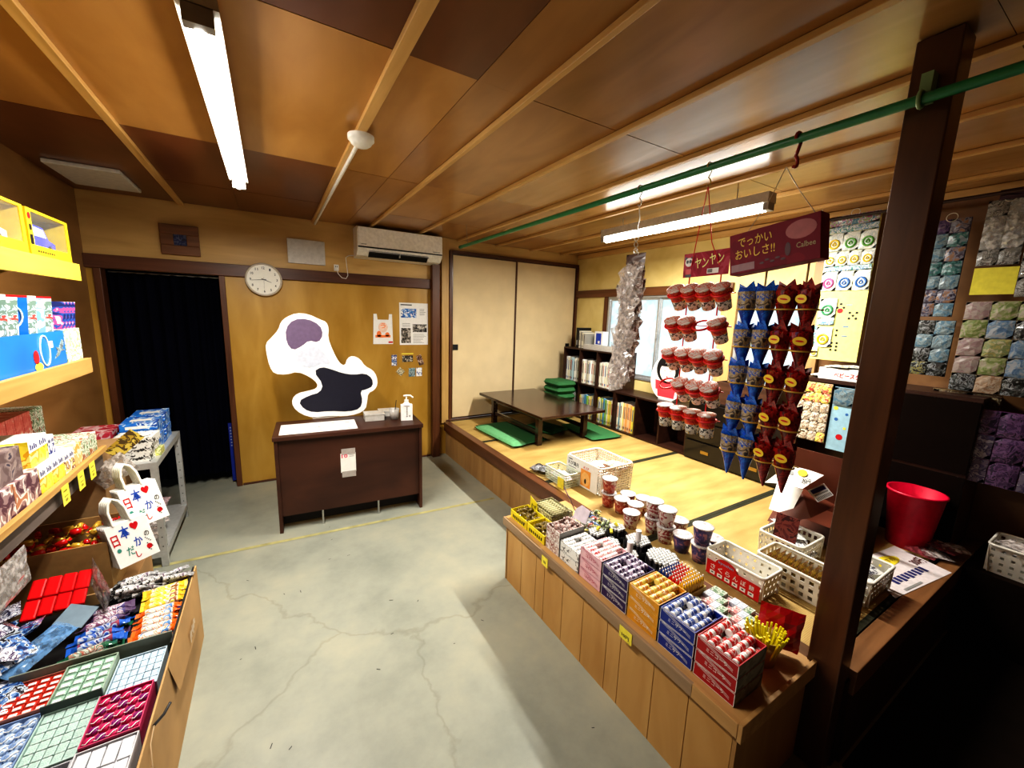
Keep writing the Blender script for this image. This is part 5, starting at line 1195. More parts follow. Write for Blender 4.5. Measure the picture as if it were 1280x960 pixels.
tub('large round tub of black and white tipped sticks behind the purple boxes', 1.478, 1.062, .074, .088, zt, .0088, SB, ('black and white tipped stick standing in the near large tub', 'sticks in the near large tub'))
tub('large round tub of black and white tipped sticks by the maroon cups', 1.486, 1.212, .070, .088, zt, .0088, SB, ('black and white tipped stick standing in the far large tub', 'sticks in the far large tub'))
tub('smaller round tub of sticks with a white tube behind the pink boxes', 1.358, 1.150, .050, .086, zt, .0086, SB, ('black and white tipped stick in the tub behind the pink boxes', 'sticks in the tub behind the pink boxes'))
tub('small dark tub of sticks behind the black printed boxes', 1.352, 1.258, .050, .088, zt, .0086, SB, ('black and white tipped stick in the tub behind the printed boxes', 'sticks behind the printed boxes'))
tub('small dark tub of sticks topped with a yellow sweet', 1.352, 1.362, .050, .090, zt, .0086, SB, ('black and white tipped stick in the yellow topped tub', 'sticks in the yellow topped tub'))
tub('small dark tub of sticks beside the grey tray of gums', 1.478, 1.345, .054, .090, zt, .0086, SB, ('black and white tipped stick in the tub by the grey tray', 'sticks by the grey tray'))
for i, (x, y) in enumerate(((1.47, 1.20), (1.358, 1.15))):
    q = MB(RWH); q.cyl((0, 0, 0), (0, 0, .052), .0135, n=16); solo('white_tube', q, 'plain white tube standing upright on the %s tub of sticks' % ('large far' if i == 0 else 'smaller'), 'tube', (x, y, zt + .098))
for i, (x, y) in enumerate(((1.36, 1.36), (1.40, 1.31), (1.47, 1.345))):
    q = MB(YEL); q.cyl((-.008, 0, 0), (.008, 0, .012), .008, n=8); solo('yellow_sweet', q, 'bright yellow sweet lying on top of the small stick tubs', 'sweet', (x, y, zt + .105), (0, 0, i), 'yellow sweets on the stick tubs')
# hexagonal-topped box of coloured sticks
q = MB(plain('stick_box', (.62, .50, .16), .5)); q.tray(0, 0, 0, .148, .140, .085, .003); solo('stick_box', q, 'open yellow box of colour tipped candy sticks', 'box', (1.325, .8405, zt))
cols_ = [('dark blue', (.03, .08, .28)), ('red', (.62, .03, .02)), ('yellow', (.80, .52, .04))]
for ci, (nm, cc) in enumerate(cols_):
    q = MB(plain('stick_' + nm.replace(' ', ''), cc, .35, coat=.3)); q.cyl((0, 0, 0), (0, 0, .108), .0072, n=10, cap=False).cyl((0, 0, .108), (0, 0, .122), .0072, .0028, n=10); q.m(RWH).cyl((0, 0, .122), (0, 0, .130), .0028, n=6)
    pr_ = solo('candy_stick', q, '%s candy stick with white tip standing in the yellow box' % nm, 'candy stick', group='%s sticks in the yellow box' % nm); fst = True
    for i in range(9):
        for j in range(8):
            x = 1.3378 + i * .0153; y = .8525 + j * .0163
            band_ = (x - 1.3378) * .35 + (.965 - y)
            kk = 0 if band_ < .045 else 1 if band_ < .095 else 2
            if kk != ci: continue
            loc = (x, y, zt + .0035)
            if fst: pr_.location = loc; fst = False
            else: o = pr_.copy(); COL.objects.link(o); o.location = loc
# flat packets of gum behind the blue and red boxes
for ci, (nm, cc) in enumerate((('green', [(.12, .22, .12), (.55, .60, .50), (.25, .32, .22)]), ('pink', [(.50, .18, .18), (.70, .58, .56), (.35, .10, .10)]), ('pale blue', [(.45, .50, .58), (.72, .74, .78), (.30, .34, .45)]))):
    q = MB(printed('gum_' + nm, cc, 60, .4)); q.box(-.021, -.013, 0, .021, .013, .014)
    pr_ = solo('gum_packet', q, 'flat %s gum packet in the tray behind the blue boxes' % nm, 'gum packet', group='%s gum packets' % nm); fst = True
    for lay in range(3):
        for i in range(7):
            for j in range(7):
                if (i + j * 2 + (j // 3)) % 3 != ci or (lay == 2 and (i * 3 + j) % 4 == 0): continue
                x = 1.332 + .0435 * (i % 5) ; y = .655 + .0275 * j
                if i >= 5: continue
                loc = (x, y, zt + .031 + .0145 * lay)
                if fst: pr_.location = loc; fst = False
                else: o = pr_.copy(); COL.objects.link(o); o.location = loc
q = MB(plain('gum_tray', (.55, .5, .42), .6)); q.tray(1.305, .632, 0, 1.535, .838, .062, .003).box(1.308, .635, .0035, 1.532, .835, .0305); solo('gum_tray', q, 'open card tray of flat gum packets behind the blue boxes', 'tray', (0, 0, zt))
# kraft tub of yellow straws and the red bag
t_ = thing('straw_tub', 'kraft paper tub of yellow sticks behind the red boxes', 'tub', (1.40, .572, zt))
q = MB(plain('kraft_tub', (.50, .36, .12), .6)); q.lathe([(0, 0), (.036, 0), (.048, .10), (.046, .10), (.034, .004), (0, .004)], 20); q.build('tub_body', t_)
q = MB(plain('stick_lemon', (.80, .70, .02), .4)); q.cyl((0, 0, 0), (0, 0, .125), .0035, n=6)
pr_ = solo('yellow_straw', q, 'thin bright yellow stick in the kraft tub behind the red boxes', 'straw', group='yellow sticks in the kraft tub')
for k in range(46):
    a = rb.uniform(0, 2 * PI); rr = .028 * math.sqrt(rb.random()); loc = (1.40 + rr * math.cos(a), .572 + rr * math.sin(a), zt + .005); rot = (-.35 * math.sin(a) * rr / .03 + rb.uniform(-.05, .05), .35 * math.cos(a) * rr / .03, 0)
    if k == 0: pr_.location = loc; pr_.rotation_euler = rot
    else: o = pr_.copy(); COL.objects.link(o); o.location = loc; o.rotation_euler = rot
q = MB(plain('red_bag', (.50, .01, .015), .3, coat=.4)); q.crumple(frame((1.50, .575, zt + .085), (.5, -1, 0), (.1, 0, 1)), .13, .15, .035, rnd, 7, 7); solo('red_bag', q, 'crumpled bright red bag behind the yellow sticks', 'bag')

# cups on the tatami edge
cW2 = printed('cup_maroon_print', [(.66, .60, .57), (.68, .62, .58), (.34, .07, .08), (.70, .64, .60)], 20)
cR2 = printed('cup_red_print', [(.42, .05, .03), (.55, .20, .13), (.32, .04, .03), (.62, .45, .36)], 26); cN = printed('cup_navy_print', [(.05, .05, .16), (.10, .08, .24), (.40, .20, .26)], 30)
LW = printed('noodle_lid', [(.62, .61, .60), (.38, .34, .36), (.66, .65, .63), (.60, .50, .50)], 34)
def noodle(label, group, body, pts_):
    p = None
    for k, (x, y, z, lb) in enumerate(pts_):
        if p is None: p = cup_proto('noodle_cup', lb, group, body, LW, .046, .034, .090); p.location = (x, y, z)
        else: dup(p, (x, y, z), (0, 0, rb.uniform(0, 3)), lb)
za, zb = ZT + .001, ZT + .001 + .0945
noodle('', 'red noodle cups', cR2, [(1.77, 1.70, za, 'red noodle cup under another at the white basket corner'), (1.77, 1.70, zb, 'red noodle cup on top of another at the white basket corner'),
    (1.78, 1.60, za, 'red noodle cup beside the two stacked ones by the basket'), (1.80, 1.51, za, 'red noodle cup between white cup and red ones'), (1.87, 1.635, za, 'red noodle cup in the back row near the basket')])
noodle('', 'white and maroon noodle cups', cW2, [(1.91, 1.545, za, 'white and maroon noodle cup in the back row'), (1.70, 1.45, za, 'white and maroon noodle cup alone at the front of the cups'), (1.77, 1.355, za, 'lower white and maroon cup of the farther stack of two'),
    (1.77, 1.355, zb, 'upper white and maroon cup of the farther stack of two'), (1.75, 1.255, za, 'lower white and maroon cup of the nearer stack of two'), (1.75, 1.255, zb, 'upper white and maroon cup of the nearer stack of two'), (1.87, 1.26, za, 'white and maroon noodle cup behind the nearer stack')])
noodle('', 'navy noodle cups', cN, [(1.755, 1.155, za, 'navy noodle cup beside the stacked white cups'), (1.76, 1.055, za, 'lower navy cup of the stack by the holed basket'), (1.76, 1.055, zb, 'upper navy cup of the stack by the holed basket'), (1.87, 1.06, za, 'navy noodle cup on the tatami behind the navy stack')])
# big basket
bb = basket('tall white basket with printed price label on the tatami edge', 1.955, 1.99, .30, .35, .20, ZT + .001, 0, 16, 10, .6, .5, mat=plain('basket_white', (.82, .80, .74), .4, vary=.03))
q = MB(PAPER); q.box(-.156, -.15, .008, -.153, .172, .19); q.box(-.156, -.158, .012, -.06, -.155, .18) if False else None
F = WEST((-.156, 0, 0)); q.m(BLACK).text(F, 'えび満月', -.10, .145, .115, .030, .0008).text(F, '30円', -.11, .07, .085, .034, .0008).rect(F, -.15, .168, -.11, .174).rect(F, -.15, .115, -.07, .119)
q.m(plain('shrimp_orange', (.80, .35, .07), .5)).rect(F, -.015, .02, .085, .14).m(plain('shrimp_light', (.85, .52, .2), .5)).ell(F, .035, .075, .042, .05, .0015); q.m(RED).text(F, 'えび', .035, .155, .06, .018, .0008).m(BLACK).ell(F, .035, .06, .010, .018, .002); q.build('price_label', bb)
q = MB(PAPER); q.box(-.15, -.180, .01, -.08, -.177, .16); F = SOUTH((0, -.18, 0)); q.m(BLACK)
for k in range(8): q.rect(F, -.122, .03 + .015 * k, -.108, .04 + .015 * k)
q.build('side_label', bb)
CRK = printed('cracker_bag', [(.78, .68, .60), (.70, .42, .28), (.80, .74, .68), (.55, .16, .10)], 30, .25, coat=.5)
q = MB(CRK); q.crumple(Matrix.Identity(4), .16, .13, .035, rnd, 6, 6)
cb_ = solo('cracker_bag', q, 'clear bag of orange crackers piled in the tall white basket', 'snack bag', (1.90, 2.05, ZT + .09), (0, 0, .3), 'cracker bags in the tall basket')
for k, (x, y, z, a) in enumerate(((2.0, 2.06, .10, 1), (1.92, 1.92, .11, 2), (2.02, 1.90, .12, .4), (1.97, 2.0, .145, 2.4), (2.03, 1.89, .165, 1.7))): o = cb_.copy(); COL.objects.link(o); o.location = (x, y, ZT + z); o.rotation_euler = (0, 0, a)
# small wire basket and dark pouch
wb = basket('small pale wire basket beyond the tall white basket', 1.735, 2.13, .13, .24, .11, ZT + .001, .0, 16, 5, .75, .75, mat=plain('wire_pale', (.68, .72, .58), .4))
q = MB(printed('lilac_bits', [(.6, .5, .62), (.4, .55, .5), (.75, .7, .7)], 30)); q.crumple(Matrix.Translation((1.735, 2.13, ZT + .05)), .10, .2, .06, rnd, 6, 6); solo('toy_bag', q, 'lilac and green bag of bits inside the small wire basket', 'bag')
q = MB(YEL); q.box(1.66, 2.02, ZT + .001, 1.664, 2.085, ZT + .075); solo('yellow_card', q, 'small blank yellow card standing before the wire basket', 'card')
q = MB(printed('dark_pouch', [(.03, .03, .03), (.10, .10, .10), (.30, .30, .32)], 25, .3, coat=.4)); q.crumple(Matrix.Translation((1.70, 2.34, ZT + .035)) @ Matrix.Rotation(.5, 4, 'Z'), .10, .16, .06, rnd, 6, 6); solo('dark_pouch', q, 'crumpled black pouch on the tatami beyond the wire basket', 'pouch')
# ------------------------------------------------------------------ left wall shelves
def wall_shelf(label, z, lip, xf, y1, m_board, m_lip):
    t = thing('wall_shelf', label, 'shelf', (-.9, 1.0, z))
    MB(m_board).box(XL + .001, -.6, z - .02, xf - .019, y1, z).build('shelf_board', t, True)
    MB(m_lip).box(xf - .018, -.6, z - lip, xf, y1 + .002, z + .006).build('front_edge', t, True, bevel=.002)
    for yy in (.9, y1 - .12): MB(m_board).prism([(0, 0), (.28, 0), (0, -.14)], frame((XL + .001, yy, z - .0205), (1, 0, 0), (0, 0, 1)), .018).build('bracket', t, True)
    return t
YSH = wood('yellow_shelf', (.55, .38, .04), (.66, .48, .07), 1, .5); NSH = wood('pine_shelf', (.36, .20, .06), (.50, .31, .11), 1, .5); GSH = wood('grey_edge_board', (.09, .07, .06), (.16, .125, .105), 1, .55)
wall_shelf('top yellow painted shelf on the left wall with toy car boxes', 1.707, .065, -.70, 2.52, YSH, YSH)
wall_shelf('middle pine shelf on the left wall with toy aeroplane packets', 1.301, .060, -.70, 2.50, NSH, NSH)
wall_shelf('lowest left wall shelf with sweet boxes and yellow price tags', .882, .018, -.70, 2.53, NSH, NSH)
q = MB(GSH); q.box(-.722, -.6, .795, -.7185, 2.53, .862); solo('shelf_trim', q, 'dark grey board hanging below the lowest left wall shelf edge', 'board')
def toy_box(y0, y1, label, col, z=1.7135):
    t = thing('toy_box', label, 'toy box', (-.80, (y0 + y1) / 2, z)); W2 = (y1 - y0) / 2; h_ = .168; d_ = .075
    yc = plain('toy_box_yellow', (.62, .46, .02), .45)
    q = MB(yc); q.box(-d_, -W2, 0, d_, W2, .012).box(-d_, -W2, h_ - .01, d_, W2, h_).box(-d_, -W2, .012, d_, -W2 + .035, h_ - .01).box(-d_, W2 - .022, .012, d_, W2, h_ - .01).box(d_ - .004, -W2 + .035, .012, d_, W2 - .022, .04)
    q.m(plain('toy_box_inside', (.07, .07, .08), .4)).box(-d_, -W2 + .035, .012, -d_ + .003, W2 - .022, h_ - .01)
    F = EAST((d_, 0, 0)); q.m(RED).ell(F, -W2 + .018, .14, .011, .012).m(BLACK).rect(F, -W2 + .006, .04, -W2 + .028, .075).ell(F, -W2 + .018, .10, .009, .012)
    for k in range(8): q.rect(F, -W2 + .05 + k * .018, .016, -W2 + .060 + k * .018, .024)
    q.build('carton', t)
    q = MB(plain('box_window', (.6, .62, .65), .05, alpha=.06)); q.box(d_ - .0035, -W2 + .036, .0405, d_ - .003, W2 - .023, h_ - .011); q.build('clear_window', t)
    L = (y1 - y0 - .075)
    c_ = thing('toy_car', label.split(' box')[0].replace('toy car', 'toy car inside its box,') + ' on the top shelf', 'toy car', (-.80, (y0 + y1) / 2 + .006, z + .0125))
    q = MB(col); prof = [(-L / 2, .015), (L / 2, .015), (L / 2, .045), (L * .30, .052), (L * .16, .085), (-L * .28, .088), (-L * .42, .055), (-L / 2, .05)]
    q.prism(prof, frame((-.035, 0, 0), (0, 1, 0), (0, 0, 1)), .07); q.build('car_body', c_, bevel=.005)
    q = MB(plain('car_glass', (.6, .62, .66), .15)); q.prism([(-L * .25, .056), (L * .22, .056), (L * .14, .079), (-L * .24, .082)], frame((-.0365, 0, 0), (0, 1, 0), (0, 0, 1)), .073); q.build('car_window', c_)
    for yy in (-L * .3, L * .3):
        for xx in (-.036, .030): MB(BLACK).cyl((xx, yy, .018), (xx + .008, yy, .018), .0175, n=18).build('wheel', c_)
    c_.scale = (1.15, 1.0, 1.3)
    return t
toy_box(2.185, 2.535, 'blue toy car box at the far end of the top shelf', plain('car_blue', (.01, .03, .50), .25, coat=.6))
toy_box(1.80, 2.165, 'white and red toy car box second from the far end', plain('car_white', (.65, .60, .62), .25, coat=.6))
# middle shelf
t_ = thing('plane_carton', 'long open blue carton with sky picture on the middle shelf', 'carton', (-.79, 1.95, 1.3015))
q = MB(plain('sky_blue', (.012, .16, .50), .4, vary=.2, bscale=3)); q.box(-.862, 1.50, 1.3015, -.722, 2.325, 1.305).box(-.725, 1.50, 1.305, -.722, 2.325, 1.435).box(-.862, 1.50, 1.305, -.859, 2.325, 1.46).box(-.859, 2.322, 1.305, -.725, 2.325, 1.435); q.build('carton', t_, True)
F = EAST((-.722, 1.95, 1.3015)); q = MB(plain('ring_white', (.75, .82, .85), .4)); pts = [(.20 + .036 * math.cos(a), .068 + .055 * math.sin(a)) for a in [2 * PI * i / 24 for i in range(24)]]
o_ = q.T; q.T = F; q.tube([(a, b_, .001) for a, b_ in pts], .0028, 6, True); q.T = o_; q.build('painted_ring', t_, True)
q = MB(printed('plane_print', [(.05, .06, .07), (.35, .45, .48), (.12, .16, .14)], 90)); 
q.prism([(.27, .03), (.35, .10), (.37, .095), (.36, .075), (.31, .04)], F, .001); q.prism([(.29, .075), (.36, .06), (.36, .055), (.30, .06)], F, .0015); q.m(PAPER).rect(F, .235, .075, .27, .10).m(RED).ell(F, .13, .05, .02, .025).m(YEL).ell(F, .14, .015, .03, .015); q.build('picture', t_, True)
q = MB(printed('white_toy_print', [(.80, .82, .76), (.76, .80, .76), (.18, .32, .30), (.70, .70, .20), (.45, .62, .70)], 35)); q.tray(-.862, 2.333, 1.3015, -.722, 2.49, 1.44, .003); solo('printed_carton', q, 'white printed open carton at the end of the middle shelf', 'carton')
PKP = [printed('pl_white', [(.80, .80, .78), (.76, .78, .76), (.20, .30, .25), (.45, .55, .60), (.55, .10, .08)], 30, .35, coat=.3), plain('pl_blue', (.01, .16, .50), .35, coat=.3), printed('pl_skyw', [(.30, .50, .70), (.75, .80, .82), (.25, .45, .65)], 20, .35, coat=.3), printed('pl_navy', [(.02, .03, .15), (.03, .10, .40), (.45, .10, .30), (.5, .6, .75)], 22, .3, coat=.4)]
seq = [1, 0, 2, 0, 0, 2, 0, 0, 1, 0, 2, 0]
for k, s_ in enumerate(seq):
    y = 1.56 + .064 * k
    q = MB(PKP[s_]); q.box(-.055, -.002, 0, .055, .002, .262); q.m(RED if k % 3 else WHITE).box(-.055, -.0024, .258, .055, .0024, .264)
    if s_ == 1: q.m(plain('ring_white', (.75, .82, .85))); q.T = SOUTH((0, -.002, 0)); q.tube([(.01 + .03 * math.cos(a), .19 + .04 * math.sin(a), .001) for a in [2 * PI * i / 18 for i in range(18)]], .003, 6, True); q.T = Matrix.Identity(4)
    solo('toy_plane_packet', q, '%s toy packet leaning in the long blue carton' % ['white printed', 'sky blue ringed', 'pale blue'][(0, 1, 2)[[0, 1, 2].index(s_)]] , 'toy packet', (-.79, y, 1.3055 + .001), (.16, 0, .75 + .1 * math.sin(k)), '%s packets in the blue carton' % ['white', 'ringed', 'pale'][s_])
for k in range(4):
    q = MB(PKP[3]); q.box(-.055, -.002, 0, .055, .002, .25); solo('toy_plane_packet', q, 'navy and pink toy packet leaning in the white printed carton', 'toy packet', (-.79, 2.365 + .032 * k, 1.306), (.22, 0, .7), 'navy packets in the printed carton')
# lowest shelf: two tiers of sweet boxes
BP_ = dict(choc=printed('bx_choc', [(.13, .09, .09), (.20, .15, .15), (.30, .24, .22), (.06, .05, .08)], 14), plum=printed('bx_plum', [(.10, .04, .06), (.30, .20, .20), (.70, .62, .58), (.40, .18, .10)], 18),
    cust=printed('bx_custard', [(.80, .62, .05), (.85, .70, .12), (.70, .35, .03), (.80, .75, .3)], 16), navyw=printed('bx_navyw', [(.78, .78, .76), (.04, .06, .22), (.80, .80, .78)], 30),
    pie=printed('bx_pie', [(.78, .76, .72), (.20, .08, .05), (.75, .62, .25), (.8, .78, .74)], 30), orange=printed('bx_orange', [(.75, .38, .10), (.80, .70, .55), (.70, .45, .2)], 25),
    pink=printed('bx_pinkred', [(.62, .12, .10), (.68, .20, .16), (.74, .50, .42)], 22), green=printed('bx_greenw', [(.68, .70, .60), (.10, .20, .08), (.74, .74, .66), (.30, .12, .06)], 35), lemon=plain('bx_lemon', (.78, .74, .10), .4))
def bxo(x0, x1, y0, y1, z0, z1, k, label, strip=None, group=None):
    q = MB(BP_[k]); q.box(-(x1 - x0) / 2, -(y1 - y0) / 2, 0, (x1 - x0) / 2, (y1 - y0) / 2, z1 - z0); F = EAST(((x1 - x0) / 2, 0, 0)); w_ = (y1 - y0) / 2; h_ = z1 - z0
    if strip:
        q.m(PAPER).rect(F, -w_, h_ * .58, w_, h_, .0004); q.m(INKB)
        for i in range(2): 
            for j in range(4): q.rect(F, -w_ * .85 + w_ * i + j * w_ * .19, h_ * .66, -w_ * .85 + w_ * i + j * w_ * .19 + w_ * .12, h_ * (.80 if j % 2 else .86), .0008)
        q.m(PAPER).rect(UP((0, 0, h_)), -(x1 - x0) / 2, -w_, (x1 - x0) / 2, w_, .0004)
    solo('sweet_carton', q, label, 'box', ((x0 + x1) / 2, (y0 + y1) / 2, z0), group=group, bevel=.0012)
SZ = .8825
xa, xb = -.86, -.722
bxo(xa, xb, 1.62, 1.80, SZ, SZ + .10, 'plum', 'dark plum sweet box nearest on the lowest left shelf')
bxo(xa, xb, 1.802, 1.96, SZ, SZ + .10, 'plum', 'plum and white sweet box on the lowest shelf, left of the yellow ones')
bxo(xa, xb, 1.963, 2.06, SZ, SZ + .092, 'cust', 'yellow custard box on the lowest shelf, nearer of the front pair', True)
bxo(xa, xb, 2.062, 2.155, SZ, SZ + .092, 'cust', 'yellow custard box on the lowest shelf, farther of the front pair', True)
bxo(xa, xb, 2.158, 2.25, SZ, SZ + .085, 'pie', 'white and brown pie box in front of the navy boxes', True)
bxo(xa, xb, 2.253, 2.33, SZ, SZ + .085, 'orange', 'orange and white box in the front row of the lowest shelf')
bxo(xa, xb, 2.333, 2.41, SZ, SZ + .085, 'green', 'brown and green box in the front row by the pink boxes')
bxo(xa, xb, 2.413, 2.50, SZ, SZ + .085, 'green', 'green and white box at the far front end of the shelf')
bxo(-.885, -.732, 1.66, 1.90, SZ + .1008, SZ + .20, 'choc', 'grey brown chocolate box stacked on plum boxes')
bxo(-1.0, -.765, 1.905, 1.962, SZ + .1008, SZ + .19, 'lemon', 'lemon yellow box end stacked behind the custard boxes')
bxo(-.88, -.738, 1.968, 2.10, SZ + .0928, SZ + .190, 'cust', 'yellow custard box stacked on top of the front pair', True)
bxo(-.88, -.738, 2.103, 2.152, SZ + .0928, SZ + .170, 'navyw', 'white and navy box stacked beside the upper custard box', True)
bxo(-1.06, -.925, 1.98, 2.15, SZ, SZ + .245, 'lemon', 'tall lemon yellow box at the back of the lowest shelf')
for k in range(4): bxo(-1.04, -.885, 2.175 + .062 * k, 2.234 + .062 * k, SZ, SZ + .215, 'pink', 'upright salmon red box in the back row of the lowest shelf', None, 'salmon red boxes standing in a row')
for k in range(2):
    for j in range(2): bxo(-1.02, -.885, 2.424 + .052 * k, 2.474 + .052 * k, SZ + .108 * j, SZ + .1075 + .108 * j, 'green', '%s green and white box of the back pile, %s the salmon boxes' % ('upper' if j else 'lower', 'beside' if k == 0 else 'far from'))
for k, (px, py) in enumerate(((81, 612), (101, 597), (115, 585))):
    p = on(px, py, 0, -.699); q = MB(YEL); q.box(-.6985, p.y - .030, .80, -.6975, p.y + .030, .872); F = EAST((-.6975, p.y, .80)); q.m(plain('tag_ink', (.35, .30, .03), .5)).rect(F, -.018, .05, .012, .056).rect(F, -.018, .03, .018, .034).rect(F, -.01, .012, .01, .022)
    solo('price_tag', q, 'yellow price tag on the lowest left shelf edge, %s' % ['nearest of three', 'middle of three', 'farthest of three'][k], 'price tag')
q = MB(film('grey_film', (.45, .42, .40), .7)); q.crumple(EAST((-.70, 1.62, .74)), .26, .12, .02, rnd); solo('plastic_film', q, 'crinkled clear film hanging from the lowest shelf edge', 'film')

# kraft cartons under and beyond the shelf
q = MB(plain('carton_dim', (.34, .21, .10), .75)); q.box(-1.07, 2.58, 0, -.74, 2.88, .83); q.m(plain('carton_tape', (.30, .2, .1), .4)).box(-.7399, 2.70, 0, -.7394, 2.75, .83); solo('kraft_carton', q, 'tall kraft carton standing between shelf end and steel rack', 'carton', bevel=.003)
q = MB(KRAFT); q.box(-1.07, 2.18, 0, -.60, 2.56, .31); solo('kraft_carton', q, 'low kraft carton under the open box of red sweets', 'carton', bevel=.003)
q = MB(plain('carton_tan', (.40, .25, .10), .7)); q.tray(-.23, -.155, 0, .19, .155, .24, .005); solo('kraft_box', q, 'open kraft box of red and gold wrapped sweets', 'box', (-.84, 2.355, .311))
q = MB(printed('sweet_bed', [(.30, .01, .01), (.45, .02, .01), (.5, .3, .05)], 30)); 
for nm, m_, n_ in (('red', plain('foil_red', (.60, .012, .012), .25, coat=.6), 42), ('gold', plain('foil_gold', (.70, .45, .06), .3, metal=.3, coat=.5), 26)):
    pr_ = solo('foil_sweet', candy_mb(m_, .055, .03), '%s foil sweet heaped in the open kraft box' % nm, 'sweet', group='%s foil sweets in the kraft box' % nm)
    heap(pr_, n_, -1.02, -.68, 2.23, 2.48, .49, .545)
# the big carton of sweets
CX0, CX1, CY0, CY1, CZ_ = -1.06, -.36, .80, 2.165, .372
t_ = thing('sweets_carton', 'huge open kraft carton of trays and snack bars beside the aisle', 'carton', (-.7, 1.5, 0))
KR = plain('kraft_big', (.46, .29, .13), .7, vary=.12, bscale=5)
q = MB(KR); q.box(CX0, CY0, .001, CX1, CY1, .006)
q.box(CX1 - .006, CY0, .006, CX1, CY1, CZ_).box(CX0, CY0, .006, CX0 + .006, CY1, CZ_).box(CX0 + .006, CY0, .006, CX1 - .006, CY0 + .006, CZ_).box(CX0 + .006, CY1 - .006, .006, CX1 - .006, CY1, CZ_ - .02)
q.build('carton_body', t_, True, bevel=.002)
q = MB(KR); q.add([(CX1 + .0005, 1.55, CZ_ - .004), (CX1 + .0005, 2.10, CZ_ - .004), (CX1 + .018, 2.05, .20), (CX1 + .012, 1.60, .22)], [(0, 3, 2, 1)]); q.m(plain('kraft_print', (.66, .60, .50), .7))
for k in range(6): q.rect(EAST((CX1 + .0165, 1.86, .26)), -.05 + .018 * k, -.02 + .01 * (k % 3), -.04 + .018 * k, .03 - .008 * (k % 2), .001)
q.build('side_flap', t_, True)
q = MB(plain('black_liner', (.02, .02, .02), .5)); q.box(CX1 - .012, 1.66, .20, CX1 - .0065, 2.15, CZ_ + .004).box(CX0 + .007, CY0 + .007, .30, CX1 - .013, CY1 - .03, .315); q.build('liner', t_, True)
q = MB(plain('string', (.6, .45, .28), .7)); q.tube([(CX1 + .006, 1.33, .365), (CX1 + .004, 1.29, .345), (CX1 + .012, 1.25, .30), (CX1 + .004, 1.23, .25), (CX1 + .014, 1.21, .22)], .0018); q.m(BLACK).tube([(CX1 + .006, 1.33, .365), (CX1 + .02, 1.37, .355), (CX1 + .03, 1.40, .36)], .004); q.build('tie_string', t_, True)
# trays of small pieces
TZ0 = .3165
def piece_tray(name, label, x0, x1, y0, y1, zt, nx, ny, mats_p, tray_m, shape='block', grp=None, lip=.0):
    q = MB(tray_m); q.tray(x0, y0, TZ0, x1, y1, zt + lip, .003); solo('sweet_tray', q, label + ', open tray in the big carton', 'tray')
    sx, sy = (x1 - x0 - .008) / nx, (y1 - y0 - .008) / ny
    protos = []
    for mi, m_ in enumerate(mats_p):
        q = MB(m_)
        if shape == 'block': q.box(-sx * .46, -sy * .46, 0, sx * .46, sy * .46, .010); 
        elif shape == 'round':
            q.lathe([(0, 0), (min(sx, sy) * .46, .001), (min(sx, sy) * .48, .006), (min(sx, sy) * .40, .012), (0, .0125)], 14)
            q.m(PAPER); q.tube([(-sx * .45, -sy * .3, .012), (-sx * .1, -sy * .45, .014), (sx * .2, -sy * .1, .015), (sx * .45, sy * .1, .012)], .0014, 5)
        else: q.box(-sx * .47, -sy * .45, 0, sx * .47, sy * .45, .009).m(PAPER).box(-sx * .3, -sy * .40, .009, sx * .35, sy * .05, .012)
        protos.append(q)
    bed = .006
    used_ = {}
    for i in range(nx):
        for j in range(ny):
            mi = (i + j) % len(mats_p) if len(mats_p) > 1 else 0
            loc = (x0 + .004 + sx * (i + .5), y0 + .004 + sy * (j + .5), zt - .014)
            if mi not in used_:
                o = solo('sweet_piece', protos[mi], grp[0], 'sweet', loc, group=grp[1], bevel=.0015 if shape != 'round' else 0); used_[mi] = o
            else: o = used_[mi].copy(); COL.objects.link(o); o.location = loc; o.rotation_euler = (rb.uniform(-.05, .05), rb.uniform(-.05, .05), rb.uniform(-.06, .06))
    q = MB(tray_m); q.box(x0 + .0035, y0 + .0035, TZ0 + .0035, x1 - .0035, y1 - .0035, zt - .0145)
    solo('tray_layers', q, 'stacked under-layer of sweets below the ' + label.split(' sweets')[0] + ' sweets', 'sweets')
SEA = plain('wrap_seafoam', (.32, .48, .38), .35, vary=.15, coat=.3); ICE = printed('wrap_ice', [(.36, .50, .62), (.52, .64, .72), (.42, .56, .66), (.60, .68, .74)], 70, .35, coat=.3); SEA2 = printed('wrap_mint', [(.36, .52, .47), (.50, .62, .58), (.40, .56, .50), (.60, .68, .66)], 70, .35, coat=.3) 
RD = plain('wrap_scarlet', (.55, .04, .02), .35, coat=.3); MG = plain('wrap_magenta', (.62, .03, .15), .3, coat=.5); MG2 = plain('wrap_wine', (.25, .02, .18), .3, coat=.5)
BL2 = printed('wrap_bluew', [(.25, .38, .66), (.55, .66, .80), (.72, .78, .84)], 60, .3, coat=.4); WH2 = plain('wrap_white', (.62, .63, .66), .35, coat=.3); GY2 = printed('wrap_greyw', [(.62, .62, .64), (.20, .20, .26), (.72, .72, .74)], 70, .3)
piece_tray('t', 'red and cream sweets', -.752, -.634, 1.545, 1.69, .372, 4, 6, [RD], plain('tray_salmon', (.62, .26, .20), .5), 'cap', ('scarlet sweet with cream top in the red and cream tray', 'scarlet sweets in one tray'))
piece_tray('t', 'pale green sweets', -.630, -.508, 1.525, 1.68, .386, 4, 5, [SEA], plain('tray_sage', (.32, .40, .32), .5), 'cap', ('pale green sweet in the upper green tray', 'pale green sweets in the raised tray'))
piece_tray('t', 'ice blue sweets', -.504, -.380, 1.505, 1.665, .366, 6, 5, [ICE], plain('tray_ice', (.45, .55, .62), .5), 'block', ('ice blue sweet in the tray beside the carton wall', 'ice blue sweets in one tray'))
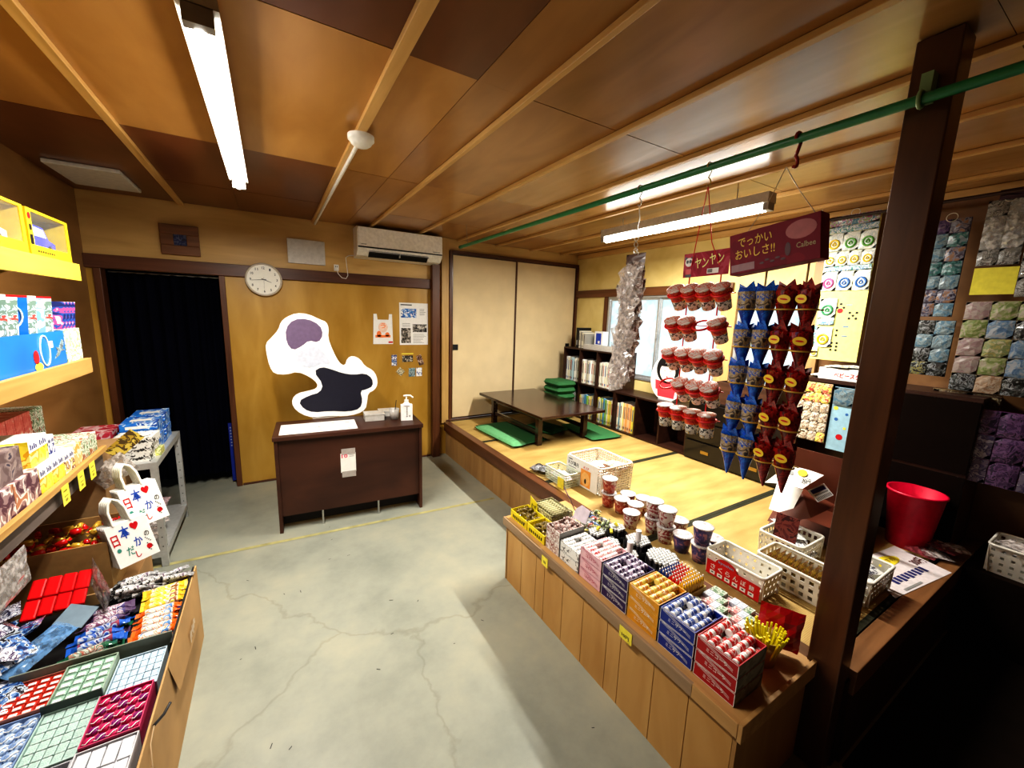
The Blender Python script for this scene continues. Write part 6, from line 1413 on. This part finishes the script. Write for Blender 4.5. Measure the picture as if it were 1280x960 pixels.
piece_tray('t', 'magenta round sweets', -.508, -.384, 1.330, 1.50, .380, 5, 5, [MG, MG2], plain('tray_magenta', (.50, .05, .14), .5), 'round', ('round magenta sweet with white squiggle in the pink tray', 'magenta sweets in the pink tray'))
piece_tray('t', 'mint striped sweets', -.634, -.513, 1.325, 1.52, .368, 5, 6, [SEA2], plain('tray_mint', (.45, .60, .55), .5), 'block', ('mint green sweet in the lower green tray', 'mint sweets in the lower tray'))
piece_tray('t', 'crinkled blue and white sweets', -.775, -.640, 1.33, 1.54, .362, 4, 6, [BL2], plain('tray_blue', (.25, .35, .55), .5), 'round', ('crinkled blue and white sweet in the tray by the shelf side', 'blue and white sweets'))
piece_tray('t', 'plain white sweets', -.512, -.384, 1.12, 1.326, .372, 4, 3, [WH2], plain('tray_white', (.60, .58, .60), .5), 'block', ('plain white bar in the tray below the magenta sweets', 'plain white bars'))
piece_tray('t', 'grey printed sweets', -.640, -.516, 1.12, 1.321, .364, 4, 5, [GY2], plain('tray_greyl', (.45, .45, .48), .5), 'round', ('grey printed round sweet in the lowest visible tray', 'grey printed sweets'))
piece_tray('t', 'cream sweets', -.790, -.645, 1.12, 1.325, .368, 3, 4, [plain('wrap_cream', (.66, .60, .50), .4)], KRAFT, 'block', ('cream coloured sweet in the kraft tray', 'cream sweets'))
q = MB(plain('dark_green_board', (.045, .06, .05), .4)); q.box(-.638, 1.519, .345, -.508, 1.5235, .392); solo('divider_card', q, 'dark green card divider between two green trays', 'card')
q = MB(plain('sage_board', (.22, .24, .19), .5)); q.box(-.76, 1.692, .32, -.37, 1.697, .398); solo('divider_card', q, 'long grey green card divider between bars and sweet trays', 'card')

# snack bars: puffed sticks with crimped ends
def bar_mb(m_mid, m_end, L=.145, r_=.0145):
    q = MB(m_end); n_ = 12
    def sec(x, ry, rz): return [(x, ry * math.cos(2 * PI * i / n_), rz * math.sin(2 * PI * i / n_)) for i in range(n_)]
    prof = [(-L / 2, r_ * 1.25, .0008), (-L * .42, r_ * 1.2, .0012), (-L * .36, r_ * .95, r_ * .6), (-L * .30, r_, r_), (L * .30, r_, r_), (L * .36, r_ * .95, r_ * .6), (L * .42, r_ * 1.2, .0012), (L / 2, r_ * 1.25, .0008)]
    for a in range(7):
        q.m(m_mid if a == 3 else m_end); s1, s2 = sec(*prof[a]), sec(*prof[a + 1]); q.add(s1 + s2, [(i, n_ + i, n_ + (i + 1) % n_, (i + 1) % n_) for i in range(n_)], True)
    return q
BM = {'orange': (printed('bar_orange', [(.74, .70, .62), (.55, .62, .66), (.70, .30, .12), (.78, .76, .70), (.10, .25, .50)], 45, .28, coat=.5), plain('end_orange', (.75, .14, .015), .3, coat=.5)),
      'yellow': (printed('bar_yellow', [(.78, .62, .04), (.80, .70, .20), (.72, .70, .60), (.30, .12, .03)], 45, .28, coat=.5), plain('end_yellow', (.75, .48, .03), .3, coat=.5)),
      'blue': (printed('bar_blue', [(.03, .10, .45), (.30, .40, .55), (.55, .55, .60), (.02, .04, .18), (.30, .06, .10)], 40, .28, coat=.5), plain('end_blue', (.02, .12, .48), .3, coat=.5)),
      'green': (printed('bar_green', [(.55, .56, .50), (.20, .28, .22), (.40, .12, .08), (.62, .62, .55), (.02, .10, .06)], 40, .28, coat=.5), plain('end_green', (.015, .12, .06), .3, coat=.5)),
      'plum': (printed('bar_plum', [(.62, .56, .60), (.22, .08, .16), (.70, .66, .68), (.10, .08, .22)], 40, .28, coat=.5), plain('end_plum', (.09, .05, .12), .3, coat=.5))}
BO = {}
def bar(kind, x, y, z, a, label, L=None):
    if kind not in BO:
        o = solo('snack_bar', bar_mb(*BM[kind]), label, 'snack bar', group='%s ended snack bars' % kind); BO[kind] = o
    else: o = BO[kind].copy(); COL.objects.link(o)
    o.location = (x, y, z); o.rotation_euler = (rb.uniform(-.5, .5), 0, a); o['label'] = label; return o
B0 = .334
for k in range(13): bar(['orange', 'blue', 'green'][k % 3], -.44, 1.725 + .03 * k, B0 - .004, .05, 'snack bar half hidden under the top layer by the carton wall')['group'] = 'half hidden bars by the carton wall'
for k in range(6): bar('orange', -.437 + .006 * math.sin(k), 1.725 + .036 * k, B0 + .026, .10 + .05 * math.sin(k * 2), 'orange ended snack bar in the top layer nearest the carton wall')
for k in range(4): bar('yellow', -.437 - .004 * k, 1.943 + .034 * k, B0 + .028, .12 + .05 * math.sin(k * 3), 'yellow snack bar in the top layer near the paper bags')
for k, kk in enumerate(['green', 'green', 'blue', 'blue', 'blue', 'plum', 'plum', 'plum']):
    bar(kk, -.600 - .010 * (k % 2), 1.73 + .038 * k, B0 + .024, .18 + .06 * math.sin(k * 1.7), '%s ended snack bar left of the orange ended ones' % kk)
for k in range(8): bar(['blue', 'plum', 'green'][k % 3], -.60, 1.73 + .036 * k, B0 - .004, .1, 'snack bar in the lower layer left of the orange ended ones')['group'] = 'lower layer bars left of the orange ones'
# black and white bars at the far rim, and dark packets on the left side
BWB = printed('bw_packet', [(.03, .03, .03), (.72, .72, .70), (.40, .38, .40), (.80, .80, .78), (.15, .10, .15)], 55, .28, coat=.5)
q = bar_mb(BWB, printed('bw_end', [(.02, .02, .02), (.3, .3, .3)], 30, .3), .13, .011)
pr_ = solo('wafer_stick', q, 'black and white wrapped stick heaped below the paper bags', 'wafer stick', group='black and white sticks by the bags')
for k in range(30):
    loc = (rb.uniform(-.62, -.42), rb.uniform(2.07, 2.145), .345 + .0016 * k); rot = (rb.uniform(-.3, .3), rb.uniform(-.15, .15), rb.uniform(-.25, .5))
    if k == 0: pr_.location = loc; pr_.rotation_euler = rot
    else: o = pr_.copy(); COL.objects.link(o); o.location = loc; o.rotation_euler = rot
DPK = [printed('dark_packet', [(.03, .03, .06), (.25, .26, .32), (.55, .55, .60), (.08, .05, .12), (.7, .7, .7)], 40, .25, coat=.6), printed('dark_packet2', [(.02, .04, .14), (.08, .20, .45), (.5, .55, .6), (.02, .02, .03)], 35, .25, coat=.6)]
for mi in range(2):
    q = MB(DPK[mi]); q.crumple(Matrix.Identity(4), .13, .09, .03, rnd, 6, 6)
    pr_ = solo('snack_packet', q, '%s crinkled packet on the shelf side of the big carton' % ['dark printed', 'navy blue'][mi], 'snack packet', group='%s packets in the big carton' % ['dark', 'navy'][mi])
    for k in range(16):
        loc = (rb.uniform(-1.0, -.76), rb.uniform(1.25, 2.02) if k else 1.6, .345 + .0075 * k + .003 * mi); rot = (rb.uniform(-.4, .4), rb.uniform(-.4, .4), rb.uniform(0, 3))
        if k == 0: pr_.location = loc; pr_.rotation_euler = rot
        else: o = pr_.copy(); COL.objects.link(o); o.location = loc; o.rotation_euler = rot
q = MB(film('blue_film', (.16, .32, .55), .5)); q.crumple(Matrix.Identity(4), .07, .20, .03, rnd, 6, 8); solo('blue_bag', q, 'crinkled clear blue bag left of the green ended bars', 'bag', (-.735, 1.80, .40), (.1, .4, -.45))
q = MB(plain('slate_card', (.16, .22, .27), .5)); q.box(-.045, -.04, 0, .045, .04, .003); solo('slate_card', q, 'plain slate blue card slanting above the snack bars', 'card', (-.685, 1.945, .40), (.35, .25, -.35))
RJ = plain('red_jelly', (.60, .008, .012), .2, coat=.7)
q = MB(RJ); q.box(-.020, -.042, 0, .020, .042, .018)
pr_ = solo('red_candy_bar', q, 'glossy red bar in the row below the kraft box', 'candy bar', (-.70, 2.04, .42), (.45, .1, .1), 'glossy red bars in a row', bevel=.006)
for k in range(1, 8): o = pr_.copy(); COL.objects.link(o); o.location = (-.70 - .042 * (k % 4), 2.06 + .035 * (k // 4), .425 + .028 * (k // 4)) if k > 3 else (-.70 - .042 * k, 2.04 - .004 * k, .42 - .003 * k)
q = MB(film('white_film', (.80, .80, .78), .75)); q.crumple(frame((-.645, 2.05, .44), (-.5, 1, .3), (.2, -.1, 1)), .22, .12, .02, rnd, 7, 6); solo('plastic_film', q, 'white crinkled film between red bars and snack bars', 'film')
# paper carrier bags
def paper_bag(name, face_px, yd, bundle, dirv, label0, label1, grp):
    o0 = on(face_px[0], face_px[1], 1, yd); X = Vector((.93, .34, .0)).normalized(); N_ = X.cross(Vector((-.22, .16, 1))).normalized(); Yv = N_.cross(X)
    X, Yv = (X * math.cos(.16) + Yv * math.sin(.16)), (Yv * math.cos(.16) - X * math.sin(.16)); w_ = .135; h_ = .19
    for k in range(bundle):
        F = frame(o0 - N_ * (.014 * k) - X * (.004 * k) + Yv * (.002 * k), X, Yv)
        t = bpy.data.objects.new('paper_bag', None); COL.objects.link(t); t.matrix_basis = F; tag(t, label0 if k == 0 else label1, 'paper bag', grp if k else None)
        q = MB(PAPER); q.box(-w_ / 2, -h_ / 2, -.008, w_ / 2, h_ / 2, 0); q.build('bag_body', t, bevel=.001)
        q = MB(plain('bag_handle', (.78, .76, .68), .6)); q.tube([(-w_ * .28, h_ * .48, -.001), (-w_ * .28, h_ * .80, -.004), (-w_ * .20, h_ * .98, -.008), (-w_ * .08, h_ * 1.06, -.010), (w_ * .04, h_ * .98, -.008), (w_ * .12, h_ * .80, -.004), (w_ * .14, h_ * .48, -.001)], .0055, 8); q.build('handle', t)
        if k == 0:
            q = MB(plain('bag_blue', (.02, .08, .42), .5)); I = Matrix.Identity(4)
            q.text(I, '本', -w_ * .10, h_ * .26, w_ * .24, h_ * .30, .0012).text(I, 'か', w_ * .12, -h_ * .05, w_ * .20, h_ * .22, .0012).m(RED).text(I, '日', -w_ * .36, h_ * .14, w_ * .16, h_ * .26, .0012).text(I, '♥', w_ * .16, h_ * .32, w_ * .20, h_ * .18, .0012).text(I, 'し', w_ * .02, -h_ * .33, w_ * .12, h_ * .16, .0012).ell(I, w_ * .32, -h_ * .26, w_ * .07, h_ * .06, .0012, 12)
            q.m(plain('bag_teal', (.05, .28, .22), .5)).text(I, 'だ', -w_ * .12, -h_ * .20, w_ * .18, h_ * .20, .0012).ell(I, -w_ * .36, -h_ * .1, w_ * .05, h_ * .05, .0012, 10)
            q.m(BLACK).text(I, 'の', w_ * .36, h_ * .05, w_ * .13, h_ * .12, .0012)
            for i in range(10): q.rect(I, w_ * (.28 + .03 * (i % 4)), -h_ * (.05 + .035 * i), w_ * (.31 + .03 * (i % 4)), -h_ * (.03 + .035 * i), .0012)
            q.build('printed_lettering', t)
paper_bag('b', (166, 676), 2.21, 5, None, 'front white paper bag with Japanese lettering and red heart, nearest the sticks', 'plain white paper bag stacked behind the nearest lettered bag', 'paper bags of the nearer bundle')
paper_bag('b', (180, 630), 2.34, 5, None, 'upper white paper bag with Japanese lettering and red heart, farther from the sticks', 'plain white paper bag stacked behind the farther lettered bag', 'paper bags of the farther bundle')
q = MB(printed('brown_sign', [(.45, .30, .04), (.10, .06, .02), (.62, .48, .10)], 22)); q.box(-.07, 0, -.035, .07, .002, .035); solo('shelf_sign', q, 'slanting brown and yellow card at the end of the lowest shelf', 'card', (-.66, 2.62, .86), (0, -.75, .2))
q = MB(film('clear_bagf', (.55, .5, .45), .6)); q.crumple(SOUTH((-.70, 2.56, .75)) @ Matrix.Rotation(.6, 4, 'Z'), .16, .11, .04, rnd, 6, 6); solo('clear_bag', q, 'crinkled clear bag hanging at the end of the lowest shelf', 'bag')

# ------------------------------------------------------------------ steel rack
RS = plain('angle_steel', (.48, .49, .48), .4, metal=.3)
t_ = thing('steel_rack', 'low grey slotted steel rack in front of the dark doorway', 'rack', (-.84, 3.26, 0))
rx0, rx1, ry0, ry1, rz = -1.075, -.612, 2.92, 3.62, .655
for x in (rx0, rx1 - .032):
    for y in (ry0, ry1 - .032):
        q = MB(RS); out = x > -1; q.box(x, y, .001, x + .032, y + .003, rz - .036).box(x + (.029 if out else 0), y + .003, .001, x + (.032 if out else .003), y + .032, rz - .036)
        q.m(BLACK)
        for k in range(9):
            F = EAST((x + .032, y + .018, .07 + .06 * k)) if out else SOUTH((x + .016, y, .07 + .06 * k)); q.ell(F, 0, 0, .0035, .0035, .0006, 8)
            q.ell(SOUTH((x + .016, y, .07 + .06 * k)), 0, 0, .0035, .0035, .0006, 8)
        q.build('leg', t_, True)
for z in (rz, .10): 
    q = MB(RS); q.box(rx0, ry0, z - .035, rx1, ry1, z - .032) if False else None
    q.box(rx0 + .001, ry0 + .0032, z - .004, rx1 - .001, ry1 - .001, z).box(rx0, ry0 - .001, z - .036, rx1 + .001, ry0 + .002, z).box(rx0, ry1 - .002, z - .036, rx1 + .001, ry1 + .001, z).box(rx1 - .002, ry0 + .002, z - .036, rx1 + .001, ry1 - .002, z)
    q.build('shelf_panel', t_, True)
bb_ = printed('blue_box_print', [(.02, .16, .55), (.03, .22, .62), (.60, .70, .80), (.02, .10, .40)], 14)
for k in range(4):
    for j in range(2):
        q = MB(bb_); q.box(-.085, -.10, 0, .085, .10, .046); q.m(WHITE).rect(SOUTH((0, -.10, 0)), -.06, .012, .04, .03); q.rect(UP((0, 0, .046)), -.05, -.04, .05, .02)
        solo('blue_box', q, 'blue and white flat box, %s of the %s pile on the steel rack' % (['bottom', 'second', 'third', 'top'][k], ['nearer', 'farther'][j]), 'box', (-.73 + .006 * (k % 2), 3.24 + .215 * j, rz + .0006 + .0468 * k), (0, 0, .04 * (k % 2)), bevel=.001)
q = MB(printed('crimson_box', [(.40, .02, .05), (.65, .45, .45), (.50, .05, .08)], 14)); q.box(-.09, -.11, 0, .09, .11, .075)
for k in range(2): o = solo('crimson_box', q, '%s crimson and white box beside the blue boxes' % ['lower', 'upper'][k], 'box', (-.93, 3.22, rz + .0008 + .0765 * k), bevel=.001)
for k in range(3):
    q = MB(printed('scribble_box', [(.80, .80, .76), (.78, .78, .74), (.82, .82, .78), (.06, .06, .06)], 28)); q.box(-.09, -.075, 0, .09, .075, .048); F = SOUTH((0, -.075, 0)); q.m(BLACK)
    q.tube([(-.075 + .012 * i, -.0755, .022 + .009 * math.sin(i * 1.9)) for i in range(13)], .002, 5)
    solo('scribble_box', q, 'white box with black brush scribble, %s of three on the rack' % ['bottom', 'middle', 'top'][k], 'box', (-.73 + .01 * k, 3.03, rz + .0006 + .0488 * k), (0, 0, -.05), bevel=.001)
q = MB(printed('yellowish', [(.70, .66, .20), (.35, .40, .15), (.75, .72, .4)], 30)); q.box(-.02, -.05, 0, .02, .05, .04); solo('small_box', q, 'small yellow green box at the rack edge beside the white boxes', 'box', (-.633, 3.10, rz + .0006))
PK2 = film('pink_film', (.45, .33, .36), .75)
for k in range(4):
    q = MB(PK2 if k % 2 else HC); q.crumple(Matrix.Identity(4), .19, .15, .08, rnd, 7, 7); solo('plastic_bag', q, 'crumpled pinkish plastic bag on the lower shelf of the rack', 'plastic bag', (-.745, 3.06 + .20 * (k // 2), .165 + .11 * (k % 2)), (rb.uniform(-.2, .2), rb.uniform(-.2, .2), k), 'plastic bags on the lower rack shelf')
q = MB(plain('rack_carton', (.30, .18, .09), .75)); q.box(-1.04, 3.0, .101, -.86, 3.5, .48); solo('kraft_carton', q, 'brown carton at the back of the rack lower shelf', 'carton', bevel=.003)

# ------------------------------------------------------------------ light
def area(name, loc, rot, sx, sy, e, col=(1, .965, .90), spread=PI):
    l = bpy.data.lights.new(name, 'AREA'); l.shape = 'RECTANGLE'; l.size = sx; l.size_y = sy; l.energy = e; l.color = col; l.spread = spread
    o = bpy.data.objects.new(name, l); COL.objects.link(o); o.location = loc; o.rotation_euler = rot; return o
area('aisle_tube_light', (-.10, 2.01, 2.165), (0, 0, 0), .06, 1.4, 36)
area('tatami_tube_light', (LX, (LY0 + LY1) / 2, LZ - .035), (0, 0, 0), .06, 1.15, 48, (1, .97, .90))
area('window_daylight', (XR + .12, 2.77, 1.36), (0, PI / 2, 0), .85, 1.35, 2.6, (.93, .98, 1))
area('window_daylight_small', (XR + .12, 1.68, 1.36), (0, PI / 2, 0), .85, .5, 1.0, (.93, .98, 1))
w_ = bpy.data.worlds.new('world'); S.world = w_; w_.use_nodes = True
w_.node_tree.nodes['Background'].inputs[0].default_value = (.80, .92, 1, 1); w_.node_tree.nodes['Background'].inputs[1].default_value = .25
S.view_settings.view_transform = 'Standard'; S.view_settings.look = 'High Contrast'; S.view_settings.exposure = 0.38; S.view_settings.gamma = 1.0
S.cycles.use_denoising = True; S.cycles.max_bounces = 8; S.cycles.sample_clamp_indirect = 6; S.cycles.transparent_max_bounces = 16
for k_ in ('stand_front_dark', 'navy_curtain_cloth', 'dark_room', 'floor_shade_paint', 'ledge_wood', 'platform_end_shaded', 'platform_end_shaded_boards', 'tub_side', 'stick_dark'):
    bs = [n_ for n_ in MATS[k_].node_tree.nodes if n_.type == 'BSDF_PRINCIPLED']
    if bs: bs[0].inputs['Specular IOR Level'].default_value = .12
for o in bpy.data.objects:
    if o.get('placed') is not None: del o['placed']
